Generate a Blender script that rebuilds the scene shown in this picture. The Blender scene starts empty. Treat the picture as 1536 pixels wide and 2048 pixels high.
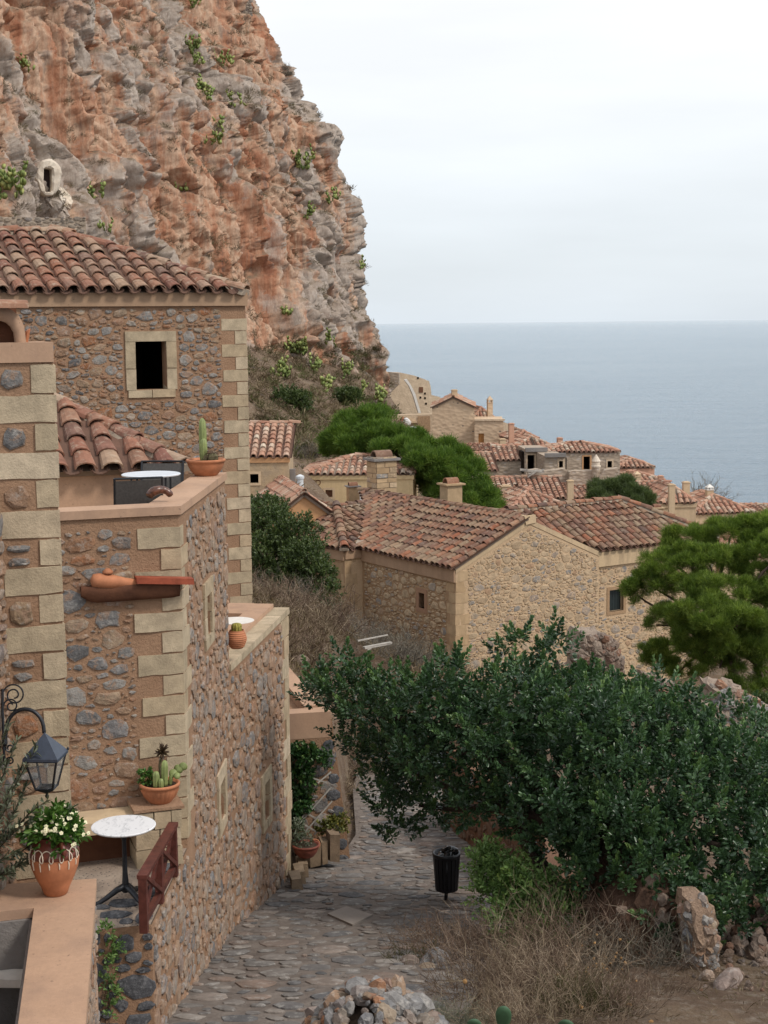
import bpy, math, random
import numpy as np
from mathutils import Matrix, Vector
from mathutils.bvhtree import BVHTree

random.seed(11)
RNG = np.random.default_rng(11)
scene = bpy.context.scene
COL = scene.collection
R = math.radians

# ------------------------------------------------------------------ camera
FPX, PITCH, ROLL = 3016.0, R(7.16), 0.0104
_sp, _cp, _sr, _cr = math.sin(PITCH), math.cos(PITCH), math.sin(ROLL), math.cos(ROLL)
CR = np.array([_cr, -_sr * _sp, -_sr * _cp])
CU = np.array([_sr, _cr * _sp, _cr * _cp])
CF = np.array([0.0, _cp, -_sp])
cam_d = bpy.data.cameras.new('camera')
cam_d.sensor_fit = 'VERTICAL'
cam_d.sensor_height = 36.0
cam_d.sensor_width = 27.0
cam_d.lens = FPX / 2048 * 36.0
cam_d.clip_start = 0.1
cam_d.clip_end = 150000
cam = bpy.data.objects.new('camera', cam_d)
cam.matrix_world = Matrix(((CR[0], CU[0], -CF[0], 0), (CR[1], CU[1], -CF[1], 0), (CR[2], CU[2], -CF[2], 0), (0, 0, 0, 1)))
COL.objects.link(cam)
scene.camera = cam

# ------------------------------------------------------------------ sky and sun
SUN_EL, SUN_AZ = R(48), R(116)
SUN_DIR = Vector((math.sin(SUN_AZ) * math.cos(SUN_EL), math.cos(SUN_AZ) * math.cos(SUN_EL), math.sin(SUN_EL)))
world = bpy.data.worlds.new('World')
scene.world = world
world.use_nodes = True
wt = world.node_tree
wn, wl = wt.nodes, wt.links
wn.clear()
w_out = wn.new('ShaderNodeOutputWorld')
w_bg = wn.new('ShaderNodeBackground')
w_bg.inputs['Strength'].default_value = 0.1
w_sky = wn.new('ShaderNodeTexSky')
w_sky.sky_type = 'NISHITA'
w_sky.sun_disc = False
w_sky.sun_elevation = SUN_EL
w_sky.sun_rotation = SUN_AZ
w_tc = wn.new('ShaderNodeTexCoord')
w_sep = wn.new('ShaderNodeSeparateXYZ')
wl.new(w_tc.outputs['Generated'], w_sep.inputs[0])
w_ramp = wn.new('ShaderNodeValToRGB')          # pale haze low down, white cloud deck above
e = w_ramp.color_ramp.elements
e[0].position, e[0].color = 0.0, (0.70, 0.765, 0.83, 1)
e[1].position, e[1].color = 1.0, (0.93, 0.955, 1.0, 1)
for pos, c in ((0.07, (0.78, 0.825, 0.87)), (0.14, (0.92, 0.94, 0.955)), (0.22, (0.985, 0.99, 0.995)), (0.34, (0.90, 0.94, 0.99))):
    k = e.new(pos)
    k.color = (*c, 1)
wl.new(w_sep.outputs['Z'], w_ramp.inputs[0])
w_map = wn.new('ShaderNodeMapping')
w_map.inputs['Scale'].default_value = (1.6, 1.6, 9.0)
w_map.inputs['Rotation'].default_value = (0.05, 0.03, 0)
wl.new(w_tc.outputs['Generated'], w_map.inputs[0])
w_noise = wn.new('ShaderNodeTexNoise')
w_noise.inputs['Scale'].default_value = 1.7
w_noise.inputs['Detail'].default_value = 5
wl.new(w_map.outputs[0], w_noise.inputs['Vector'])
w_cr = wn.new('ShaderNodeMapRange')
w_cr.inputs['From Min'].default_value = 0.34
w_cr.inputs['From Max'].default_value = 0.64
w_cr.inputs['To Min'].default_value = 7.25
w_cr.inputs['To Max'].default_value = 8.1
wl.new(w_noise.outputs['Fac'], w_cr.inputs['Value'])
w_mul = wn.new('ShaderNodeVectorMath')
w_mul.operation = 'SCALE'
wl.new(w_ramp.outputs['Color'], w_mul.inputs[0])
wl.new(w_cr.outputs[0], w_mul.inputs['Scale'])
w_mix = wn.new('ShaderNodeMix')
w_mix.data_type = 'RGBA'
w_mix.inputs['Factor'].default_value = 0.9
wl.new(w_sky.outputs[0], w_mix.inputs['A'])
wl.new(w_mul.outputs[0], w_mix.inputs['B'])
wl.new(w_mix.outputs['Result'], w_bg.inputs['Color'])
wl.new(w_bg.outputs[0], w_out.inputs['Surface'])

sun_d = bpy.data.lights.new('sun', 'SUN')
sun_d.energy = 1.5
sun_d.angle = R(10)
sun_d.color = (1.0, 0.93, 0.84)
sun = bpy.data.objects.new('sun', sun_d)
sun.rotation_euler = SUN_DIR.to_track_quat('Z', 'Y').to_euler()
sun.location = (20, -20, 60)
COL.objects.link(sun)
vs = scene.view_settings
vs.view_transform = 'Standard'
vs.look = 'None'
vs.exposure = 0.55
vs.gamma = 1.0
vs.use_curve_mapping = False
scene.cycles.max_bounces = 6
scene.cycles.diffuse_bounces = 3
scene.cycles.transparent_max_bounces = 8
scene.cycles.use_denoising = True

# ------------------------------------------------------------------ helpers
def ray(u, v):
    return CF + CR * ((u - 768) / FPX) + CU * ((1024 - v) / FPX)

def at(u, v, d):
    """the point seen at photo pixel u, v at distance d along the optical axis (used to measure the place)"""
    return ray(u, v) * d

def unit(a):
    a = np.asarray(a, float)
    return a / (np.linalg.norm(a) + 1e-12)

def hvec(deg):
    return np.array([math.cos(R(deg)), math.sin(R(deg)), 0.0])

def U(a, b):
    return random.uniform(a, b)

Z = np.array([0, 0, 1.0])

class MB:
    def __init__(s):
        s.v, s.f, s.t = [], [], []
    def add(s, V, F, tint=0.0):
        o = len(s.v)
        s.v.extend([tuple(p) for p in V])
        s.f.extend([tuple(i + o for i in f) for f in F])
        s.t.extend([tint] * len(F))
        return s
    def quad(s, a, b, c, d, tint=0.0):
        return s.add([a, b, c, d], [(0, 1, 2, 3)], tint)
    def poly(s, P, tint=0.0):
        return s.add(P, [tuple(range(len(P)))], tint)
    def prism(s, P, vec, tint=0.0):
        """polygon P (list of 3D) extruded by vec, closed"""
        n = len(P)
        P = [np.asarray(p, float) for p in P]
        V = P + [p + vec for p in P]
        F = [tuple(range(n))[::-1], tuple(range(n, 2 * n))]
        F += [(i, (i + 1) % n, n + (i + 1) % n, n + i) for i in range(n)]
        return s.add(V, F, tint)
    def box(s, c, ax, ay, az, jit=0.0, tint=0.0):
        """centre, three half-axis vectors"""
        c = np.asarray(c, float)
        V = []
        for k in (-1, 1):
            for i, j in ((-1, -1), (1, -1), (1, 1), (-1, 1)):
                p = c + ax * i + ay * j + az * k
                if jit:
                    p = p + np.array([U(-jit, jit) for _ in range(3)])
                V.append(p)
        return s.add(V, [(3, 2, 1, 0), (4, 5, 6, 7), (0, 1, 5, 4), (1, 2, 6, 5), (2, 3, 7, 6), (3, 0, 4, 7)], tint)
    def bx(s, x0, x1, y0, y1, z0, z1, jit=0.0):
        return s.box(((x0 + x1) / 2, (y0 + y1) / 2, (z0 + z1) / 2), np.array([(x1 - x0) / 2, 0, 0]), np.array([0, (y1 - y0) / 2, 0]), np.array([0, 0, (z1 - z0) / 2]), jit)
    def tube(s, P, rad, n=6, tint=0.0, cap=True):
        P = [np.asarray(p, float) for p in P]
        if not hasattr(rad, '__len__'):
            rad = [rad] * len(P)
        V, F = [], []
        d0 = unit(P[1] - P[0])
        ref = np.array([0.31, 0.2, 0.93]) if abs(d0[2]) < 0.9 else np.array([1, 0.1, 0])
        a = unit(np.cross(d0, ref))
        for i, p in enumerate(P):
            d = unit(P[min(i + 1, len(P) - 1)] - P[max(i - 1, 0)])
            a = unit(a - d * np.dot(a, d))
            b = np.cross(d, a)
            for k in range(n):
                t = 2 * math.pi * k / n
                V.append(p + (a * math.cos(t) + b * math.sin(t)) * rad[i])
        for i in range(len(P) - 1):
            for k in range(n):
                F.append((i * n + k, i * n + (k + 1) % n, (i + 1) * n + (k + 1) % n, (i + 1) * n + k))
        if cap:
            F.append(tuple(range(n))[::-1])
            F.append(tuple(range((len(P) - 1) * n, len(P) * n)))
        return s.add(V, F, tint)
    def lathe(s, prof, c, n=24, axis=None, wob=None, tint=0.0):
        """profile [(radius, height)] round a vertical axis (or other) at c"""
        c = np.asarray(c, float)
        if axis is None:
            A, B, D = np.array([1, 0, 0.]), np.array([0, 1, 0.]), Z
        else:
            D = unit(axis)
            A = unit(np.cross(D, [0.3, 0.9, 0.2]))
            B = np.cross(D, A)
        V, F = [], []
        for (r, h) in prof:
            for k in range(n):
                t = 2 * math.pi * k / n
                rr = r * (wob(t, h) if wob else 1)
                V.append(c + (A * math.cos(t) + B * math.sin(t)) * rr + D * h)
        m = len(prof)
        for i in range(m - 1):
            for k in range(n):
                F.append((i * n + k, i * n + (k + 1) % n, (i + 1) * n + (k + 1) % n, (i + 1) * n + k))
        F.append(tuple(range(n))[::-1])
        F.append(tuple(range((m - 1) * n, m * n)))
        return s.add(V, F, tint)
    def xf(s, V, F, M, tint=0.0):
        A = np.asarray(V, float)
        A = A @ M[:3, :3].T + M[:3, 3]
        return s.add(A, F, tint)

def mesh_from(name, mb, mat, base=None, smooth=False):
    m = bpy.data.meshes.new(name)
    V = np.asarray(mb.v, float).reshape(-1, 3)
    if base is not None:
        V = V - base
    m.from_pydata(V.tolist(), [], mb.f)
    if any(t != 0 for t in mb.t):
        at_ = m.attributes.new('tint', 'FLOAT', 'FACE')
        at_.data.foreach_set('value', np.asarray(mb.t, np.float32))
    if smooth:
        m.polygons.foreach_set('use_smooth', [True] * len(m.polygons))
    if mat:
        m.materials.append(mat)
    m.update()
    return m

def mesh_np(name, V, F, mat, tint=None, base=None, smooth=False):
    """V (n,3), F (m,k) numpy: a big mesh quickly"""
    m = bpy.data.meshes.new(name)
    V = np.asarray(V, np.float32)
    if base is not None:
        V = V - np.asarray(base, np.float32)
    F = np.asarray(F, np.int32)
    nf, k = F.shape
    m.vertices.add(len(V))
    m.vertices.foreach_set('co', V.ravel())
    m.loops.add(nf * k)
    m.loops.foreach_set('vertex_index', F.ravel())
    m.polygons.add(nf)
    m.polygons.foreach_set('loop_start', np.arange(0, nf * k, k, dtype=np.int32))
    try:
        m.polygons.foreach_set('loop_total', np.full(nf, k, np.int32))
    except Exception:
        pass
    if tint is not None:
        a = m.attributes.new('tint', 'FLOAT', 'FACE')
        a.data.foreach_set('value', np.asarray(tint, np.float32))
    m.update(calc_edges=True)
    m.validate()
    if smooth:
        m.polygons.foreach_set('use_smooth', [True] * nf)
    if mat:
        m.materials.append(mat)
    return m

class Thing:
    """a top-level Empty at the thing's base, and its parts"""
    def __init__(s, name, label, cat, base=(0, 0, 0), group=None):
        s.base = np.asarray(base, float)
        s.root = bpy.data.objects.new(name, None)
        s.root.empty_display_size = 0.2
        s.root.location = s.base
        s.root['label'] = label
        s.root['category'] = cat
        if group:
            s.root['group'] = group
        COL.objects.link(s.root)
        s.count = {}
    def part(s, name, mb, mat=None, parent=None, smooth=False, kind=None, label=None):
        m = mb if isinstance(mb, bpy.types.Mesh) else mesh_from(name, mb, mat, s.base, smooth)
        o = bpy.data.objects.new(name, m)
        o.parent = parent or s.root
        if kind:
            o['kind'] = kind
        if label:
            o['label'] = label
        COL.objects.link(o)
        return o
    def inst(s, name, mesh, M, parent=None):
        o = bpy.data.objects.new(name, mesh)
        o.parent = parent or s.root
        B = np.array(M, float)
        B[:3, 3] -= s.base
        o.matrix_basis = Matrix(B.tolist())
        COL.objects.link(o)
        return o
    def place(s, name, mset, Ms, parent=None, budget=290):
        """pieces: the nearest as objects of their own, the rest joined into one part"""
        left = max(0, budget - s.count.get(name, 0))
        order = sorted(range(len(Ms)), key=lambda i: -Ms[i][0, 0] * 0 + np.linalg.norm(Ms[i][:3, 3]) / (1e-3 + np.linalg.norm(Ms[i][:3, 0]) ** 0.5))
        for i in order[:left]:
            s.inst(name, random.choice(mset.meshes), Ms[i], parent)
        s.count[name] = s.count.get(name, 0) + min(left, len(Ms))
        rest = order[left:]
        if rest:
            mb = MB()
            for i in rest:
                V, F = random.choice(mset.raw)
                mb.xf(V, F, Ms[i], U(0.001, 0.999))
            s.part(name, mb, mset.mat, parent, kind='stuff')

class Struct(Thing):
    """a piece of the setting"""
    def __init__(s, name, mesh, kind='structure', label=None, cat=None):
        s.base = np.zeros(3)
        s.root = bpy.data.objects.new(name, mesh)
        s.root['kind'] = kind
        if label:
            s.root['label'] = label
        if cat:
            s.root['category'] = cat
        COL.objects.link(s.root)
        s.count = {}

def solo(name, mb, mat, label, cat, base, group=None, smooth=False, kind=None):
    m = mb if isinstance(mb, bpy.types.Mesh) else mesh_from(name, mb, mat, np.asarray(base, float), smooth)
    o = bpy.data.objects.new(name, m)
    o.location = base
    o['label'] = label
    o['category'] = cat
    if group:
        o['group'] = group
    if kind:
        o['kind'] = kind
    COL.objects.link(o)
    return o

class MSet:
    def __init__(s, name, raws, mat, smooth=False):
        s.raw, s.mat = raws, mat
        s.meshes = []
        for V, F in raws:
            mb = MB()
            mb.add(V, F)
            s.meshes.append(mesh_from(name, mb, mat, None, smooth))

def frame(o, x, y, z):
    M = np.eye(4)
    M[:3, 0], M[:3, 1], M[:3, 2], M[:3, 3] = x, y, z, o
    return M

# ------------------------------------------------------------------ noise
def _hash(ix, iy, iz, s):
    h = (ix.astype(np.int64) * 374761393 + iy.astype(np.int64) * 668265263 + iz.astype(np.int64) * 2147483647 + s * 974634777) & 0xFFFFFFFF
    h = ((h ^ (h >> 13)) * 1274126177) & 0xFFFFFFFF
    h = ((h ^ (h >> 16)) * 2246822519) & 0xFFFFFFFF
    return ((h ^ (h >> 15)) & 0xFFFFFF) / float(0xFFFFFF)

def vnoise(P, s=0):
    I = np.floor(P)
    f = P - I
    f = f * f * f * (f * (f * 6 - 15) + 10)
    x, y, z = I[:, 0], I[:, 1], I[:, 2]
    r = 0
    for dx in (0, 1):
        for dy in (0, 1):
            for dz in (0, 1):
                w = (f[:, 0] if dx else 1 - f[:, 0]) * (f[:, 1] if dy else 1 - f[:, 1]) * (f[:, 2] if dz else 1 - f[:, 2])
                r = r + w * _hash(x + dx, y + dy, z + dz, s)
    return r * 2 - 1

def fbm(P, s=0, oct=4, gain=0.5):
    r, a = 0, 1.0
    for k in range(oct):
        r = r + a * vnoise(P * (2.03 ** k) + k * 7.3, s + k)
        a *= gain
    return r

def worley(P, s=0):
    I = np.floor(P)
    d1 = np.full(len(P), 9.0)
    d2 = np.full(len(P), 9.0)
    idv = np.zeros(len(P))
    for dx in (-1, 0, 1):
        for dy in (-1, 0, 1):
            for dz in (-1, 0, 1):
                c = I + np.array([dx, dy, dz])
                q = np.stack([c[:, 0] + _hash(c[:, 0], c[:, 1], c[:, 2], s), c[:, 1] + _hash(c[:, 0], c[:, 1], c[:, 2], s + 1), c[:, 2] + _hash(c[:, 0], c[:, 1], c[:, 2], s + 2)], 1)
                d = np.linalg.norm(P - q, axis=1)
                cl = d < d1
                d2 = np.where(cl, d1, np.minimum(d2, d))
                idv = np.where(cl, _hash(c[:, 0], c[:, 1], c[:, 2], s + 3), idv)
                d1 = np.minimum(d1, d)
    return d1, d2, idv

# ------------------------------------------------------------------ materials
class NT:
    def __init__(s, name):
        s.m = bpy.data.materials.new(name)
        s.m.use_nodes = True
        s.t = s.m.node_tree
        s.n, s.l = s.t.nodes, s.t.links
        s.n.clear()
        s.out = s.n.new('ShaderNodeOutputMaterial')
        s.b = s.n.new('ShaderNodeBsdfPrincipled')
        s.l.new(s.b.outputs[0], s.out.inputs['Surface'])
        s.pos = None
    def P(s):
        if s.pos is None:
            s.pos = s.n.new('ShaderNodeNewGeometry')
        return s.pos.outputs['Position']
    def mapped(s, scale, rot=(0, 0, 0)):
        m = s.n.new('ShaderNodeMapping')
        m.inputs['Scale'].default_value = scale
        m.inputs['Rotation'].default_value = rot
        s.l.new(s.P(), m.inputs[0])
        return m.outputs[0]
    def noise(s, scale, detail=4, rough=0.55, vec=None, dist=0.0):
        n = s.n.new('ShaderNodeTexNoise')
        n.inputs['Scale'].default_value = scale
        n.inputs['Detail'].default_value = detail
        n.inputs['Roughness'].default_value = rough
        n.inputs['Distortion'].default_value = dist
        s.l.new(vec if vec is not None else s.P(), n.inputs['Vector'])
        return n.outputs['Fac']
    def voronoi(s, scale, feature='F1', vec=None, out='Distance', rnd=1.0):
        n = s.n.new('ShaderNodeTexVoronoi')
        n.feature = feature
        n.inputs['Scale'].default_value = scale
        n.inputs['Randomness'].default_value = rnd
        s.l.new(vec if vec is not None else s.P(), n.inputs['Vector'])
        return n.outputs[out]
    def ramp(s, fac, stops, interp='LINEAR'):
        r = s.n.new('ShaderNodeValToRGB')
        r.color_ramp.interpolation = interp
        els = r.color_ramp.elements
        while len(els) < len(stops):
            els.new(0.5)
        for el, (p, c) in zip(els, stops):
            el.position = p
            el.color = (*c, 1) if len(c) == 3 else c
        s.l.new(fac, r.inputs[0])
        return r.outputs['Color']
    def rng(s, val, a, b, c=0.0, d=1.0):
        r = s.n.new('ShaderNodeMapRange')
        r.inputs['From Min'].default_value = a
        r.inputs['From Max'].default_value = b
        r.inputs['To Min'].default_value = c
        r.inputs['To Max'].default_value = d
        s.l.new(val, r.inputs['Value'])
        return r.outputs[0]
    def mix(s, fac, A, B, mode='MIX'):
        n = s.n.new('ShaderNodeMix')
        n.data_type = 'RGBA'
        n.blend_type = mode
        for key, val in (('Factor', fac), ('A', A), ('B', B)):
            sock = n.inputs[key] if key == 'Factor' else [i for i in n.inputs if i.name == key and i.type == 'RGBA'][0]
            if isinstance(val, (int, float)):
                sock.default_value = val
            elif isinstance(val, tuple):
                sock.default_value = (*val, 1)
            else:
                s.l.new(val, sock)
        return [o for o in n.outputs if o.type == 'RGBA'][0]
    def math(s, op, a, b=None):
        n = s.n.new('ShaderNodeMath')
        n.operation = op
        for i, v in enumerate((a, b)):
            if v is None:
                continue
            if isinstance(v, (int, float)):
                n.inputs[i].default_value = v
            else:
                s.l.new(v, n.inputs[i])
        return n.outputs[0]
    def rand(s):
        oi = s.n.new('ShaderNodeObjectInfo')
        a = s.n.new('ShaderNodeAttribute')
        a.attribute_name = 'tint'
        return s.math('FRACT', s.math('ADD', oi.outputs['Random'], a.outputs['Fac']))
    def tint(s):
        a = s.n.new('ShaderNodeAttribute')
        a.attribute_name = 'tint'
        return a.outputs['Fac']
    def bump(s, h, strength=0.5, dist=0.02):
        b = s.n.new('ShaderNodeBump')
        b.inputs['Strength'].default_value = strength
        b.inputs['Distance'].default_value = dist
        s.l.new(h, b.inputs['Height'])
        s.l.new(b.outputs[0], s.b.inputs['Normal'])
    def fin(s, col, rough=0.9, spec=0.25, metal=0.0):
        if isinstance(col, tuple):
            s.b.inputs['Base Color'].default_value = (*col, 1)
        else:
            s.l.new(col, s.b.inputs['Base Color'])
        if isinstance(rough, (int, float)):
            s.b.inputs['Roughness'].default_value = rough
        else:
            s.l.new(rough, s.b.inputs['Roughness'])
        s.b.inputs['Specular IOR Level'].default_value = spec
        s.b.inputs['Metallic'].default_value = metal
        return s.m

def m_plaster(name, c1, c2, sc=2.0, bs=60, bump=0.35, dist=0.008, stain=None):
    t = NT(name)
    c = t.mix(t.rng(t.noise(sc, 6, 0.65), 0.3, 0.7), c1, c2)
    c = t.mix(t.rng(t.noise(bs * 0.5, 3), 0.35, 0.75, 0, 0.35), c, tuple(x * 0.62 for x in c1))
    if stain:
        st = t.noise(1.0, 5, 0.6, t.mapped((3.0, 3.0, 0.35)))
        c = t.mix(t.rng(st, 0.46, 0.72, 0, 0.65), c, stain)
        sp = t.noise(26, 3, 0.6)
        c = t.mix(t.rng(sp, 0.66, 0.72, 0, 0.6), c, tuple(x * 0.55 for x in stain))
    t.bump(t.noise(bs, 5, 0.65), bump, dist)
    return t.fin(c, 0.93, 0.15)

def m_rand(name, stops, noise_sc=9, dark=0.6, bump=0.5, bs=35, dist=0.012, light=None, rough=0.88, interp='LINEAR', smear=None):
    """each piece its own colour, with grain"""
    t = NT(name)
    c = t.ramp(t.rand(), stops, interp)
    n1 = t.noise(noise_sc, 6, 0.68)
    c = t.mix(t.rng(n1, 0.35, 0.68), t.mix(1.0, c, (dark, dark, dark), 'MULTIPLY'), c)
    if light:
        n2 = t.noise(noise_sc * 1.7, 6, 0.7)
        c = t.mix(t.rng(n2, 0.52, 0.72, 0, 0.75), c, light)
    if smear:                                   # mortar left on the face of the stone
        c = t.mix(t.rng(t.noise(noise_sc * 1.1, 7, 0.75, None, 0.6), 0.50, 0.60, 0, 0.85), c, smear)
    t.bump(t.noise(bs, 6, 0.7), bump, dist)
    return t.fin(c, rough, 0.25)

def m_plain(name, c, rough=0.5, spec=0.4, metal=0.0, var=0.25, sc=12, bump=0.0, bs=80):
    t = NT(name)
    cc = t.mix(t.rng(t.noise(sc, 5, 0.6), 0.35, 0.7), tuple(x * (1 - var) for x in c), tuple(min(1, x * (1 + var)) for x in c))
    if bump:
        t.bump(t.noise(bs, 4), bump, 0.004)
    return t.fin(cc, rough, spec, metal)

def m_leaf(name, stops, trans=0.25, rough=0.45, spec=0.4):
    t = NT(name)
    c = t.ramp(t.tint(), stops)
    c = t.mix(t.rng(t.noise(1.3, 3), 0.35, 0.65, 0, 0.5), c, t.mix(1.0, c, (0.6, 0.68, 0.55), 'MULTIPLY'))
    t.fin(c, rough, spec)
    tr = t.n.new('ShaderNodeBsdfTranslucent')
    t.l.new(t.mix(1.0, c, (1.0, 1.15, 0.6), 'MULTIPLY'), tr.inputs['Color'])
    mx = t.n.new('ShaderNodeMixShader')
    mx.inputs[0].default_value = trans
    t.l.new(t.b.outputs[0], mx.inputs[1])
    t.l.new(tr.outputs[0], mx.inputs[2])
    t.l.new(mx.outputs[0], t.out.inputs['Surface'])
    return t.m

GREY, LGREY, DGREY = (0.215, 0.207, 0.203), (0.38, 0.35, 0.315), (0.135, 0.132, 0.132)
TAN, ORG, PINK, WHT = (0.36, 0.25, 0.155), (0.36, 0.155, 0.07), (0.40, 0.25, 0.17), (0.46, 0.43, 0.39)
MAT = {}
MAT['mortar'] = m_plaster('mortar', (0.37, 0.23, 0.145), (0.28, 0.165, 0.10), 2.0, 38, 0.9, 0.02)
MAT['mortar_pale'] = m_plaster('mortar_pale', (0.61, 0.445, 0.285), (0.51, 0.36, 0.225), 1.4, 22, 0.8, 0.03)
MAT['mortar_shade'] = m_plaster('mortar_shaded', (0.42, 0.28, 0.165), (0.34, 0.22, 0.13), 1.4, 22, 0.7, 0.02)  # darker copy of the pale mortar, shade painted in for walls facing away
MAT['stone'] = m_rand('rubble_stone', [(0.0, GREY), (0.12, (0.29, 0.275, 0.26)), (0.24, LGREY), (0.36, (0.24, 0.23, 0.23)), (0.42, TAN), (0.54, PINK), (0.62, ORG), (0.70, (0.40, 0.29, 0.20)), (0.80, (0.46, 0.33, 0.22)), (0.88, LGREY), (0.95, DGREY), (1.0, GREY)], 8, 0.5, 0.9, 24, 0.03, WHT, smear=(0.34, 0.22, 0.15))
MAT['stone_side'] = m_rand('rubble_stone_side', [(0.0, (0.27, 0.25, 0.24)), (0.12, (0.45, 0.32, 0.225)), (0.34, (0.46, 0.275, 0.175)), (0.5, (0.42, 0.355, 0.295)), (0.58, (0.27, 0.255, 0.25)), (0.68, (0.45, 0.255, 0.155)), (0.80, (0.40, 0.32, 0.255)), (0.9, (0.48, 0.36, 0.26)), (1.0, (0.25, 0.24, 0.24))], 8, 0.5, 0.9, 24, 0.03, WHT, smear=(0.36, 0.24, 0.16))
MAT['stone_tan'] = m_rand('rubble_stone_tan', [(0.0, (0.30, 0.285, 0.27)), (0.16, (0.51, 0.375, 0.24)), (0.42, (0.58, 0.44, 0.29)), (0.6, (0.44, 0.32, 0.205)), (0.74, (0.53, 0.395, 0.255)), (0.84, (0.30, 0.29, 0.28)), (0.92, (0.48, 0.31, 0.19)), (1.0, (0.40, 0.355, 0.31))], 5, 0.62, 0.8, 16, 0.03, smear=(0.56, 0.41, 0.265))
MAT['quoin'] = m_rand('limestone_quoin', [(0.0, (0.45, 0.36, 0.24)), (0.4, (0.56, 0.45, 0.31)), (0.7, (0.48, 0.375, 0.245)), (0.88, (0.53, 0.40, 0.26)), (1.0, (0.60, 0.49, 0.35))], 6, 0.66, 0.8, 50, 0.012)
MAT['quoin_tan'] = m_rand('sandstone_quoin', [(0.0, (0.48, 0.33, 0.19)), (0.5, (0.53, 0.38, 0.23)), (1.0, (0.43, 0.295, 0.17))], 4, 0.75, 0.5, 30, 0.01)
MAT['edging'] = m_rand('edging_block_stone', [(0.0, (0.30, 0.215, 0.14)), (0.5, (0.36, 0.265, 0.175)), (1.0, (0.26, 0.185, 0.125))], 5, 0.6, 0.8, 40, 0.015)
MAT['quoin_dark'] = m_rand('dark_stone_quoin', [(0.0, (0.10, 0.10, 0.11)), (0.5, (0.15, 0.15, 0.16)), (1.0, (0.085, 0.09, 0.10))], 12, 0.5, 0.8, 40, 0.02, (0.3, 0.3, 0.3))
MAT['render_pink'] = m_plaster('pink_render', (0.50, 0.325, 0.22), (0.42, 0.27, 0.18), 1.6, 70, 0.4, 0.005, (0.30, 0.20, 0.145))
MAT['render_fascia'] = m_plaster('eave_render', (0.43, 0.29, 0.19), (0.34, 0.22, 0.14), 2.2, 50, 0.3, 0.006, (0.27, 0.18, 0.12))
MAT['render_pale'] = m_plaster('pale_render', (0.62, 0.47, 0.30), (0.54, 0.40, 0.25), 1.5, 30, 0.3, 0.01, (0.36, 0.27, 0.18))
MAT['stucco_yellow'] = m_plaster('yellow_stucco', (0.70, 0.53, 0.31), (0.62, 0.46, 0.26), 0.8, 20, 0.25, 0.01, (0.5, 0.36, 0.2))
MAT['stucco_orange'] = m_plaster('orange_stucco', (0.58, 0.33, 0.17), (0.50, 0.28, 0.14), 0.8, 20, 0.25, 0.01)
MAT['stucco_salmon'] = m_plaster('salmon_stucco', (0.62, 0.36, 0.25), (0.56, 0.32, 0.22), 0.8, 20, 0.25, 0.01)
MAT['stucco_cream'] = m_plaster('cream_stucco', (0.66, 0.50, 0.33), (0.60, 0.44, 0.28), 0.8, 20, 0.25, 0.01, (0.45, 0.33, 0.22))
TS = [(0.0, (0.29, 0.125, 0.08)), (0.14, (0.35, 0.17, 0.105)), (0.3, (0.24, 0.105, 0.075)), (0.42, (0.40, 0.27, 0.18)), (0.55, (0.31, 0.14, 0.085)), (0.66, (0.43, 0.32, 0.225)), (0.76, (0.27, 0.12, 0.08)), (0.86, (0.38, 0.22, 0.14)), (0.94, (0.19, 0.115, 0.09)), (1.0, (0.33, 0.145, 0.085))]
MAT['tile'] = m_rand('roof_tile', TS, 6, 0.6, 0.35, 30, 0.008, (0.44, 0.36, 0.27))
TS2 = [(0.0, (0.252, 0.117, 0.075)), (0.14, (0.310, 0.154, 0.092)), (0.3, (0.194, 0.103, 0.075)), (0.42, (0.339, 0.224, 0.141)), (0.50, (0.349, 0.130, 0.070)), (0.56, (0.290, 0.187, 0.119)), (0.66, (0.329, 0.233, 0.154)), (0.76, (0.204, 0.112, 0.079)), (0.84, (0.310, 0.182, 0.114)), (0.94, (0.135, 0.089, 0.075)), (1.0, (0.271, 0.126, 0.075))]
MAT['tile_old'] = m_rand('weathered_roof_tile', TS2, 3.5, 0.6, 0.35, 20, 0.01, (0.36, 0.29, 0.21))
TS3 = [(0.0, (0.466, 0.251, 0.165)), (0.3, (0.413, 0.205, 0.137)), (0.5, (0.519, 0.342, 0.239)), (0.62, (0.456, 0.228, 0.148)), (0.8, (0.594, 0.490, 0.376)), (0.9, (0.392, 0.194, 0.131)), (1.0, (0.498, 0.285, 0.188))]
MAT['tile_far'] = m_rand('village_roof_tile', TS3, 1.6, 0.66, 0.3, 10, 0.02, (0.50, 0.38, 0.29))
MAT['roof_bed'] = m_plaster('roof_mortar', (0.26, 0.20, 0.155), (0.20, 0.15, 0.115), 3, 30, 0.5, 0.01)
MAT['channel'] = m_plaster('channel_tile_clay', (0.17, 0.095, 0.068), (0.12, 0.075, 0.056), 3, 30, 0.5, 0.01)
MAT['ridge_mortar'] = m_plaster('ridge_mortar', (0.37, 0.30, 0.23), (0.29, 0.23, 0.175), 3, 30, 0.5, 0.01)
MAT['dark_opening'] = m_plain('painted_dark_opening', (0.022, 0.016, 0.012), 0.8, 0.1)  # near-black for unlit rooms and holes: their shade is put into the colour
MAT['door_wood'] = m_plain('orange_door_wood', (0.38, 0.17, 0.05), 0.6, 0.3, 0, 0.2, 5)
MAT['brown_wood'] = m_plain('brown_window_wood', (0.16, 0.07, 0.035), 0.6, 0.3, 0, 0.2, 5)
MAT['shutter'] = m_plain('dark_green_shutter', (0.014, 0.022, 0.022), 0.5, 0.4, 0, 0.2, 5)
MAT['iron'] = m_plain('black_iron', (0.02, 0.022, 0.027), 0.42, 0.5, 0.3, 0.3, 30)
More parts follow.
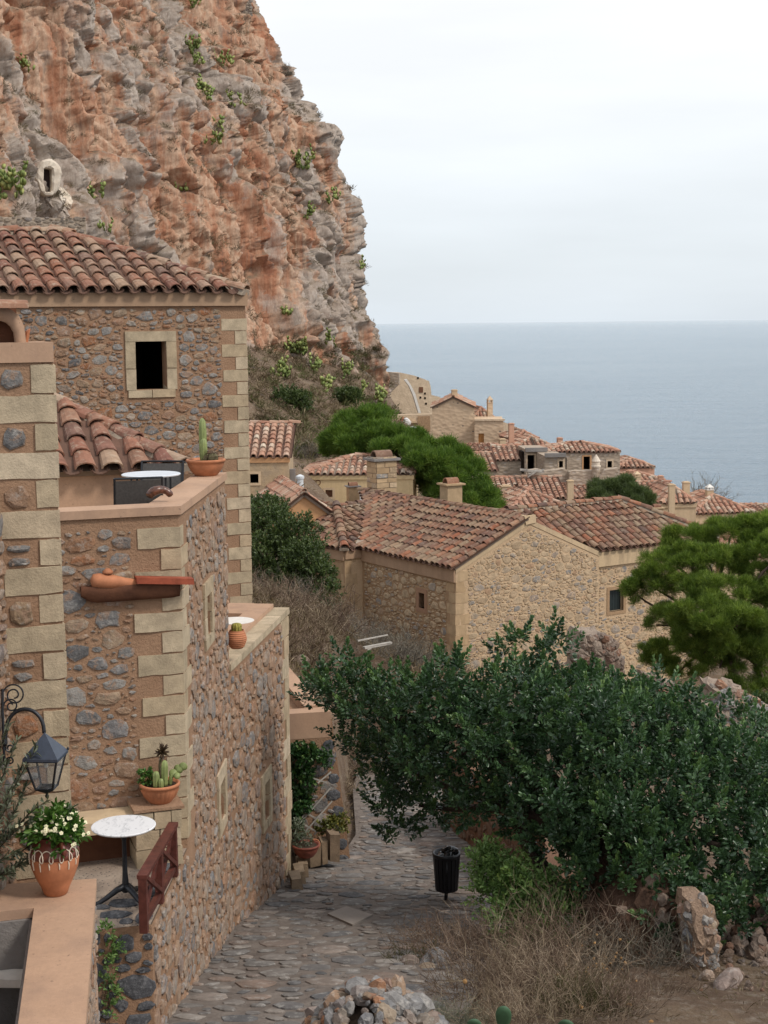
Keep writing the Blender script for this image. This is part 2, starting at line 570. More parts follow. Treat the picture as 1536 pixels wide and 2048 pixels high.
MAT['lantern_paint'] = m_plain('slate_lantern_paint', (0.045, 0.058, 0.085), 0.5, 0.5, 0.1, 0.15, 30)
MAT['bin_paint'] = m_plain('black_bin_paint', (0.012, 0.012, 0.015), 0.4, 0.5, 0.2, 0.3, 30)
MAT['bag'] = m_plain('black_plastic_bag', (0.008, 0.008, 0.009), 0.25, 0.6, 0.0, 0.3, 20)
MAT['terracotta'] = m_plain('terracotta', (0.44, 0.175, 0.085), 0.75, 0.3, 0, 0.18, 9, 0.3, 60)
MAT['terracotta_dk'] = m_plain('glazed_terracotta', (0.16, 0.045, 0.03), 0.35, 0.5, 0, 0.2, 9)
MAT['slip'] = m_plain('white_slip', (0.68, 0.58, 0.46), 0.6, 0.3, 0, 0.15, 30)
MAT['rail_wood'] = m_plain('red_brown_painted_wood', (0.10, 0.03, 0.022), 0.4, 0.45, 0, 0.35, 14, 0.25, 60)
MAT['soil'] = m_plaster('dark_soil', (0.10, 0.07, 0.05), (0.06, 0.042, 0.03), 8, 60, 0.9, 0.03)
MAT['cement'] = m_plaster('grey_cement', (0.27, 0.25, 0.235), (0.20, 0.185, 0.175), 3, 20, 0.7, 0.02)
MAT['white_paint'] = m_plaster('white_limewash', (0.78, 0.75, 0.70), (0.68, 0.64, 0.58), 3, 30, 0.4, 0.01)
MAT['cave_lime'] = m_plaster('old_limewash', (0.74, 0.66, 0.55), (0.56, 0.46, 0.36), 1.2, 9, 0.5, 0.05)
MAT['pipe'] = m_plain('grey_white_pipe', (0.62, 0.64, 0.66), 0.5, 0.4, 0, 0.1, 8)
MAT['sling'] = m_plain('black_sling_fabric', (0.075, 0.07, 0.066), 0.7, 0.3, 0, 0.2, 40)
MAT['bark'] = m_plaster('bark', (0.085, 0.062, 0.048), (0.045, 0.035, 0.028), 6, 26, 0.9, 0.03)
MAT['bark_pine'] = m_plaster('pine_bark', (0.16, 0.11, 0.08), (0.10, 0.075, 0.06), 6, 26, 0.9, 0.03)
MAT['grey_plank'] = m_plain('grey_weathered_plank', (0.38, 0.35, 0.31), 0.85, 0.2, 0, 0.2, 8)
MAT['brown_shelf'] = m_plaster('brown_render', (0.15, 0.065, 0.036), (0.085, 0.038, 0.024), 4, 40, 0.6, 0.01)
MAT['lamp_glass'] = None
t = NT('lantern_glass')
t.fin((0.85, 0.87, 0.88), 0.08, 0.5)
t.b.inputs['Transmission Weight'].default_value = 0.92
t.b.inputs['IOR'].default_value = 1.03
MAT['lamp_glass'] = t.m
t = NT('white_marble')
vein = t.noise(5, 8, 0.62, t.mapped((3, 1.2, 1)), 1.6)
c = t.mix(t.rng(vein, 0.52, 0.66, 0, 0.7), (0.74, 0.74, 0.745), (0.36, 0.37, 0.39))
MAT['marble'] = t.fin(c, 0.25, 0.5)
MAT['bulb'] = m_plain('white_bulb', (0.75, 0.74, 0.7), 0.3, 0.5)
# leaves
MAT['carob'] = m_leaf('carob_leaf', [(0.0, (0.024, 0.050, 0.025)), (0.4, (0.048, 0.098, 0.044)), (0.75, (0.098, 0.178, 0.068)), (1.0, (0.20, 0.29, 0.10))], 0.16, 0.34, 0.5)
MAT['shrub'] = m_leaf('shrub_leaf', [(0.0, (0.045, 0.07, 0.025)), (0.6, (0.085, 0.12, 0.038)), (1.0, (0.14, 0.175, 0.06))], 0.25)
MAT['young'] = m_leaf('young_leaf', [(0.0, (0.09, 0.16, 0.05)), (0.6, (0.18, 0.29, 0.09)), (1.0, (0.29, 0.39, 0.13))], 0.3)
MAT['pine'] = m_leaf('pine_needle', [(0.0, (0.075, 0.125, 0.026)), (0.5, (0.18, 0.26, 0.048)), (1.0, (0.36, 0.43, 0.095))], 0.35, 0.5, 0.3)
MAT['pine_far'] = m_leaf('far_pine_needle', [(0.0, (0.06, 0.12, 0.026)), (0.5, (0.14, 0.23, 0.044)), (1.0, (0.27, 0.37, 0.075))], 0.35, 0.5, 0.3)
MAT['olive'] = m_leaf('olive_leaf', [(0.0, (0.08, 0.095, 0.06)), (0.6, (0.16, 0.18, 0.12)), (1.0, (0.31, 0.33, 0.25))], 0.15)
MAT['bright'] = m_leaf('bright_leaf', [(0.0, (0.04, 0.10, 0.02)), (0.6, (0.09, 0.19, 0.035)), (1.0, (0.16, 0.27, 0.05))], 0.25)
MAT['climber'] = m_leaf('climber_leaf', [(0.0, (0.022, 0.06, 0.02)), (0.7, (0.045, 0.11, 0.03)), (1.0, (0.15, 0.22, 0.06))], 0.2)
MAT['pear'] = m_leaf('prickly_pear_pad', [(0.0, (0.16, 0.21, 0.065)), (0.5, (0.28, 0.34, 0.11)), (1.0, (0.46, 0.47, 0.17))], 0.08, 0.6, 0.3)
MAT['pear_near'] = m_plain('blue_green_pad', (0.055, 0.12, 0.06), 0.55, 0.4, 0, 0.2, 10)
MAT['cactus'] = m_plain('cactus_skin', (0.22, 0.26, 0.09), 0.55, 0.4, 0, 0.25, 14)
MAT['cactus_dk'] = m_plain('spiny_cactus', (0.11, 0.095, 0.05), 0.8, 0.2, 0, 0.4, 30)
MAT['aeonium'] = m_leaf('aeonium_leaf', [(0.0, (0.06, 0.035, 0.028)), (1.0, (0.12, 0.075, 0.04))], 0.1)
MAT['petal'] = m_plain('cream_petal', (0.78, 0.74, 0.50), 0.6, 0.3, 0, 0.1, 30)
MAT['dry'] = m_leaf('dry_twig', [(0.0, (0.095, 0.06, 0.045)), (0.5, (0.18, 0.122, 0.092)), (0.85, (0.26, 0.18, 0.135)), (1.0, (0.46, 0.37, 0.29))], 0.1, 0.8, 0.1)
MAT['dry_grey'] = m_leaf('grey_scrub', [(0.0, (0.12, 0.105, 0.09)), (0.5, (0.20, 0.17, 0.14)), (1.0, (0.28, 0.245, 0.2))], 0.1, 0.8, 0.1)
MAT['straw'] = m_leaf('dry_straw', [(0.0, (0.20, 0.14, 0.10)), (0.5, (0.32, 0.235, 0.165)), (1.0, (0.48, 0.38, 0.28))], 0.2, 0.8, 0.1)
MAT['brush'] = m_leaf('olive_brush', [(0.0, (0.05, 0.048, 0.022)), (0.6, (0.10, 0.092, 0.04)), (1.0, (0.17, 0.14, 0.07))], 0.2, 0.8, 0.1)
MAT['seed'] = m_plain('ochre_seed_head', (0.36, 0.21, 0.09), 0.85, 0.1, 0, 0.3, 40)
# ------------------------------------------------------------------ pieces
def stone_raw(n_var, lo=7, hi=10, dome=0.25):
    out = []
    for _ in range(n_var):
        n = random.randint(lo, hi)
        ph = U(0, 6.28)
        pw = U(2.2, 3.6)
        ring = []
        for k in range(n):
            t = ph + 2 * math.pi * (k + U(-0.28, 0.28)) / n
            c, s_ = math.cos(t), math.sin(t)
            r = (abs(c) ** pw + abs(s_) ** pw) ** (-1 / pw) * U(0.84, 1.06)
            ring.append((c * r, s_ * r))
        mx = max(abs(x) for x, _ in ring)
        mz = max(abs(z) for _, z in ring)
        ring = [(x / mx, z / mz) for x, z in ring]
        V = [(x, -0.4, z) for x, z in ring]
        V += [(x * 0.97, 0.45 + U(-0.1, 0.1), z * 0.97) for x, z in ring]
        V += [(x * U(0.6, 0.85), 0.95 + U(-dome, dome), z * U(0.6, 0.85)) for x, z in ring]
        V.append((U(-0.2, 0.2), 1.0 + U(-0.1, dome), U(-0.2, 0.2)))
        F = []
        for a in (0, n):
            F += [(a + k, a + (k + 1) % n, a + n + (k + 1) % n, a + n + k) for k in range(n)]
        F += [(2 * n + k, 2 * n + (k + 1) % n, 3 * n) for k in range(n)]
        # local frame is x right, y outwards, z up: flip so that faces look outwards
        out.append((V, [f[::-1] for f in F]))
    return out

def rock_raw(n_var, rough=0.22):
    """a lump, about 40 faces, radius about 1"""
    out = []
    ph = (1 + 5 ** 0.5) / 2
    V0 = [(-1, ph, 0), (1, ph, 0), (-1, -ph, 0), (1, -ph, 0), (0, -1, ph), (0, 1, ph), (0, -1, -ph), (0, 1, -ph), (ph, 0, -1), (ph, 0, 1), (-ph, 0, -1), (-ph, 0, 1)]
    F0 = [(0, 11, 5), (0, 5, 1), (0, 1, 7), (0, 7, 10), (0, 10, 11), (1, 5, 9), (5, 11, 4), (11, 10, 2), (10, 7, 6), (7, 1, 8), (3, 9, 4), (3, 4, 2), (3, 2, 6), (3, 6, 8), (3, 8, 9), (4, 9, 5), (2, 4, 11), (6, 2, 10), (8, 6, 7), (9, 8, 1)]
    for _ in range(n_var):
        V = [unit(v) * U(1 - rough, 1 + rough) for v in V0]
        V = [np.clip(v, -0.86, 0.86) for v in V]
        F = []
        for f in F0:                                # some faces get a corner more
            if random.random() < 0.6:
                m = unit(V[f[0]] + V[f[1]] + V[f[2]]) * U(0.86, 1.1) * np.mean([np.linalg.norm(V[i]) for i in f])
                V.append(m)
                k = len(V) - 1
                F += [(f[0], f[1], k), (f[1], f[2], k), (f[2], f[0], k)]
            else:
                F.append(f)
        out.append((V, F))
    return out

SR = stone_raw(16)
SR_FLAT = stone_raw(12, 7, 9, 0.12)
S_STONE = MSet('stone', SR, MAT['stone'])
S_SIDE = MSet('stone', SR, MAT['stone_side'])
S_TAN = MSet('stone', SR, MAT['stone_tan'])
RR = rock_raw(12)

def tile_raw(w0=0.25, w1=0.195, L=0.47, h=0.092, t=0.017, seg=6):
    V, F = [], []
    for (w, y, hh) in ((w0, 0, h), (w1, L, h * 0.8)):
        for k in range(seg + 1):
            a = math.pi * k / seg
            V.append((w / 2 * math.cos(a), y, hh * math.sin(a)))
        for k in range(seg + 1):
            a = math.pi * k / seg
            V.append(((w / 2 - t) * math.cos(a), y, (hh - t) * math.sin(a)))
    n = seg + 1
    for k in range(seg):
        F.append((k, k + 1, 2 * n + k + 1, 2 * n + k))                 # outer
        F.append((n + k + 1, n + k, 3 * n + k, 3 * n + k + 1))         # inner
        F.append((k + 1, k, n + k, n + k + 1))                         # lower rim
    F = [f[::-1] for f in F]
    return V, F

TR = [tile_raw(0.25 * a, 0.195 * a, 0.47, 0.092 * b) for a, b in ((1, 1), (1.05, 0.95), (0.96, 1.08))]
S_TILE = MSet('tile', TR, MAT['tile'])
S_TILE_OLD = MSet('tile', TR, MAT['tile_old'])
TRF = [tile_raw(0.235 * a, 0.19 * a, 0.5, 0.10 * b, 0.03, 4) for a, b in ((1, 1), (1.05, 0.9), (0.96, 1.1))]
S_TILE_FAR = MSet('tile', TRF, MAT['tile_far'])

class Face:
    """a vertical wall plane: O a point of it (z counts from 0), ex along it to the right as seen from outside"""
    def __init__(s, O, ex):
        s.O = np.array([O[0], O[1], 0.0])
        s.ex = unit([ex[0], ex[1], 0])
        s.n = np.array([s.ex[1], -s.ex[0], 0.0])
    def P(s, x, z, y=0.0):
        return s.O + s.ex * x + s.n * y + Z * z
    def px(s, u, v):
        d = ray(u, v)
        t = np.dot(s.n, s.O) / np.dot(s.n, d)
        p = d * t
        return float(np.dot(p - s.O, s.ex)), float(p[2])
    def rect(s, u0, v0, u1, v1):
        """pixel box to x0, x1, z0, z1"""
        um, vm = (u0 + u1) / 2, (v0 + v1) / 2
        return s.px(u0, vm)[0], s.px(u1, vm)[0], s.px(um, v1)[1], s.px(um, v0)[1]

def wall_face(mb, F, x0, x1, z0, z1, holes=(), rev=0.22, y=0.0, gable=None, room=None):
    xs = sorted({x0, x1, *[h[0] for h in holes], *[h[1] for h in holes]})
    zs = sorted({z0, z1, *[h[2] for h in holes], *[h[3] for h in holes]})
    for i in range(len(xs) - 1):
        for j in range(len(zs) - 1):
            cx, cz = (xs[i] + xs[i + 1]) / 2, (zs[j] + zs[j + 1]) / 2
            if any(h[0] < cx < h[1] and h[2] < cz < h[3] for h in holes):
                continue
            mb.quad(F.P(xs[i], zs[j], y), F.P(xs[i + 1], zs[j], y), F.P(xs[i + 1], zs[j + 1], y), F.P(xs[i], zs[j + 1], y))
    for (a, b, c, d) in holes:
        mb.quad(F.P(a, c, y), F.P(a, d, y), F.P(a, d, y - rev), F.P(a, c, y - rev))
        mb.quad(F.P(b, d, y), F.P(b, c, y), F.P(b, c, y - rev), F.P(b, d, y - rev))
        mb.quad(F.P(a, c, y), F.P(b, c, y), F.P(b, c, y - rev), F.P(a, c, y - rev))
        mb.quad(F.P(b, d, y), F.P(a, d, y), F.P(a, d, y - rev), F.P(b, d, y - rev))
    if gable:
        mb.poly([F.P(x0, z1, y), F.P(x1, z1, y), F.P(gable[0], gable[1], y)])

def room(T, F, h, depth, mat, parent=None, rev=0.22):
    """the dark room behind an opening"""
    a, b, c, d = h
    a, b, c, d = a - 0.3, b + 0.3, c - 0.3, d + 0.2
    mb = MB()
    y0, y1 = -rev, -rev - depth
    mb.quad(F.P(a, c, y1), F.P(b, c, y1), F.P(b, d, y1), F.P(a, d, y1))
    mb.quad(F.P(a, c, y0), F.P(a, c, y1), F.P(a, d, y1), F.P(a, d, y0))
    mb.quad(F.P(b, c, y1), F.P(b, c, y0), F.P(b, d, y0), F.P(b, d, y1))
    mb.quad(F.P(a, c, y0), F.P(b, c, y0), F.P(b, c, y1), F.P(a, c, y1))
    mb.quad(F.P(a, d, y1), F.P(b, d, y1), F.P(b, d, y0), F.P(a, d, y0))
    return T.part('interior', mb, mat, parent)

def panel(T, name, F, h, mat, parent=None, rev=0.14, planks=0):
    a, b, c, d = h
    mb = MB()
    if not planks:
        mb.prism([F.P(a, c, -rev), F.P(b, c, -rev), F.P(b, d, -rev), F.P(a, d, -rev)], F.n * -0.04)
    else:
        for k in range(planks):
            xa, xb = a + (b - a) * k / planks, a + (b - a) * (k + 1) / planks - 0.012
            mb.prism([F.P(xa, c, -rev), F.P(xb, c, -rev), F.P(xb, d, -rev), F.P(xa, d, -rev)], F.n * -0.04)
    return T.part(name, mb, mat, parent)

def pack(x0, x1, z0, z1, classes, res=0.015, block=(), inside=None, gap=0.014, tilt=0.15):
    nx, nz = int((x1 - x0) / res) + 1, int((z1 - z0) / res) + 1
    gx = x0 + (np.arange(nx) + 0.5) * res
    gz = z0 + (np.arange(nz) + 0.5) * res
    occ = np.zeros((nz, nx), bool)
    for (a, b, c, d) in block:
        occ[np.ix_((gz > c) & (gz < d), (gx > a) & (gx < b))] = True
    if inside is not None:
        XX, ZZ = np.meshgrid(gx, gz)
        occ |= ~inside(XX, ZZ)
    out = []
    area = (x1 - x0) * (z1 - z0)
    for (w0, w1, a0, a1, k) in classes:
        wm = (w0 + w1) / 2
        n = int(k * area / (wm * wm / ((a0 + a1) / 2)))
        for _ in range(n):
            w = U(w0, w1) / 2
            h = w / U(a0, a1)
            cx, cz = U(x0 + w * 0.9, x1 - w * 0.9), U(z0 + h * 0.9, z1 - h * 0.9)
            an = random.gauss(0, tilt)
            r = max(w, h) + gap
            i0, i1 = max(0, int((cx - r - x0) / res)), min(nx, int((cx + r - x0) / res) + 2)
            j0, j1 = max(0, int((cz - r - z0) / res)), min(nz, int((cz + r - z0) / res) + 2)
            if i1 - i0 < 2 or j1 - j0 < 2:
                continue
            if occ[min(nz - 1, max(0, int((cz - z0) / res))), min(nx - 1, max(0, int((cx - x0) / res)))]:
                continue
            X, Y = gx[i0:i1][None, :] - cx, gz[j0:j1][:, None] - cz
            ca, sa = math.cos(an), math.sin(an)
            q = np.abs((X * ca + Y * sa) / (w + gap)) ** 2.6 + np.abs((-X * sa + Y * ca) / (h + gap)) ** 2.6 < 1
            if (occ[j0:j1, i0:i1] & q).any():
                continue
            occ[j0:j1, i0:i1] |= q
            out.append((cx, cz, w, h, an))
    return out

CL_NEAR = [(0.20, 0.27, 1.2, 2.0, 0.7), (0.12, 0.20, 1.0, 2.2, 5.0), (0.08, 0.13, 1.0, 2.4, 7.0), (0.04, 0.08, 1.1, 2.4, 3.0)]
CL_MID = [(0.22, 0.34, 1.2, 1.9, 0.5), (0.14, 0.24, 1.0, 2.0, 2.0), (0.08, 0.15, 1.0, 2.2, 3.0)]
CL_FAR = [(0.34, 0.5, 1.2, 2.0, 0.5), (0.2, 0.34, 1.1, 2.2, 2.0), (0.13, 0.2, 1.0, 2.2, 2.0)]

def lay_stones(T, wall, F, x0, x1, z0, z1, classes, mset, depth=0.03, block=(), inside=None, res=0.015, budget=290, gap=0.014, y=0.0, name='stone', grow=1.46):
    """rubble: seeds packed on the wall, each grown to an irregular stone that fits its neighbours"""
    seeds = pack(x0, x1, z0, z1, classes, res, block, inside, gap * 0.5)
    nx, nz = int((x1 - x0) / res) + 1, int((z1 - z0) / res) + 1
    best = np.full((nz, nx), grow)
    lab = np.full((nz, nx), -1)
    gx = x0 + (np.arange(nx) + 0.5) * res
    gz = z0 + (np.arange(nz) + 0.5) * res
    dead = np.zeros((nz, nx), bool)
    for (a, b, c, d) in block:
        dead[np.ix_((gz > c) & (gz < d), (gx > a) & (gx < b))] = True
    if inside is not None:
        XX_, ZZ_ = np.meshgrid(gx, gz)
        dead |= ~inside(XX_, ZZ_)
    for i, (cx, cz, w, h, an) in enumerate(seeds):
        r = max(w, h) * grow
        i0, i1 = max(0, int((cx - r - x0) / res)), min(nx, int((cx + r - x0) / res) + 2)
        j0, j1 = max(0, int((cz - r - z0) / res)), min(nz, int((cz + r - z0) / res) + 2)
        X, Y = gx[i0:i1][None, :] - cx, gz[j0:j1][:, None] - cz
        ca, sa = math.cos(an), math.sin(an)
        q = np.sqrt(((X * ca + Y * sa) / w) ** 2 + ((-X * sa + Y * ca) / h) ** 2)
        m = q < best[j0:j1, i0:i1]
        best[j0:j1, i0:i1][m] = q[m]
        lab[j0:j1, i0:i1][m] = i
    lab[dead] = -2
    order = sorted(range(len(seeds)), key=lambda i: np.linalg.norm(F.P(seeds[i][0], seeds[i][1])) / (seeds[i][2] * seeds[i][3]) ** 0.5)
    left = max(0, budget - T.count.get(name, 0))
    T.count[name] = T.count.get(name, 0) + min(left, len(seeds))
    rest = MB()
    fr = np.linspace(0.35, grow, 22)
    for k, i in enumerate(order):
        cx, cz, w, h, an = seeds[i]
        n = random.randint(8, 10)
        ca, sa = math.cos(an), math.sin(an)
        ph = U(0, 6.28)
        ring = []
        for q in range(n):
            t = ph + 2 * math.pi * (q + U(-0.3, 0.3)) / n
            ex_, ez_ = math.cos(t) * w, math.sin(t) * h
            dx, dz = ex_ * ca - ez_ * sa, ex_ * sa + ez_ * ca
            ii = np.clip(((cx + dx * fr - x0) / res).astype(int), 0, nx - 1)
            jj = np.clip(((cz + dz * fr - z0) / res).astype(int), 0, nz - 1)
            bad = np.where(lab[jj, ii] != i)[0]
            f_ = fr[bad[0] - 1] if len(bad) and bad[0] > 0 else (fr[0] if len(bad) else fr[-1])
            L = math.hypot(dx, dz)
            f_ = max(0.4, f_ - U(0.3, 1.0) * gap / L) * U(0.82, 1.04)
            ring.append((dx * f_, dz * f_))
        dd = depth * U(0.35, 1.0)
        V = [(x, -0.012, z) for x, z in ring]
        V += [(x * 0.97, dd * U(0.45, 0.75), z * 0.97) for x, z in ring]
        s1, s2 = U(0.55, 0.82), U(-0.25, 0.25)
        V += [(x * s1 * U(0.85, 1.12), dd * (1 + s2 * x / (w + 1e-6) + U(-0.18, 0.18)), z * s1 * U(0.85, 1.12)) for x, z in ring]
        V.append((U(-0.15, 0.15) * w, dd * U(0.9, 1.25), U(-0.15, 0.15) * h))
        Fc = []
        for a in (0, n):
            Fc += [(a + n + q, a + n + (q + 1) % n, a + (q + 1) % n, a + q) for q in range(n)]
        Fc += [(3 * n, 2 * n + (q + 1) % n, 2 * n + q) for q in range(n)]
        M = frame(F.P(cx, cz, y), F.ex, F.n, Z)
        if k < left:
            mb = MB()
            mb.add(V, Fc)
            T.inst(name, mesh_from(name, mb, mset.mat), M, wall)
        else:
            rest.xf(V, Fc, M, U(0.001, 0.999))
    if rest.f:
        T.part(name, rest, mset.mat, wall, kind='stuff')

def quoins(T, wall, C, dA, LA, dB, LB, z0, z1, hq, mat, proud=0.012, joint=0.012, jit=0.004, skip=None):
    """corner blocks: C plan corner; dA, dB unit plan vectors along the two faces away from the corner; LA, LB (long, short)"""
    C = np.array([C[0], C[1], 0.0])
    dA, dB = unit([dA[0], dA[1], 0]), unit([dB[0], dB[1], 0])
    outA = -unit(dB - dA * np.dot(dA, dB))      # outward from face A
    outB = -unit(dA - dB * np.dot(dA, dB))
    z, k = z1, 0
    # outer corner point, proud of both faces
    d = np.linalg.det(np.array([[outA[0], outA[1]], [outB[0], outB[1]]]))
    while z - hq > z0 - 0.02:
        hh = hq * U(0.94, 1.06)
        a = LA[0] if k % 2 == 0 else LA[1]
        b = LB[1] if k % 2 == 0 else LB[0]
        a *= U(0.93, 1.07)
        b *= U(0.93, 1.07)
        rhs = np.array([proud, proud])
        off = np.linalg.solve(np.array([[outA[0], outA[1]], [outB[0], outB[1]]]), rhs)
        c0 = C + np.array([off[0], off[1], 0])
        pa = C + dA * a + outA * proud
        pb = C + dB * b + outB * proud
        pi = C + dA * a + dB * b * 0.35 if b > a else C + dB * b + dA * a * 0.35
        P = [c0, pa, C + dA * a - outA * 0.08, C + dB * b - outB * 0.08, pb]
        zt, zb = z - joint / 2, z - hh + joint / 2
        mb = MB()
        Pd = []
        for q, (pq, pr) in enumerate(zip(P, P[1:] + P[:1])):        # worn arrises: every visible edge gets a few points
            m_ = 3 if q in (0, 4) else 1
            for r_ in range(m_):
                pt_ = pq + (pr - pq) * (r_ / m_)
                Pd.append(pt_ + np.array([U(-jit, jit), U(-jit, jit), 0]) * (1.0 if r_ else 1.6))
        n = len(Pd)
        mb = MB()
        V = []
        for zz in (zb, zt):
            for p in Pd:
                V.append(p + Z * (zz + U(-jit, jit) * 1.6) + np.array([U(-jit, jit), U(-jit, jit), 0]) * 0.6)
        mb.add(V, [tuple(range(n)), tuple(range(n, 2 * n))[::-1]] + [(i, n + i, n + (i + 1) % n, (i + 1) % n) for i in range(n)])
        if not (skip and skip(z - hh / 2)):
            T.part('quoin', mb, mat, wall)
        z -= hh
        k += 1

def surround(T, F, h, w, mat, proud=0.02, sill=True, rev=0.16, name='window_frame', parent=None, jit=0.004, deep=True):
    """stone frame round an opening: lintel, two blocks a side, sill"""
    a, b, c, d = h
    fr = MB()
    fr.prism([F.P(a - w, d, -rev), F.P(b + w, d, -rev), F.P(b + w, d + w, -rev), F.P(a - w, d + w, -rev)], F.n * 0.001)
    root = T.part(name, fr, mat, parent)
    def blk(x0, x1, z0, z1):
        mb = MB()
        mb.box((F.P((x0 + x1) / 2, (z0 + z1) / 2, (proud - rev) / 2)), F.ex * (x1 - x0) / 2, F.n * (proud + rev) / 2, Z * (z1 - z0) / 2, jit)
        T.part('frame_stone', mb, mat, root)
    g = 0.006
    blk(a - w, b + w, d + g, d + w)
    m = (c + d) / 2 + U(-0.05, 0.05)
    for x0, x1 in ((a - w, a - 0.001), (b + 0.001, b + w)):
        blk(x0, x1, c, m - g)
        blk(x0, x1, m + g, d)
    if sill:
        blk(a - w * 0.8, (a + b) / 2 - g, c - w * 0.75, c - g)
        blk((a + b) / 2 + g, b + w * 0.8, c - w * 0.75, c - g)
    return root

def roof_plane(T, E0, ex, s, poly, mset, mat_bed, pitch=0.31, row=0.37, budget=290, over=0.10, parent=None, thick=0.07, eave_pan=True, jit=1.0, big=1.0, name='roof'):
    """E0 eave corner, ex along the eave (to the right as seen from below), s unit vector up the slope, poly [(x, s)]"""
    ex, s = unit(ex), unit(s)
    nrm = unit(np.cross(ex, s))
    if nrm[2] < 0:
        nrm = -nrm
    sg1, sg2, sg3 = U(0, 6), U(0, 6), U(0.7, 1.2)
    W = lambda x, y, h=0.0: E0 + ex * x + s * y + nrm * (h + (0.022 * math.sin(x * 0.9 * sg3 + sg1) + 0.016 * math.sin(y * 1.3 + x * 0.37 + sg2)) * jit)
    bed = MB()
    P = [W(x, y, -thick) for x, y in poly]
    bed.prism(P, nrm * thick)
    roof = T.part(name, bed, mat_bed, parent)
    xs = [p[0] for p in poly]
    x0, x1 = min(xs), max(xs)
    def span(x):
        r = []
        for (a, b), (c, d) in zip(poly, poly[1:] + poly[:1]):
            if (a - x) * (c - x) < 0:
                r.append(b + (d - b) * (x - a) / (c - a))
        return (min(r), max(r)) if len(r) >= 2 else None
    nc = max(1, int(round((x1 - x0) / pitch)))
    pt = (x1 - x0) / nc
    Ms, ch = [], MB()
    for k in range(nc):
        x = x0 + (k + 0.5) * pt
        sp = span(x)
        if not sp or sp[1] - sp[0] < 0.2:
            continue
        a, b = sp
        dx = U(-0.012, 0.012) * jit
        y = a - (over if a < 0.05 else 0.0)
        n = max(1, int(math.ceil((b - y - 0.12) / row)))
        for i in range(n):
            yy = y + i * row + U(-0.012, 0.012) * jit
            if yy > b - 0.12:
                break
            ln = min(1.0, (b - yy + 0.06) / 0.47)
            t = -0.075 + U(-0.02, 0.02) * jit
            rot = U(-0.035, 0.035) * jit
            ys = s * math.cos(t) + nrm * math.sin(t)
            xx = unit(ex + s * rot)
            ys = unit(ys - xx * np.dot(xx, ys))
            zz = np.cross(xx, ys)
            if np.dot(zz, nrm) < 0:
                zz = -zz
            Ms.append(frame(W(x + dx + U(-0.006, 0.006), yy, 0.052 + 0.02 * (i == 0)), xx * big, ys * ln, zz * big))
    # channel tiles between the columns: a trough down the slope with its lip showing at the eave
    if eave_pan:
        for k in range(nc + 1):
            x = x0 + k * pt
            sp = span(min(max(x, x0 + 0.02), x1 - 0.02))
            if not sp or sp[1] - sp[0] < 0.15:
                continue
            a, b = sp
            ya = a - (over + 0.035 if a < 0.05 else 0)
            V = []
            for yy in (ya, b):
                for rr in (1.0, 0.82):
                    for q in range(6):
                        an = math.pi * (1 + q / 5)
                        V.append(W(x + pt * 0.36 * rr * math.cos(an), yy, 0.078 + 0.074 * rr * math.sin(an)))
            Fc = []
            for q in range(5):
                Fc += [(6 + q, 7 + q, 19 + q, 18 + q), (q + 1, q, 12 + q, 13 + q), (q, q + 1, 7 + q, 6 + q)]
            ch.add(V, Fc, U(0.01, 0.99))
        T.part('channel_tile', ch, MAT['channel'], roof, kind='stuff')
    T.place('tile', mset, Ms, roof, budget)
    return roof

def ridge_row(T, A, B, mset, parent=None, budget=290, step=0.4, mortar=True, big=1.15, lift=0.03):
    A, B = np.asarray(A, float), np.asarray(B, float)
    L = np.linalg.norm(B - A)
    d = (B - A) / L
    x = unit(np.cross(d, Z))
    n = np.cross(x, d)
    if n[2] < 0:
        n = -n
    Ms = []
    k = int(L / step)
    for i in range(k + 1):
        if i * step > L - 0.1:
            break
        t = U(-0.06, 0.0)
        dd = unit(d + n * t)
        nn = unit(np.cross(x, dd))
        if nn[2] < 0:
            nn = -nn
        Ms.append(frame(A + d * (i * step) + n * (lift + U(-0.01, 0.01)) + x * U(-0.01, 0.01), x * big * U(0.95, 1.05), dd, nn * big))
    T.place('tile', mset, Ms, parent, budget)
    if mortar:
        mb = MB()
        pts = [(-0.17, -0.06), (0.17, -0.06), (0.10, 0.035), (-0.10, 0.035)]
        mb.prism([A + x * a + n * b for a, b in pts], d * L)
        T.part('ridge_mortar', mb, MAT['ridge_mortar'], parent)

def far_tiles(T, E0, ex, s, poly, mset=None, pitch=0.34, row=0.42, over=0.1):
    return roof_plane(T, E0, ex, s, poly, mset or S_TILE_FAR, MAT['roof_bed'], pitch, row, 0, over, None, 0.1, True, 1.3, 1.15)

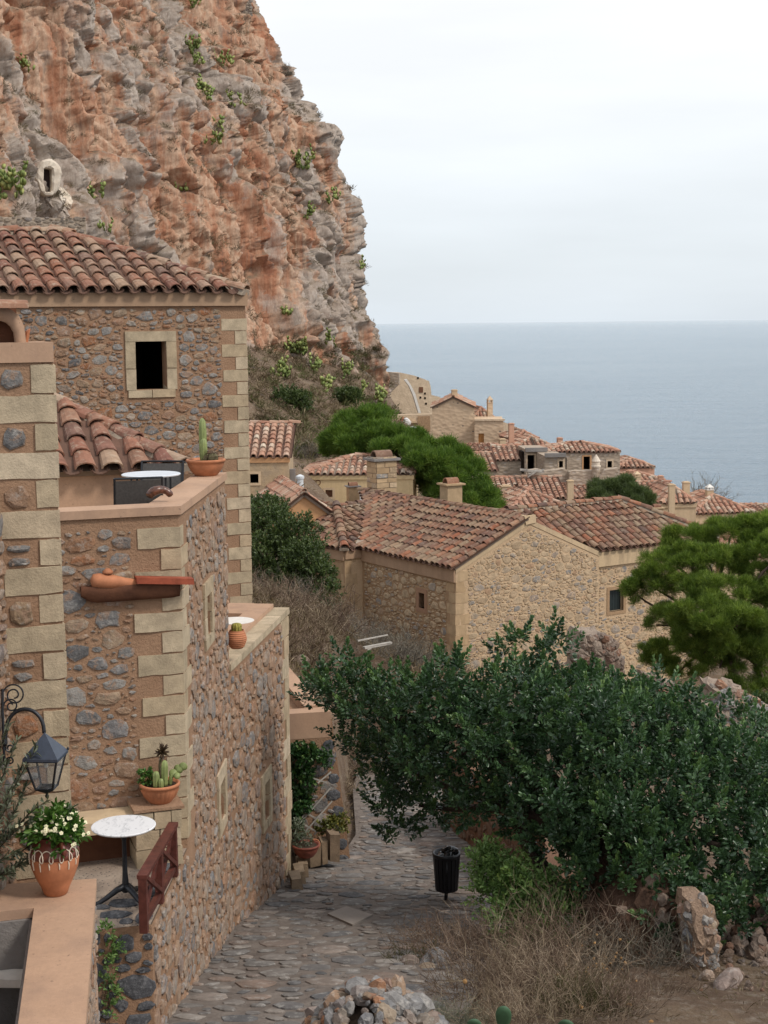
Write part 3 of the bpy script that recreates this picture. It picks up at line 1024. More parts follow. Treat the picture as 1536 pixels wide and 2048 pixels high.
def far_house(name, label, group, uL, uR, v, d, a, D, H, rise, kind, wall, z_drop=0.0, openings=(), front=True, ridge=True, fascia=None, near_tiles=None, vr=None, over=0.12):
    """front-left eave corner at photo pixel uL, v, distance d; the front reaches uR; D deep, walls H high"""
    O = at(uL, v, d)
    F = Face(O, hvec(a))
    W = F.px(uR, v)[0]
    ze = O[2]
    T = Thing(name, label, 'house', F.P(W / 2, ze - H, -D / 2), group)
    if vr is not None:
        rise = max(0.25, at((uL + uR) / 2, vr, d + (0 if kind == 'front' else D if kind == 'mono' else D / 2))[2] - ze)
    P = lambda x, y, z: F.P(x, z, -y)           # y counts backwards
    mb = MB()
    holes = []
    for op in openings:
        if op[5] == 'front':
            holes.append(F.rect(op[0], op[2], op[1], op[3]))
    apex = (W / 2, ze + rise) if kind == 'front' else None
    wall_face(mb, F, 0, W, ze - H, ze, holes, 0.3, 0, apex)
    # sides and back
    mb.quad(P(W, 0, ze - H), P(W, D, ze - H), P(W, D, ze), P(W, 0, ze))
    mb.quad(P(0, D, ze - H), P(0, 0, ze - H), P(0, 0, ze), P(0, D, ze))
    mb.quad(P(W, D, ze - H), P(0, D, ze - H), P(0, D, ze), P(W, D, ze))
    if kind == 'front':
        mb.poly([P(W, D, ze), P(0, D, ze), P(W / 2, D, ze + rise)])
    if kind == 'side':
        mb.poly([P(W, 0, ze), P(W, D, ze), P(W, D / 2, ze + rise)])
        mb.poly([P(0, D, ze), P(0, 0, ze), P(0, D / 2, ze + rise)])
    if kind == 'mono':
        mb.poly([P(W, 0, ze), P(W, D, ze), P(W, D, ze + rise)])
        mb.poly([P(0, D, ze), P(0, 0, ze), P(0, D, ze + rise)])
        mb.quad(P(W, D, ze), P(0, D, ze), P(0, D, ze + rise), P(W, D, ze + rise))
    if kind == 'flat':
        mb.quad(P(0, 0, ze), P(W, 0, ze), P(W, D, ze), P(0, D, ze))
    wl_ = T.part('wall', mb, wall)
    i = 0
    for op in openings:
        if op[5] != 'front':
            continue
        h = holes[i]
        i += 1
        nm = {'door': 'door', 'shutter': 'shutter', 'window': 'window', 'dark': 'window'}[op[4]]
        if op[4] == 'dark':
            fr = MB()
            w_ = 0.1
            for (xa, xb, za, zb) in ((h[0] - w_, h[1] + w_, h[3], h[3] + w_), (h[0] - w_, h[0], h[2], h[3]), (h[1], h[1] + w_, h[2], h[3]), (h[0] - w_, h[1] + w_, h[2] - w_, h[2])):
                fr.prism([F.P(xa, za, -0.1), F.P(xb, za, -0.1), F.P(xb, zb, -0.1), F.P(xa, zb, -0.1)], F.n * 0.13)
            wd = T.part('window', fr, op[6] if len(op) > 6 else MAT['quoin_tan'])
            room(T, F, h, 1.5, MAT['dark_opening'], wd, 0.3)
        elif op[4] == 'door':
            panel(T, 'door', F, h, MAT['door_wood'], None, 0.12, 3)
        elif op[4] == 'window':
            panel(T, 'window', F, h, MAT['brown_wood'], None, 0.12, 2)
        else:
            panel(T, 'shutter', F, h, MAT['shutter'], None, 0.05, 4)
    ms = near_tiles or S_TILE_FAR
    n1 = F.n
    E = lambda x, y, z=0.0: P(x, y, ze + z + 0.04)
    if kind == 'hip':
        r = min(D, W) / 2
        sl = math.hypot(r, rise)
        sf = unit(-n1 * r + Z * rise)
        top = [(W - r, sl), (r, sl)] if W > D + 0.2 else [(W / 2, sl)]
        far_tiles(T, E(0, 0), F.ex, sf, [(0, 0), (W, 0)] + top, ms)
        sr = unit(-F.ex * r + Z * rise)
        far_tiles(T, E(W, 0), -n1, sr, [(0, 0), (D, 0), (D / 2, sl)] if D <= W + 0.2 else [(0, 0), (D, 0), (D - r, sl), (r, sl)], ms)
        sL = unit(F.ex * r + Z * rise)
        far_tiles(T, E(0, D), n1, sL, [(0, 0), (D, 0), (D / 2, sl)] if D <= W + 0.2 else [(0, 0), (D, 0), (D - r, sl), (r, sl)], ms)
        sb = unit(n1 * r + Z * rise)
        far_tiles(T, E(W, D), -F.ex, sb, [(0, 0), (W, 0)] + top, ms)
        if ridge:
            if D <= W + 0.2:
                RA, RB = E(r, D / 2, rise), E(W - r, D / 2, rise)
            else:
                RA, RB = E(W / 2, r, rise), E(W / 2, D - r, rise)
            for A, B in ((E(0, 0), RA), (E(W, 0), RB if D <= W + 0.2 else RA), (E(W, D), RB), (E(0, D), RA if D <= W + 0.2 else RB)):
                ridge_row(T, A, B, ms, None, 0, 0.42, True, 1.2, 0.06)
            if np.linalg.norm(RA - RB) > 0.6:
                ridge_row(T, RA, RB, ms, None, 0, 0.42, True, 1.2, 0.06)
    elif kind == 'side':
        r = D / 2
        sl = math.hypot(r, rise)
        far_tiles(T, E(-0.1, 0), F.ex, unit(-n1 * r + Z * rise), [(0, 0), (W + 0.2, 0), (W + 0.2, sl), (0, sl)], ms)
        far_tiles(T, E(W + 0.1, D), -F.ex, unit(n1 * r + Z * rise), [(0, 0), (W + 0.2, 0), (W + 0.2, sl), (0, sl)], ms)
        if ridge:
            ridge_row(T, E(-0.1, r, rise), E(W + 0.1, r, rise), ms, None, 0, 0.42, True, 1.2, 0.05)
    elif kind == 'front':
        r = W / 2
        sl = math.hypot(r, rise)
        far_tiles(T, E(W, -0.1), -n1, unit(-F.ex * r + Z * rise), [(0, 0), (D + 0.2, 0), (D + 0.2, sl), (0, sl)], ms)
        far_tiles(T, E(0, D + 0.1), n1, unit(F.ex * r + Z * rise), [(0, 0), (D + 0.2, 0), (D + 0.2, sl), (0, sl)], ms)
        if ridge:
            ridge_row(T, E(r, -0.1, rise), E(r, D, rise), ms, None, 0, 0.42, True, 1.2, 0.05)
    elif kind == 'mono':
        sl = math.hypot(D, rise)
        far_tiles(T, E(-0.05, 0), F.ex, unit(-n1 * D + Z * rise), [(0, 0), (W + 0.1, 0), (W + 0.1, sl), (0, sl)], ms)
        if ridge:
            ridge_row(T, E(-0.05, D, rise), E(W + 0.05, D, rise), ms, None, 0, 0.42, True, 1.2, 0.05)
    if fascia:
        mbf = MB()
        x0, x1, z0, z1 = -0.05, W + 0.05, ze - 0.22, ze - 0.0
        mbf.prism([F.P(x0, z0, 0.003), F.P(x1, z0, 0.003), F.P(x1, z1, 0.003), F.P(x0, z1, 0.003)], F.n * 0.06)
        T.part('cornice', mbf, fascia)
    T.F, T.W, T.ze, T.wall, T.Pb = F, W, ze, wl_, P
    return T

def chimney(T, u, v_top, v_base, wpx, d, mat, style='slab', a=20, ratio=1.0, base_extra=0.6, tile=None, cap_mat=None, hcap=None):
    """shaft seen at photo u, between v_top and v_base; a part of the house T"""
    w = wpx * d / FPX
    top, bot = at(u, v_top, d), at(u, v_base, d)
    zt, zb = top[2], bot[2] - base_extra
    c = np.array([bot[0], bot[1] + w / 2, 0])
    ax, ay = hvec(a) * w / 2, hvec(a + 90) * w / 2 * ratio
    H = zt - zb
    cap_mat = cap_mat or mat
    capH = {'slab': 0.22 * w, 'tile': 0.46 * w, 'pyramid': 0.95 * w, 'lantern': 1.5 * w}[style] if hcap is None else hcap
    zs = zt - capH
    mb = MB()
    mb.box(c + Z * ((zs + zb) / 2), ax, ay, Z * (zs - zb) / 2, 0.01)
    ch = T.part('chimney', mb, mat)
    cp = MB()
    if style == 'slab':
        cp.box(c + Z * (zs + capH * 0.3), ax * 1.18, ay * 1.18, Z * capH * 0.28)
        cp.box(c + Z * (zs + capH * 0.8), ax * 0.8, ay * 0.8, Z * capH * 0.22)
    elif style == 'tile':
        cp.box(c + Z * (zs + 0.05 * w), ax * 1.3, ay * 1.3, Z * 0.05 * w)
    elif style == 'pyramid':
        cp.box(c + Z * (zs + 0.04 * w), ax * 1.2, ay * 1.2, Z * 0.04 * w)
        for i in (-0.85, 0.0, 0.85):
            for j in (-0.85, 0.85):
                cp.box(c + ax * i + ay * j + Z * (zs + 0.25 * w), ax * 0.16, ay * 0.16, Z * 0.17 * w)
        p0 = [c + ax * i * 1.15 + ay * j * 1.15 + Z * (zs + 0.42 * w) for i, j in ((-1, -1), (1, -1), (1, 1), (-1, 1))]
        ap = c + Z * (zs + 0.95 * w)
        cp.add(p0 + [ap], [(3, 2, 1, 0), (0, 1, 4), (1, 2, 4), (2, 3, 4), (3, 0, 4)])
    elif style == 'lantern':
        cp.box(c + Z * (zs + 0.05 * w), ax * 1.15, ay * 1.15, Z * 0.05 * w)
        for i, j in ((-0.8, -0.8), (0.8, -0.8), (0.8, 0.8), (-0.8, 0.8), (0, -0.8), (0.8, 0)):
            cp.box(c + ax * i + ay * j + Z * (zs + 0.35 * w), ax * 0.2, ay * 0.2, Z * 0.25 * w)
        p0 = [c + ax * i * 1.2 + ay * j * 1.2 + Z * (zs + 0.6 * w) for i, j in ((-1, -1), (1, -1), (1, 1), (-1, 1))]
        ap = c + Z * (zs + 1.5 * w)
        cp.add(p0 + [ap], [(3, 2, 1, 0), (0, 1, 4), (1, 2, 4), (2, 3, 4), (3, 0, 4)])
    T.part('chimney_cap', cp, cap_mat, ch)
    if style == 'tile':      # a barrel of tiles bridging the flue
        tb = MB()
        L = w * 0.95
        V, F = [], []
        for y in (-L / 2, L / 2):
            for rr in (1.0, 0.82):
                for k in range(8):
                    t_ = math.pi * k / 7
                    V.append(c + hvec(a + 90) * (w * 0.30 * rr * math.cos(t_)) + hvec(a) * y * 0.85 + Z * (zs + 0.1 * w + w * 0.34 * rr * math.sin(t_)))
        for k in range(7):
            F += [(k, k + 1, 17 + k, 16 + k), (8 + k + 1, 8 + k, 24 + k, 25 + k), (k + 1, k, 8 + k, 9 + k), (16 + k, 17 + k, 25 + k, 24 + k)]
        tb.add(V, F)
        T.part('cowl_tile', tb, tile or MAT['tile_old'], ch)
    return ch
# ------------------------------------------------------------------ sea
t = NT('sea_water')
wv = t.noise(0.30, 6, 0.7, t.mapped((0.45, 1.0, 1.0), (0, 0, 0.5)))
wv2 = t.noise(0.03, 4, 0.6, t.mapped((0.4, 1.0, 1.0), (0, 0, 0.3)))
big_ = t.noise(0.004, 4, 0.6, t.mapped((0.35, 1.0, 1.0)))
cc = t.mix(t.rng(big_, 0.35, 0.7), (0.145, 0.225, 0.295), (0.19, 0.27, 0.335))
foam = t.rng(t.noise(0.16, 6, 0.7, t.mapped((0.35, 1.0, 1.0))), 0.70, 0.76, 0, 0.6)
cc = t.mix(foam, cc, (0.5, 0.53, 0.55))
t.bump(t.math('ADD', wv, t.math('MULTIPLY', wv2, 2.0)), 1.0, 4.0)
t.b.inputs['IOR'].default_value = 1.33
MAT['sea'] = t.fin(cc, 0.10, 0.5)
SEA_Z = -60.0
mb = MB()
mb.quad((-30000, -2000, SEA_Z), (40000, -2000, SEA_Z), (40000, 70000, SEA_Z), (-30000, 70000, SEA_Z))
Struct('sea', mesh_from('sea', mb, MAT['sea']))

# ------------------------------------------------------------------ terrain
def zs(Y):
    return np.interp(Y, [0, 8, 14.3, 20.2, 24.6, 30, 40, 50], [-3.6, -5.3, -6.7, -8.0, -8.75, -9.5, -11.0, -12.9])

pts = []
for Y in (4, 8, 11, 14.3, 17, 20.2, 22.5):
    for X in (-6, -2.0, 1.0, 4.0, 8.0, 14.0):
        pts.append((X, Y, float(zs(Y)) - 0.03 * max(0, X - 3)))
for Y in (24.6, 27, 30):
    for X in (0.2, 1.0, 2.2):
        pts.append((X, Y, float(zs(Y))))
for (u, v, d) in [(520, 1225, 38), (600, 1235, 37), (680, 1265, 37), (745, 1310, 37), (800, 1345, 38), (560, 1190, 42), (520, 1100, 52), (640, 1180, 48),
                  (620, 1330, 30), (600, 1395, 27), (760, 1335, 52), (830, 1372, 51), (905, 1405, 49), (715, 1310, 55), (690, 1300, 54), (690, 1330, 31), (560, 1420, 26.5), (640, 1420, 27.5),
                  (850, 1390, 46), (920, 1420, 48), (1100, 1440, 50), (1230, 1450, 50), (1200, 1380, 38), (1350, 1400, 40), (1440, 1440, 38),
                  (1536, 1440, 42), (1400, 1400, 48), (1560, 1300, 60), (1420, 1480, 30), (1536, 1500, 30), (1480, 1800, 21.5), (1560, 1700, 24),
                  (1250, 1640, 26), (1350, 1650, 26), (1000, 1480, 33),
                  (600, 1010, 66), (560, 980, 72), (590, 930, 80), (640, 1010, 76), (600, 880, 98), (650, 850, 112), (720, 835, 125), (790, 850, 128), (700, 905, 100),
                  (560, 830, 110), (620, 785, 130), (700, 765, 148), (770, 787, 158), (820, 842, 150), (490, 870, 106), (400, 780, 106), (250, 760, 100), (0, 740, 92), (-150, 720, 84),
                  (870, 1020, 82), (950, 935, 128), (1000, 940, 128), (900, 925, 126), (930, 930, 118), (1100, 1040, 80), (1200, 1040, 82), (1050, 985, 100), (1200, 985, 105),
                  (1300, 1060, 84), (1450, 1045, 92), (1560, 1050, 90), (1300, 990, 112), (1250, 965, 120), (1600, 1040, 130)]:
    p = at(u, v, d)
    if u > 1030 and d > 75 or (u > 860 and 75 < d < 110):
        p[2] -= 5.0
    pts.append(tuple(p))
for (x, y, z) in [(-20, 30, -6.5), (-20, 50, -6), (-12, 40, -6.5), (-9, 60, -8), (-30, 70, -3), (-40, 90, 2), (60, 60, -32), (60, 110, -44), (40, 150, -52), (20, 200, -60), (-5, 215, -58),
                  (80, 30, -40), (40, 20, -16), (30, 10, -10), (-20, 10, -4), (90, 150, -75), (30, 235, -75), (-40, 240, -60), (28, 40, -17), (45, 85, -30), (15, 165, -40), (-40, 150, 0), (45, 115, -42), (32, 105, -32), (26, 130, -40), (60, 135, -60), (38, 92, -30), (12, 140, -30)]:
    pts.append((x, y, z))
PT = np.array(pts, float)
def _tps(r2):
    return np.where(r2 > 1e-9, 0.5 * r2 * np.log(np.maximum(r2, 1e-9)), 0.0)
_n = len(PT)
_r2 = ((PT[:, None, :2] - PT[None, :, :2]) ** 2).sum(-1)
_A = np.zeros((_n + 3, _n + 3))
_A[:_n, :_n] = _tps(_r2) + np.eye(_n) * 1.5
_A[:_n, _n] = 1
_A[:_n, _n + 1:] = PT[:, :2]
_A[_n:, :_n] = _A[:_n, _n:].T
_w = np.linalg.solve(_A, np.concatenate([PT[:, 2], np.zeros(3)]))
STREET_L = lambda Y: np.interp(Y, [8, 13.1, 15.0, 18.4, 22.2, 23.6, 25.5, 30, 36], [-2.35, -2.25, -2.15, -2.0, -1.5, -0.75, -0.55, -0.7, -0.6])
STREET_R = lambda Y: np.interp(Y, [8, 13.5, 16.8, 19.7, 22, 25.5, 30, 36], [0.6, 0.7, 1.3, 1.9, 2.3, 1.4, 1.2, 1.6])
def tz(X, Y):
    X, Y = np.atleast_1d(np.asarray(X, float)), np.atleast_1d(np.asarray(Y, float))
    out = np.zeros(len(X))
    for i in range(0, len(X), 20000):
        r2 = (X[i:i + 20000, None] - PT[None, :, 0]) ** 2 + (Y[i:i + 20000, None] - PT[None, :, 1]) ** 2
        out[i:i + 20000] = _tps(r2) @ _w[:_n] + _w[_n] + _w[_n + 1] * X[i:i + 20000] + _w[_n + 2] * Y[i:i + 20000]
    near = Y < 24
    out = np.where(near, np.minimum(out, zs(Y) + 0.5), out)
    m = (Y > 6) & (Y < 35) & (X > STREET_L(Y) - 0.5) & (X < STREET_R(Y) + 0.3)
    out = np.where(m, np.minimum(out, zs(Y) - 0.12), out)
    # cut for the low wall beside the street
    return out
xs_ = np.concatenate([np.arange(-70, -14, 2.0), np.arange(-14, 22, 0.4), np.arange(22, 95, 2.0)])
ys_ = np.concatenate([np.arange(3, 56, 0.4), np.arange(56, 130, 1.2), np.arange(130, 262, 3.0)])
XX, YY = np.meshgrid(xs_, ys_)
PX = np.stack([XX.ravel(), YY.ravel(), np.zeros(XX.size)], 1)
ZZ = tz(PX[:, 0], PX[:, 1])
far_w = np.clip((PX[:, 1] - 45) / 40, 0, 1)
ZZ = ZZ + fbm(PX / 2.2, 3, 4) * (0.06 + 0.35 * far_w) + fbm(PX / 0.7, 5, 3) * 0.04 + fbm(PX / 7, 9, 3) * 0.8 * far_w
V = np.stack([PX[:, 0], PX[:, 1], ZZ], 1)
nx_, ny_ = len(xs_), len(ys_)
idx = np.arange(nx_ * ny_).reshape(ny_, nx_)
Fq = np.stack([idx[:-1, :-1], idx[:-1, 1:], idx[1:, 1:], idx[1:, :-1]], -1).reshape(-1, 4)
t = NT('hillside_soil')
n1 = t.noise(0.7, 7, 0.65)
n2 = t.noise(6, 6, 0.7)
c = t.ramp(n1, [(0.3, (0.09, 0.058, 0.04)), (0.45, (0.145, 0.10, 0.07)), (0.56, (0.19, 0.135, 0.09)), (0.68, (0.145, 0.12, 0.098))])
c = t.mix(t.rng(n2, 0.5, 0.7, 0, 0.7), c, (0.30, 0.255, 0.205))
c = t.mix(t.rng(t.noise(14, 5, 0.7), 0.52, 0.68, 0, 0.7), c, (0.11, 0.08, 0.055))
t.bump(t.noise(9, 7, 0.75), 0.9, 0.08)
MAT['ground'] = t.fin(c, 0.95, 0.1)
ground = Struct('ground', mesh_np('ground', V, Fq, MAT['ground'], smooth=True))
TERR = (V, Fq)

# ------------------------------------------------------------------ the cliff
SIL = [(-250, 395), (-100, 440), (-20, 500), (0, 512), (30, 522), (60, 540), (110, 556), (125, 580), (150, 592), (185, 600), (215, 632), (245, 650), (250, 672), (275, 680), (300, 677), (350, 688), (385, 700),
       (410, 720), (450, 732), (490, 734), (512, 722), (560, 730), (620, 736), (650, 752), (700, 767), (750, 782), (830, 785), (950, 765), (1100, 760)]
tabB, tabA = [], []
for v, u in SIL:
    z0 = at(u, v, 165)[2]
    tabB.append(at(u, v, 160 + 0.20 * (z0 + 10)))
    z1 = at(-260, v, 100)[2]
    tabA.append(at(-260, v, 84 + 0.55 * (z1 + 10)))
tabB, tabA = np.array(tabB)[::-1], np.array(tabA)[::-1]
NZ, NS = 520, 560
zc = np.linspace(-19, 44, NZ)
BX, BY = np.interp(zc, tabB[:, 2], tabB[:, 0]), np.interp(zc, tabB[:, 2], tabB[:, 1])
AX, AY = np.interp(zc, tabA[:, 2], tabA[:, 0]), np.interp(zc, tabA[:, 2], tabA[:, 1])
BX = BX - 1.0
sv = np.linspace(0, 1.34, NS)
P = np.zeros((NZ, NS, 3))
Nn = np.zeros((NZ, NS, 3))
Lab = np.hypot(BX - AX, BY - AY)
TX, TY = (BX - AX) / Lab, (BY - AY) / Lab
Rr = 11.0
for j, s_ in enumerate(sv):
    if s_ <= 1:
        # a shallow bay in the face
        bay = -3.0 * math.sin(math.pi * min(1, s_ / 0.95)) ** 2
        P[:, j, 0] = AX + (BX - AX) * s_ + TY * bay
        P[:, j, 1] = AY + (BY - AY) * s_ - TX * bay
        Nn[:, j, 0], Nn[:, j, 1] = TY, -TX
    else:
        th = min((s_ - 1) * Lab.mean() / Rr, R(120))
        ext = max(0, (s_ - 1) * Lab.mean() - Rr * R(120))
        cx, cy = BX - TY * Rr, BY + TX * Rr
        c_, s2 = math.cos(th), math.sin(th)
        nx2, ny2 = TY * c_ + TX * s2, -TX * c_ + TY * s2
        P[:, j, 0] = cx + nx2 * Rr - ny2 * ext
        P[:, j, 1] = cy + ny2 * Rr + nx2 * ext
        Nn[:, j, 0], Nn[:, j, 1] = nx2, ny2
    P[:, j, 2] = zc
Nn[:, :, 2] = 0.12
Pf = P.reshape(-1, 3)
Nf = Nn.reshape(-1, 3)
zcl = Pf[:, 2]
warp = np.stack([fbm(Pf / 4.0, 21, 3), fbm(Pf / 4.0, 31, 3), fbm(Pf / 4.0, 41, 3)], 1)
Q = Pf + warp * np.array([0.75, 0.75, 0.45])
Q[:, 2] += (Pf[:, 0] * 0.45)                       # dipping strata
sgrid = np.tile(sv, NZ)
smooth_z = np.exp(-((sgrid - 0.70) / 0.11) ** 2) * np.clip((24 - zcl) / 8, 0, 1) * 0.85
smooth_z = np.maximum(smooth_z, np.clip(vnoise(Pf / np.array([6, 6, 26.0]), 161) * 2.2 - 0.1, 0, 0.8))     # the smooth fluted orange face
d = 1.3 * fbm(Pf / np.array([12, 12, 19]), 51, 3)
but = 1 - np.abs(vnoise(Q / np.array([4.2, 4.2, 22.0]), 61)) * 2
but2 = 1 - np.abs(vnoise(Q / np.array([1.5, 1.5, 11.0]), 63)) * 2
but3 = 1 - np.abs(vnoise(Q / np.array([0.75, 0.75, 7.0]), 64)) * 2
d += 1.5 * but + 0.95 * but2 * (0.7 + 0.5 * smooth_z) + 0.32 * but3
w1, w1b, id1 = worley(Q / np.array([2.3, 2.3, 6.6]), 71)
w2, w2b, id2 = worley(Q / np.array([0.95, 0.95, 2.5]), 81)
w3, w3b, id3 = worley(Q / np.array([0.42, 0.42, 0.9]), 85)
w4, w4b, id4 = worley(Q / np.array([4.2, 4.2, 15.0]), 87)
blk_ = 1 - 0.75 * smooth_z
bl_ = 1.3 * (0.5 - w1) + 0.75 * (id1 - 0.5) + 0.45 * (0.5 - w2) + 0.30 * (id2 - 0.5) + 0.10 * (0.5 - w3)
c1_ = np.clip(0.13 - (w1b - w1), 0, 0.13) / 0.13
c2_ = np.clip(0.10 - (w2b - w2), 0, 0.10) / 0.10
c4_ = np.clip(0.09 - (w4b - w4), 0, 0.09) / 0.09
d += 1.5 * (id4 - 0.5) - 0.9 * c4_
d += blk_ * (bl_ - 0.75 * c1_ - 0.35 * c2_)
ledge = np.clip(vnoise(np.stack([Q[:, 0] / 9, Q[:, 1] / 9, Q[:, 2] / 2.6], 1), 66), 0, 1)
d += 0.2 * ledge * blk_
d += 0.09 * fbm(Pf / 0.35, 91, 2)
CV = Pf + Nf * d[:, None]
# keep the skyline of the rock where it stands: shift each layer so that its outermost point lies on the surveyed outline
G3 = CV.reshape(NZ, NS, 3)
dp = G3 @ CF
uu = 768 + FPX * (G3 @ CR) / dp
jb = uu[:, NS // 2:].argmax(1) + NS // 2
rr_i = np.arange(NZ)
umx, dmx = uu[rr_i, jb], dp[rr_i, jb]
vmx = 1024 - FPX * (G3[rr_i, jb] @ CU) / dmx
utg = np.interp(vmx, [q[0] for q in SIL], [q[1] for q in SIL])
ker = np.exp(-0.5 * (np.arange(-36, 37) / 14.0) ** 2)
ker /= ker.sum()
shift = np.convolve(np.pad((utg - umx) * dmx / FPX, 36, 'edge'), ker, 'valid')
G3[:, :, 0] += shift[:, None] * np.clip((sv - 0.45) / 0.5, 0, 1)[None, :]
CV = G3.reshape(-1, 3)
idc = np.arange(NZ * NS).reshape(NZ, NS)
CFc = np.stack([idc[:-1, :-1], idc[:-1, 1:], idc[1:, 1:], idc[1:, :-1]], -1).reshape(-1, 4)
# weathering: grey on what stands proud and is washed by rain, rust where it is sheltered
tone = 0.52 + 0.40 * fbm(Pf / np.array([6, 6, 12]), 141, 4) + 0.25 * (id4 - 0.5) + 0.32 * bl_ * blk_ + 0.16 * (id2 - 0.5) + 0.10 * but - 0.42 * smooth_z + 0.22 * np.clip((sgrid - 0.88) / 0.12, 0, 1) + 0.06 * np.clip((0.3 - sgrid) / 0.3, 0, 1)
tone = np.clip(tone, 0.01, 0.99)
t = NT('cliff_rock')
geo = t.n.new('ShaderNodeNewGeometry')
sepn = t.n.new('ShaderNodeSeparateXYZ')
t.l.new(geo.outputs['Normal'], sepn.inputs[0])
strk = t.noise(0.6, 6, 0.62, t.mapped((1.0, 1.0, 0.08)), 0.2)
mid = t.noise(0.8, 6, 0.65, t.mapped((1, 1, 0.4)), 0.3)
fine = t.noise(3.0, 7, 0.72)
orange = t.ramp(strk, [(0.26, (0.26, 0.11, 0.068)), (0.38, (0.39, 0.18, 0.105)), (0.47, (0.47, 0.26, 0.165)), (0.56, (0.57, 0.40, 0.285)), (0.70, (0.39, 0.185, 0.11))])
grey = t.ramp(mid, [(0.3, (0.31, 0.245, 0.20)), (0.48, (0.43, 0.36, 0.305)), (0.62, (0.50, 0.43, 0.37)), (0.75, (0.37, 0.27, 0.205))])
f = t.math('ADD', t.tint(), t.math('MULTIPLY', t.math('SUBTRACT', mid, 0.5), 0.7))
c = t.mix(t.rng(f, 0.40, 0.66), orange, grey)
c = t.mix(t.rng(fine, 0.36, 0.60), t.mix(1.0, c, (0.78, 0.75, 0.73), 'MULTIPLY'), c)
c = t.mix(t.math('MULTIPLY', t.rng(sepn.outputs['Z'], 0.35, 0.8), t.rng(mid, 0.4, 0.6)), c, (0.20, 0.15, 0.105))
dk = t.noise(0.9, 5, 0.6, t.mapped((1.2, 1.2, 0.05)), 0.2)
c = t.mix(t.rng(dk, 0.58, 0.68, 0, 0.55), c, (0.17, 0.135, 0.115))
hb = t.math('ADD', t.noise(2.0, 8, 0.7, t.mapped((1, 1, 0.35))), t.math('MULTIPLY', t.voronoi(2.2, 'F1', t.mapped((1, 1, 0.45))), 0.35))
t.bump(hb, 0.8, 0.2)
MAT['cliff'] = t.fin(c, 0.95, 0.15)
cliff = Struct('cliff', mesh_np('cliff', CV, CFc, MAT['cliff'], tone[CFc[:, 0]]))
BVH_C = BVHTree.FromPolygons([Vector(p) for p in CV[::1].tolist()], CFc.tolist())
BVH_G = BVHTree.FromPolygons([Vector(p) for p in V.tolist()], Fq.tolist())
def cast(u, v, which='both'):
    """where the view ray through a photo pixel meets the cliff or the ground: (point, normal)"""
    d = Vector(unit(ray(u, v)))
    best = None
    for b, nm in ((BVH_C, 'cliff'), (BVH_G, 'ground')):
        if which not in ('both', nm):
            continue
        h = b.ray_cast(Vector((0, 0, 0)), d)
        if h[0] is not None and (best is None or h[3] < best[2]):
            best = (np.array(h[0]), np.array(h[1]), h[3])
    return best

# ------------------------------------------------------------------ the street
rows = np.arange(9.0, 34.0, 0.35)
mbv, mbf = [], []
nc_ = 9
for i, Y in enumerate(rows):
    for k in range(nc_):
        X = STREET_L(Y) + (STREET_R(Y) - STREET_L(Y)) * k / (nc_ - 1)
        mbv.append((X, Y, float(zs(Y)) + 0.004 * math.sin(3.1 * X + Y) + U(-0.003, 0.003)))
for i in range(len(rows) - 1):
    for k in range(nc_ - 1):
        a = i * nc_ + k
        mbf.append((a, a + 1, a + nc_ + 1, a + nc_))
mb = MB()
mb.add(mbv, mbf)
t = NT('street_mortar')
c = t.mix(t.rng(t.noise(2.2, 6, 0.65), 0.35, 0.65), (0.145, 0.118, 0.10), (0.215, 0.182, 0.156))
c = t.mix(t.rng(t.noise(7, 6, 0.7), 0.5, 0.7, 0, 0.7), c, (0.10, 0.085, 0.075))
t.bump(t.math('ADD', t.noise(8, 7, 0.72), t.math('MULTIPLY', t.voronoi(5, 'F1'), 0.8)), 0.9, 0.04)
MAT['street'] = t.fin(c, 0.9, 0.2)
street = Struct('street', mesh_from('street', mb, MAT['street']))
MAT['cobble'] = m_rand('cobble_stone', [(0.0, (0.16, 0.15, 0.145)), (0.2, (0.22, 0.20, 0.182)), (0.38, (0.13, 0.128, 0.13)), (0.52, (0.29, 0.25, 0.215)), (0.66, (0.18, 0.165, 0.152)), (0.8, (0.26, 0.19, 0.15)), (0.9, (0.33, 0.295, 0.26)), (1.0, (0.16, 0.15, 0.145))], 5, 0.6, 0.8, 22, 0.02, (0.42, 0.40, 0.37))
S_COB = MSet('cobble', SR_FLAT, MAT['cobble'])
SLAB = [(655, 1830), (693, 1815), (745, 1832), (705, 1852)]
def in_street(X, Y):
    zz = zs(Y)
    dp_ = Y * CF[1] + zz * CF[2]
    uu_ = 768 + FPX * (X * CR[0] + Y * CR[1] + zz * CR[2]) / dp_
    vv_ = 1024 - FPX * (X * CU[0] + Y * CU[1] + zz * CU[2]) / dp_
    ok = (X > STREET_L(Y) + 0.05) & (X < STREET_R(Y) - 0.05)
    slab = np.ones_like(X, bool)
    for (a, b), (c_, d_) in zip(SLAB, SLAB[1:] + SLAB[:1]):
        slab &= (uu_ - a) * (d_ - b) - (vv_ - b) * (c_ - a) < 12 * math.hypot(c_ - a, d_ - b) * 0.3
    return ok & ~slab
Ms = []
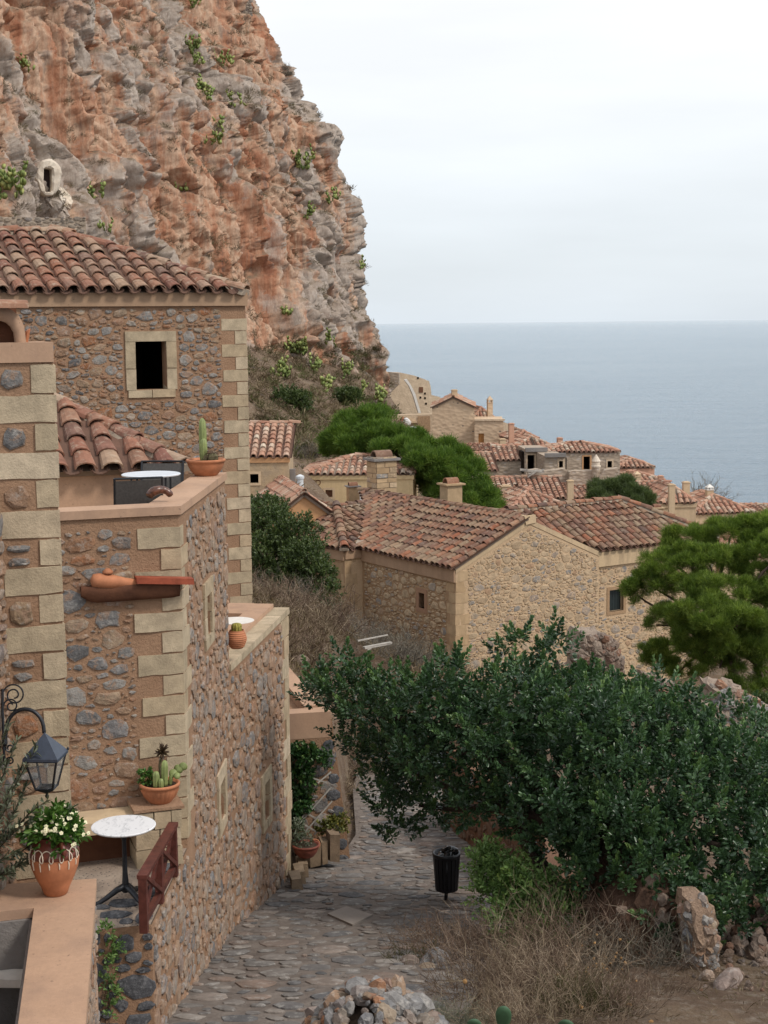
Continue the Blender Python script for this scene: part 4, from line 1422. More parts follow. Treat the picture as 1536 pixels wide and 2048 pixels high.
for (cx, cy, w, h, an) in pack(-2.4, 2.3, 10.0, 31.0, [(0.34, 0.55, 1.1, 1.8, 1.2), (0.22, 0.34, 1.0, 1.9, 2.6), (0.12, 0.2, 1.0, 2.0, 2.6)], 0.025, (), in_street, 0.008, 0.7):
    sl = (float(zs(cy + 0.3)) - float(zs(cy - 0.3))) / 0.6
    sy = unit([0, 1, sl])
    up = np.cross([1, 0, 0], sy)
    tilt = unit(up + np.array([U(-0.03, 0.03), U(-0.03, 0.03), 0]))
    ca, sa = math.cos(an), math.sin(an)
    ax = np.array([1, 0, 0]) * ca + sy * sa
    az = sy * ca - np.array([1, 0, 0]) * sa
    Ms.append(frame((cx, cy, float(zs(cy)) + 0.006), ax * w, tilt * U(0.006, 0.016), az * h))
street.place('cobble', S_COB, Ms)
# the smooth paving slab in the street
def on_street(u, v):
    lo, hi = 8.0, 40.0
    for _ in range(40):
        m_ = (lo + hi) / 2
        p_ = at(u, v, m_)
        if p_[2] > float(zs(p_[1])):
            lo = m_
        else:
            hi = m_
    return at(u, v, lo)
mb = MB()
mb.prism([on_street(*q) + Z * 0.022 for q in SLAB], Z * -0.05)
street.part('paving_slab', mb, m_plaster('paving_slab_stone', (0.30, 0.26, 0.225), (0.25, 0.215, 0.19), 3, 40, 0.5, 0.01))

# ------------------------------------------------------------------ upper stone house (with the black window)
C1 = at(497, 900, 27.0)
F = Face(C1, hvec(26))
T = Thing('stone_house', 'rubble stone house with a black open window and pale corner blocks', 'house', F.P(-2, -7.0))
z_e = 0.52
h_win = F.rect(271, 683, 333, 779)
mb = MB()
wall_face(mb, F, -5.2, 0, -7.5, z_e, [h_win], 0.24)
Dh = 5.2
back = -F.n
mb.quad(F.P(0, -7.5), F.P(0, -7.5, -Dh), F.P(0, z_e, -Dh), F.P(0, z_e))
mb.quad(F.P(-5.2, -7.5, -Dh), F.P(-5.2, -7.5), F.P(-5.2, z_e), F.P(-5.2, z_e, -Dh))
mb.quad(F.P(0, -7.5, -Dh), F.P(-5.2, -7.5, -Dh), F.P(-5.2, z_e, -Dh), F.P(0, z_e, -Dh))
wall = T.part('wall', mb, MAT['mortar'])
fw = (h_win[1] - h_win[0]) * 0.32
room(T, F, h_win, 2.2, MAT['dark_opening'], None, 0.24)
surround(T, F, h_win, fw, MAT['quoin'], 0.03, True, 0.2)
quoins(T, wall, F.P(0, 0)[:2], -F.ex, (0.44, 0.20), back, (0.44, 0.22), -6.5, 0.10, 0.226, MAT['quoin'], 0.012, 0.014, 0.004)
blk = [(h_win[0] - fw - 0.03, h_win[1] + fw + 0.03, h_win[2] - fw - 0.03, h_win[3] + fw + 0.03), (-0.46, 0.1, -8, 1)]
lay_stones(T, wall, F, -4.6, -0.02, -2.9, 0.28, CL_NEAR, S_STONE, 0.028, blk, None, 0.015, 290)
fb = MB()
fb.prism([F.P(-5.2, z_e - 0.2, 0.003), F.P(0.02, z_e - 0.2, 0.003), F.P(0.02, z_e + 0.03, 0.003), F.P(-5.2, z_e + 0.03, 0.003)], F.n * 0.06)
T.part('cornice', fb, MAT['render_fascia'])
rn, rs = 2.6, 1.12
E0 = F.P(0.0, z_e + 0.04, 0.06)
sl = math.hypot(rn, rs)
roof_plane(T, E0, F.ex, -F.n * rn + Z * rs, [(-5.3, 0), (0.0, 0), (-rn, sl), (-5.3, sl)], S_TILE, MAT['roof_bed'], 0.295, 0.34, 290, 0.08)
roof_plane(T, E0, -F.n, unit(-F.ex * rn + Z * rs), [(0, 0), (2 * rn, 0), (rn, sl)], S_TILE, MAT['roof_bed'], 0.295, 0.34, 290, 0.08)
RP = E0 - F.n * rn - F.ex * rn + Z * rs
ridge_row(T, E0, RP, S_TILE, None, 290, 0.4, True, 1.1, 0.04)
ridge_row(T, RP, RP - F.ex * 3.2, S_TILE, None, 290, 0.4, True, 1.1, 0.04)

# ------------------------------------------------------------------ plan of the street side
Q0, Q1, Q2, Q3 = np.array([-2.13, 13.0]), np.array([-2.06, 15.0]), np.array([-1.95, 18.4]), np.array([-1.46, 22.1])
def seg(a, b):
    return Face(a, np.array([b[0] - a[0], b[1] - a[1], 0])), float(np.linalg.norm(b - a))
W01, L01 = seg(Q0, Q1)
W12, L12 = seg(Q1, Q2)
W23, L23 = seg(Q2, Q3)
FT = Face(Q1, hvec(19))
Z_TOP, Z_FL, Z_TER, Z_LOW = -1.80, -2.75, -5.35, -4.2

# ---- tower house
T = Thing('tower_house', 'tall stone house front with a roof terrace and long pale corner blocks beside the lane', 'house', (-2.06, 15.0, -7.0))
mb = MB()
wall_face(mb, FT, -2.6, 0, -6.5, Z_TOP - 0.03)
front_wall = T.part('wall', mb, MAT['mortar'])
h_s = W12.rect(411, 1186, 424, 1268)
h_s = (h_s[0], h_s[0] + 0.34, h_s[2], h_s[3])
h_s2 = W12.rect(438, 1556, 452, 1636)
h_s2 = (h_s2[0], h_s2[0] + 0.40, h_s2[2], h_s2[3])
mb = MB()
wall_face(mb, W12, 0, L12, -9.2, Z_TOP - 0.03, [h_s, h_s2], 0.25)
side_wall = T.part('wall', mb, MAT['mortar'])
for hh in (h_s, h_s2):
    room(T, W12, hh, 1.2, MAT['dark_opening'], side_wall, 0.25)
    panel(T, 'shutter', W12, hh, MAT['render_pale'], side_wall, 0.2)
    surround(T, W12, hh, 0.17, MAT['quoin'], 0.025, True, 0.18)
cl_f = [(0.20, 0.28, 1.2, 2.0, 1.6), (0.12, 0.21, 1.1, 2.2, 6.0), (0.07, 0.13, 1.1, 2.2, 6.0), (0.035, 0.07, 1.0, 2.2, 3.0)]
lay_stones(T, front_wall, FT, -1.75, -0.02, -5.4, -2.0, cl_f, S_STONE, 0.025, [(-0.46, 0.1, -9, 0)], None, 0.012, 150, 0.018)
q = 0.17 + 0.03
lay_stones(T, side_wall, W12, 0.02, L12 - 0.02, -8.9, -1.95, [(0.2, 0.3, 1.0, 1.8, 0.8), (0.12, 0.2, 0.8, 1.8, 2.4), (0.07, 0.12, 0.8, 1.8, 2.5)], S_SIDE, 0.028,
           [(h[0] - q, h[1] + q, h[2] - q, h[3] + q) for h in (h_s, h_s2)] + [(-0.1, 0.4, -5.6, 0)], None, 0.015, 280, 0.012)
quoins(T, front_wall, Q1, -FT.ex, (0.45, 0.19), W12.ex, (0.42, 0.2), -5.3, -2.0, 0.213, MAT['quoin'], 0.014, 0.018, 0.004)
far_ = Q2 - 0.32 * W12.ex[:2]
inn = 0.34
def cap_poly(z, out=0.03):
    a = FT.P(-2.6, z, out)
    # outer corner
    o = np.linalg.solve(np.array([FT.n[:2], W12.n[:2]]), np.array([out, out]))
    b = np.array([Q1[0] + o[0], Q1[1] + o[1], z])
    c = W12.P(L12, z, out)
    d_ = W12.P(L12, z, -inn)
    o2 = np.linalg.solve(np.array([FT.n[:2], W12.n[:2]]), np.array([-inn, -inn]))
    e_ = np.array([Q1[0] + o2[0], Q1[1] + o2[1], z])
    f_ = FT.P(-2.6, z, -inn)
    return [a, b, c, d_, e_, f_]
mb = MB()
mb.prism(cap_poly(Z_TOP - 0.085), Z * 0.085)
T.part('parapet_cap', mb, MAT['render_pink'])
mb = MB()
inn = 0.32
mb.prism(cap_poly(Z_FL, -0.02), Z * (Z_TOP - 0.09 - Z_FL))
T.part('parapet', mb, MAT['render_pink'])
mb = MB()
mb.poly([FT.P(-2.6, Z_FL, -0.05), np.array([Q1[0] - 0.05, Q1[1] + 0.05, Z_FL]), W12.P(L12, Z_FL, -0.05), W12.P(L12, Z_FL, -5.0), FT.P(-2.6, Z_FL, -4.5)])
T.part('terrace_floor', mb, MAT['render_pale'])
# far end of the tower block above the lower terrace
mb = MB()
Fb = Face(Q2, -hvec(20))
mb.quad(W12.P(L12, -8, 0), W12.P(L12, -8, -3.2) + hvec(90) * 0.8, W12.P(L12, Z_TOP - 0.03, -3.2) + hvec(90) * 0.8, W12.P(L12, Z_TOP - 0.03, 0))
T.part('wall', mb, MAT['mortar'])

# the clay lamp shelf on the tower wall: brown half-round bracket, pot lying on it, red board
xb0, zb0 = FT.px(160, 1172)
xb1, _ = FT.px(356, 1172)
mb = MB()
prof = []
n = 9
for k in range(n):
    a = math.pi * k / (n - 1)
    prof.append((0.14 * math.sin(a) + 0.01, -0.10 * math.sin(a) ** 0.7))
V0_, F0_ = [], []
m = 12
for i in range(m + 1):
    x = xb0 + (xb1 - xb0) * i / m
    e_ = (0.62, 0.92, 1.0)[min(i, 2)] if i < m else 0.94
    for k in range(8):
        a = math.pi * k / 7
        V0_.append(FT.P(x, zb0 - 0.17 * math.sin(a) * e_, 0.13 * (1 - math.cos(a)) / 1.0 * 0.5 * e_ + 0.0))
for i in range(m):
    for k in range(7):
        a = i * 8 + k
        F0_.append((a, a + 1, a + 9, a + 8))
    F0_.append((i * 8 + 7, i * 8, (i + 1) * 8, (i + 1) * 8 + 7))
F0_.append(tuple(range(8)))
F0_.append(tuple(range(m * 8, m * 8 + 8))[::-1])
mb.add(V0_, F0_)
T2 = Thing('wall_shelf', 'rusty brown half-round shelf on the tower wall holding a clay pot', 'shelf', FT.P(xb0, zb0 - 0.2, 0.05))
T2.part('bracket', mb, MAT['brown_shelf'], None, True)
xa, za = FT.px(183, 1160)
mb = MB()
mb.lathe([(0.02, -0.02), (0.065, 0.0), (0.078, 0.06), (0.072, 0.2), (0.052, 0.32), (0.042, 0.45), (0.02, 0.46)], FT.P(xa + 0.0, zb0 + 0.06, 0.08), 16, FT.ex + Z * -0.14)
mb.lathe([(0.05, 0), (0.055, 0.02), (0.02, 0.05)], FT.P(xa + 0.15, zb0 + 0.12, 0.08), 12)
T2.part('clay_pot', mb, MAT['terracotta'], None, True)
mb = MB()
pa, pb_ = FT.P(xa + 0.42, zb0 + 0.045, 0.10), FT.P(xb1 + 0.13, zb0 - 0.005, 0.10)
dd_ = (pb_ - pa) / 2
mb.box((pa + pb_) / 2, dd_, FT.n * 0.07, Z * 0.03, 0.002)
T2.part('board', mb, m_plain('red_board', (0.30, 0.075, 0.04), 0.7, 0.2, 0, 0.25, 10))

# ---- house with the lower tiled roof behind the terrace
F2 = Face(at(352, 939, 18.95), hvec(20))
z2 = at(352, 939, 18.95)[2]
T = Thing('tiled_house', 'low house whose coarse barrel tiles meet the roof terrace', 'house', F2.P(-1.5, -5, -1))
mb = MB()
wall_face(mb, F2, -4.0, 0, -6, z2)
mb.quad(F2.P(0, -6), F2.P(0, -6, -4), F2.P(0, z2, -4), F2.P(0, z2))
T.part('wall', mb, MAT['render_pink'])
rn, rs = 2.1, 0.98
E0 = F2.P(0.02, z2 + 0.05, 0.06)
sl = math.hypot(rn, rs)
roof_plane(T, E0, F2.ex, -F2.n * rn + Z * rs, [(-4, 0), (0, 0), (-1.65, sl), (-4, sl)], S_TILE, MAT['roof_bed'], 0.32, 0.37, 290, 0.10, big=1.06)
roof_plane(T, E0, -F2.n, unit(-F2.ex * 1.65 + Z * rs), [(0, 0), (2 * rn, 0), (rn, math.hypot(1.65, rs))], S_TILE, MAT['roof_bed'], 0.32, 0.37, 290, 0.05)
RP = E0 - F2.n * rn - F2.ex * 1.65 + Z * rs
ridge_row(T, E0 + np.array([0.06, 0, -0.02]), RP, S_TILE, None, 290, 0.40, True, 1.1, 0.04)
ridge_row(T, RP, RP - F2.ex * 2.4, S_TILE, None, 290, 0.40, True, 1.1, 0.04)

# ---- lower terrace block along the lane
T = Thing('terrace_house', 'stone house with a walled lower terrace whose long side faces the lane', 'house', (-1.6, 20.5, -8.0))
h_a = W23.rect(527, 1560, 541, 1636)
h_a = (h_a[0], h_a[0] + 0.34, h_a[2], h_a[3])
mb = MB()
wall_face(mb, W23, 0, L23, -10.2, Z_LOW - 0.1, [h_a], 0.2)
wall = T.part('wall', mb, MAT['mortar'])
panel(T, 'shutter', W23, h_a, MAT['render_pale'], wall, 0.15)
surround(T, W23, h_a, 0.16, MAT['quoin'], 0.025, True, 0.18)
lay_stones(T, wall, W23, 0.02, L23 - 0.05, -9.6, Z_LOW - 0.15, [(0.22, 0.34, 1.0, 1.8, 0.8), (0.13, 0.22, 0.8, 1.8, 2.4), (0.08, 0.13, 0.8, 1.8, 2.0)], S_SIDE, 0.03,
           [(h_a[0] - q, h_a[1] + q, h_a[2] - q, h_a[3] + q), (L23 - 0.4, L23 + 1, -10, 0)], None, 0.018, 285, 0.012)
endd = -W23.n
quoins(T, wall, Q3, -W23.ex, (0.55, 0.3), endd, (0.4, 0.2), -9.1, Z_LOW - 0.11, 0.30, MAT['quoin'], 0.014, 0.016, 0.005)
mb = MB()
ins = W23.P(L23, 0, -0.9)
mb.quad(W23.P(L23, -10.2), W23.P(L23, -10.2, -3), W23.P(L23, Z_LOW - 0.1, -3), W23.P(L23, Z_LOW - 0.1))
T.part('wall', mb, MAT['mortar'])
def strip(Fc, x0, x1, y0, y1, z, h, mat, name, n=1, jit=0.0):
    for k in range(n):
        a, b = x0 + (x1 - x0) * k / n, x0 + (x1 - x0) * (k + 1) / n - (0.008 if n > 1 else 0)
        mb = MB()
        mb.prism([Fc.P(a, z, y0), Fc.P(b, z, y0), Fc.P(b, z + U(-jit, jit), y1), Fc.P(a, z, y1)], Z * h)
        T.part(name, mb, mat)
strip(W23, -0.02, L23 + 0.05, 0.03, -0.2, Z_LOW - 0.09, 0.09, MAT['quoin'], 'coping_stone', 6, 0.003)
strip(W23, 0, L23, -0.203, -0.5, Z_LOW - 0.5, 0.56, MAT['render_pink'], 'parapet')
mb = MB()
mb.prism([W23.P(L23 + 0.05, Z_LOW - 0.5, -0.505), W23.P(L23 + 0.05, Z_LOW - 0.5, -3), W23.P(L23 - 0.75, Z_LOW - 0.5, -3), W23.P(L23 - 0.75, Z_LOW - 0.5, -0.505)], Z * 0.555)
T.part('parapet', mb, MAT['render_pink'])
mb = MB()
mb.poly([W23.P(0, Z_LOW - 0.72, -0.1), W23.P(L23, Z_LOW - 0.72, -0.1), W23.P(L23, Z_LOW - 0.72, -3), W23.P(0, Z_LOW - 0.72, -3)])
T.part('terrace_floor', mb, MAT['render_pale'])

# ---- the small terrace with the marble table
T = Thing('terrace', 'small paved terrace with a stone bench below the tower house wall', 'terrace', (-2.6, 14.0, -6.5))
FB = Face(Q0, hvec(14))
mb = MB()
wall_face(mb, W01, 0, L01, -9.0, Z_TER + 0.0)
w01 = T.part('wall', mb, MAT['mortar'])
mb = MB()
wall_face(mb, FB, -1.2, 0, -8.5, Z_TER)
wfb = T.part('wall', mb, MAT['mortar'])
lay_stones(T, w01, W01, 0.02, L01, -8.6, Z_TER - 0.02, [(0.2, 0.3, 1.0, 1.8, 0.8), (0.12, 0.2, 0.8, 1.8, 2.6), (0.07, 0.12, 0.8, 1.8, 2.5)], S_SIDE, 0.028, (), None, 0.014, 170, 0.012)
lay_stones(T, wfb, FB, -1.0, 0.0, -7.6, Z_TER - 0.03, [(0.26, 0.36, 1.1, 1.6, 2.5), (0.13, 0.22, 0.9, 1.8, 4.0), (0.07, 0.12, 0.9, 1.8, 3.0)], MSet('stone', SR, MAT['quoin_dark']), 0.035, (), None, 0.014, 90, 0.015)
t = NT('pebbled_floor')
peb = t.voronoi(26, 'F1')
c = t.mix(t.rng(peb, 0.16, 0.26), (0.07, 0.062, 0.058), t.mix(t.rng(t.noise(3, 5), 0.35, 0.65), (0.34, 0.27, 0.21), (0.27, 0.21, 0.165)))
t.bump(peb, 0.5, 0.015)
MAT['pebble_floor'] = t.fin(c, 0.9, 0.2)
mb = MB()
mb.prism([FB.P(-2.4, Z_TER - 0.1, -0.01), FB.P(-0.01, Z_TER - 0.1, -0.01), np.array([Q1[0] - 0.01, Q1[1] - 0.01, Z_TER - 0.1]), FT.P(-2.6, Z_TER - 0.1, 0.01)], Z * 0.1)
fl = T.part('terrace_floor', mb, MAT['pebble_floor'])
Ms = []
S_PAVE = MSet('paving_stone', SR_FLAT, MAT['quoin_dark'])
for (cx, cy, w, h, an) in pack(-3.0, -2.15, 13.0, 13.9, [(0.25, 0.4, 1.1, 1.7, 1.5), (0.12, 0.2, 1, 1.6, 2)], 0.02, (), lambda X, Y: Y < 13.0 + 0.75 + (X + 2.1) * 0.2, 0.02, 0.6):
    Ms.append(frame((cx, cy, Z_TER + 0.003), np.array([w, 0, 0]), np.array([0, 0, 0.02]), np.array([0, h, 0])))
for k in range(6):      # edge stones under the railing
    p = W01.P(0.15 + k * 0.32, Z_TER + 0.004, -0.10)
    Ms.append(frame(p, W01.ex * U(0.13, 0.16), Z * 0.025, W01.n * 0.08))
T.place('paving_stone', S_PAVE, Ms, fl)
# bench along the wall: slab, dark gap, pier of blocks
xb_l, xb_m, xb_r = -2.0, FT.px(258, 1700)[0], -0.13
mb = MB()
mb.prism([FT.P(xb_l, -4.95, 0.03), FT.P(xb_m + 0.05, -4.95, 0.03), FT.P(xb_m + 0.05, -4.95, 0.44), FT.P(xb_l, -4.95, 0.44)], Z * 0.12)
T.part('bench_slab', mb, MAT['render_pale'])
mb = MB()
mb.prism([FT.P(xb_l, -5.36, 0.02), FT.P(xb_m, -5.36, 0.02), FT.P(xb_m, -5.36, 0.05), FT.P(xb_l, -5.36, 0.05)], Z * 0.4)
T.part('bench_gap_dark', mb, MAT['brown_shelf'])  # dark sheet behind the gap under the slab, its shade painted in
for r_ in range(3):
    zz = Z_TER + r_ * 0.19
    xx = xb_m
    while xx < xb_r - 0.05:
        x2 = min(xb_r, xx + (0.24 if (r_ % 2) else 0.17) + U(-0.03, 0.03))
        mb = MB()
        mb.box(FT.P((xx + x2) / 2, zz + 0.092, 0.22), FT.ex * ((x2 - xx) / 2 - 0.006), FT.n * 0.22, Z * 0.088, 0.006)
        T.part('bench_block', mb, MAT['quoin'])
        xx = x2
mb = MB()
mb.prism([FT.P(xb_m - 0.01, Z_TER + 0.57, 0.015), FT.P(xb_r + 0.02, Z_TER + 0.57, 0.015), FT.P(xb_r + 0.02, Z_TER + 0.57, 0.45), FT.P(xb_m - 0.01, Z_TER + 0.57, 0.45)], Z * 0.03)
T.part('bench_top', mb, MAT['mortar'])

# ---- chimney stack with big blocks at the picture's edge
PI_ = at(12, 1250, 11.25)
FP = Face(PI_, hvec(20))
wP = FP.px(131, 1400)[0]
T = Thing('chimney_stack', 'tall stone pier of pale blocks ending in a rounded clay chimney hood', 'chimney', FP.P(0.2, -6))
mb = MB()
zt_p = FP.px(60, 722)[1]
wall_face(mb, FP, -0.6, wP, -6.2, zt_p)
mb.quad(FP.P(wP, -6.2), FP.P(wP, -6.2, -0.7), FP.P(wP, zt_p, -0.7), FP.P(wP, zt_p))
wall = T.part('wall', mb, MAT['mortar'])
quoins(T, wall, FP.P(wP, 0)[:2], -FP.ex, (0.155, 0.44), -FP.n, (0.3, 0.15), -5.4, zt_p - 0.02, 0.218, MAT['quoin'], 0.012, 0.018, 0.004, skip=None)
k = 0
z = zt_p - 0.02
Ms = []
while z > -5.2:
    if k % 2 == 0:
        if k == 0 or random.random() < 0.5:
            Ms.append(frame(FP.P(wP - 0.30, z - 0.11), FP.ex * U(0.085, 0.10), FP.n * 0.025, Z * U(0.075, 0.095)))
        else:
            Ms.append(frame(FP.P(wP - 0.30, z - 0.06), FP.ex * U(0.08, 0.10), FP.n * 0.025, Z * 0.03))
            Ms.append(frame(FP.P(wP - 0.31, z - 0.16), FP.ex * U(0.07, 0.09), FP.n * 0.025, Z * 0.035))
    z -= 0.218
    k += 1
T.place('stone', S_STONE, Ms, wall)
mb = MB()
zc2 = FP.px(60, 682)[1]
mb.prism([FP.P(-0.6, zt_p - 0.01, 0.02), FP.P(wP + 0.005, zt_p - 0.01, 0.02), FP.P(wP + 0.005, zt_p - 0.01, -0.65), FP.P(-0.6, zt_p - 0.01, -0.65)], Z * (zc2 - zt_p))
T.part('cap', mb, MAT['render_pink'], None)
# hood: a rendered barrel with a dark mouth towards the left
mb = MB()
hx0, hx1 = FP.px(-30, 650)[0], FP.px(54, 650)[0]
hz0, hz1 = zc2 - 0.02, FP.px(40, 612)[1]
cx = hx1 - 0.19
V0_, F0_ = [], []
for yy in (0.0, -0.45):
    for rr in (1.0, 0.62):
        for k2 in range(10):
            a = math.pi * k2 / 9
            V0_.append(FP.P(cx + 0.19 * rr * math.cos(a), hz0 + (hz1 - hz0) * rr * (math.sin(a) ** 0.7), yy - 0.08))
for k2 in range(9):
    F0_ += [(k2, k2 + 1, 21 + k2, 20 + k2), (10 + k2 + 1, 10 + k2, 30 + k2, 31 + k2), (k2 + 1, k2, 10 + k2, 11 + k2), (20 + k2, 21 + k2, 31 + k2, 30 + k2)]
mb.add(V0_, F0_)
hood = T.part('hood', mb, MAT['render_pink'], None, True)
mb = MB()
mb.quad(FP.P(cx - 0.14, hz0, -0.2), FP.P(cx + 0.14, hz0, -0.2), FP.P(cx + 0.14, hz1, -0.2), FP.P(cx - 0.14, hz1, -0.2))
T.part('flue', mb, MAT['brown_shelf'], hood)
Mt = frame(FP.P(cx - 0.25, hz1 - 0.015, 0.0), FP.n * 1.0, FP.ex * 0.95, Z * 0.8)
T.inst('tile', S_TILE.meshes[0], Mt, hood)
mb = MB()
mb.box(FP.P(hx1 + 0.02, hz0 + 0.05, -0.2), FP.ex * 0.012 + Z * 0.01, FP.n * 0.05, Z * 0.05 + FP.ex * 0.012, 0.002)
T.part('broken_tile', mb, MAT['terracotta'], hood)

# ---- near wall that carries the lantern (only its edge is in view)
FN = Face(np.array([PI_[0] - 0.16, PI_[1] - 3.6]), np.array([0.16, 3.6, 0]))
T = Thing('lantern_wall', 'strip of rubble stone wall behind the lantern bracket at the picture edge', 'wall', FN.P(1.8, -6))
mb = MB()
wall_face(mb, FN, 0, 3.6, -6.0, -1.2)
mb.prism([FN.P(0, -6, -0.02), FN.P(3.59, -6, -0.02), FN.P(3.59, -6, -0.4), FN.P(0, -6, -0.4)], Z * 4.8)
wall = T.part('wall', mb, MAT['mortar'])
lay_stones(T, wall, FN, 2.4, 3.58, -5.8, -1.3, CL_NEAR, S_SIDE, 0.03, (), None, 0.014, 120)

# ---- planter wall with the vase
A0, A1 = at(193, 1757, 11.27), at(170, 2060, 8.9)
zp = (A0[2] + A1[2]) / 2
zp = A0[2]
A1 = ray(171, 2048) * (zp / ray(171, 2048)[2])
B0 = ray(68, 1816) * (zp / ray(68, 1816)[2])
B1 = ray(36, 2048) * (zp / ray(36, 2048)[2])
L0 = ray(-60, 1772) * (zp / ray(-60, 1772)[2])
L1 = ray(-60, 1830) * (zp / ray(-60, 1830)[2])
dnA = unit(A1 - A0)
A1, B1 = A1 + dnA * 1.6, B1 + unit(B1 - B0) * 1.6
T = Thing('planter_wall', 'broad pink rendered planter wall carrying the flower vase', 'wall', (A0[0], A0[1], -6))
mb = MB()
mb.prism([A0, A1, B1, B0, L1, L0], Z * -0.07)
T.part('coping', mb, MAT['render_pink'])
mb = MB()
i_ = np.array([-0.025, -0.01, -0.068])
mb.prism([A0 + i_, A1 + i_, B1 - i_ * [1, 1, -1], B0 + np.array([0.02, 0.02, -0.068]), L1 + np.array([0, 0.02, -0.068]), L0 + np.array([0, -0.03, -0.068])], Z * -4.5)
pw = T.part('wall', mb, MAT['mortar'])
FPW = Face(A1 + i_, A0 - A1)
lay_stones(T, pw, FPW, 0, float(np.linalg.norm(A1 - A0)) - 0.05, -6.5, zp - 0.1, CL_NEAR, S_SIDE, 0.025, (), None, 0.014, 120)
pin = Z * (zp - 0.55)
mb = MB()
wc = [B0 * [1, 1, 0] + Z * (zp - 0.075), B1 * [1, 1, 0] + Z * (zp - 0.075)]
mb.prism([B0 + [-0.005, 0.0, -0.072], B1 + [-0.005, 0, -0.072], B1 + [-0.03, 0, -0.072], B0 + [-0.03, 0, -0.072]], Z * -0.9)
mb.prism([B0 + [-0.006, 0.0, -0.072], L1 + [0, 0.0, -0.072], L1 + [0, -0.03, -0.072], B0 + [-0.006, -0.03, -0.072]], Z * -0.9)
T.part('planter_lining', mb, MAT['cement'])
zl = zp - 0.42
lp = [ray(62, 1940) * (zl / ray(62, 1940)[2]), ray(58, 1962) * (zl / ray(58, 1962)[2])]
mb = MB()
mb.prism([lp[0] + [0.2, 0, 0], lp[1] + [0.2, 0, 0], lp[1] + [-1.2, 0.1, 0], lp[0] + [-1.2, 0.1, 0]], Z * -0.06)
T.part('ledge', mb, MAT['white_paint'])
mb = MB()
zz = zl - 0.12
mb.quad(B0 * [1, 1, 0] + [0.1, -0.9, zz], B1 * [1, 1, 0] + [0.1, 0, zz], B1 * [1, 1, 0] + [-2, 0, zz], B0 * [1, 1, 0] + [-2, -0.9, zz])
T.part('soil', mb, MAT['soil'])
ZP = zp

# ---- corner wall with the trellis
FK = Face(at(705, 1720, 24.2), hvec(12))
T = Thing('garden_wall', 'low rendered garden wall with dark corner stones and a trellis beside the lane', 'wall', FK.P(-1, -8.6))
zk = FK.px(620, 1440)[1]
zk2 = FK.px(600, 1478)[1]
xr_t, xr_b = FK.px(664, 1470)[0], 0.0
mb = MB()
mb.poly([FK.P(-1.8, -9.4), FK.P(0.06, -9.4), FK.P(xr_t, zk), FK.P(-1.8, zk)])
e_ = np.array([-0.35, 1.0, 0]) * 2.4
mb.poly([FK.P(0.06, -9.4), FK.P(0.06, -9.4) + e_, FK.P(xr_t, zk) + e_, FK.P(xr_t, zk)])
mb.poly([FK.P(-1.8, zk), FK.P(xr_t, zk), FK.P(xr_t, zk) + e_, FK.P(-1.8, zk) + e_])
wall = T.part('wall', mb, MAT['mortar'])
mb = MB()
mb.prism([FK.P(-1.8, zk2, 0.004), FK.P(xr_t - 0.02, zk2, 0.004), FK.P(xr_t - 0.02, zk + 0.12, 0.004), FK.P(-1.8, zk + 0.12, 0.004)], FK.n * -0.3)
T.part('parapet', mb, MAT['render_pink'])
mb = MB()
a_ = FK.P(xr_t - 0.25, zk + 0.0, -0.31)
b_ = at(560, 1390, 27.0)
b_[2] = a_[2]
sd = unit(np.cross(b_ - a_, Z)) * 0.14
mb.prism([a_ - sd, a_ + sd, b_ + sd, b_ - sd], Z * 0.15)
T.part('parapet', mb, MAT['render_pink'])
lay_stones(T, wall, FK, -1.3, -0.28, -9.0, zk2 - 0.03, [(0.2, 0.3, 1.1, 1.7, 1.2), (0.1, 0.2, 1.0, 1.8, 2.0)], S_STONE, 0.03, (), None, 0.015, 150)
S_QD = MSet('stone', SR_FLAT, MAT['quoin_dark'])
Ms = []
nq = 9
for k in range(nq):
    f_ = (k + 0.5) / nq
    z = -8.95 + (zk2 + 8.95) * f_
    x = 0.06 + (xr_t - 0.06) * (z + 9.4) / (zk + 9.4)
    Ms.append(frame(FK.P(x - 0.10 - (k % 2) * 0.04, z), FK.ex * (0.12 if k % 2 else 0.10), FK.n * 0.02, Z * 0.098))
T.place('quoin', S_QD, Ms, wall)
GARDEN = FK

# planting bed kerb of sandstone blocks
T = Thing('planting_bed', 'bed edged with upright sandstone blocks below the trellis', 'planter', FK.P(-0.7, -8.7, 0.3))
zg = float(zs(23.0))
for (u0, u1, v0, v1) in ((614, 640, 1690, 1722), (641, 655, 1684, 1716), (656, 678, 1668, 1712)):
    p = at((u0 + u1) / 2, v1, 23.5)
    w_ = (u1 - u0) * 23.5 / FPX / 2 - 0.006
    hgt = (v1 - v0) * 23.5 / FPX
    mb = MB()
    mb.box(p + Z * hgt / 2, hvec(16) * w_, hvec(106) * 0.13, Z * (hgt / 2 + 0.05), 0.02)
    T.part('edging_block', mb, MAT['edging'])
for k in range(3):
    p = at(604 - k * 6, 1738 + k * 16, 22.9 - k * 0.45)
    mb = MB()
    mb.box(p + Z * 0.04, hvec(10) * 0.075, hvec(100) * 0.20, Z * 0.11, 0.02)
    T.part('edging_block', mb, MAT['edging'])
mb = MB()
p = at(640, 1700, 23.8)
mb.box(p + hvec(12) * -0.1, hvec(12) * 0.26, hvec(102) * 0.12, Z * 0.06)
T.part('soil', mb, MAT['soil'])

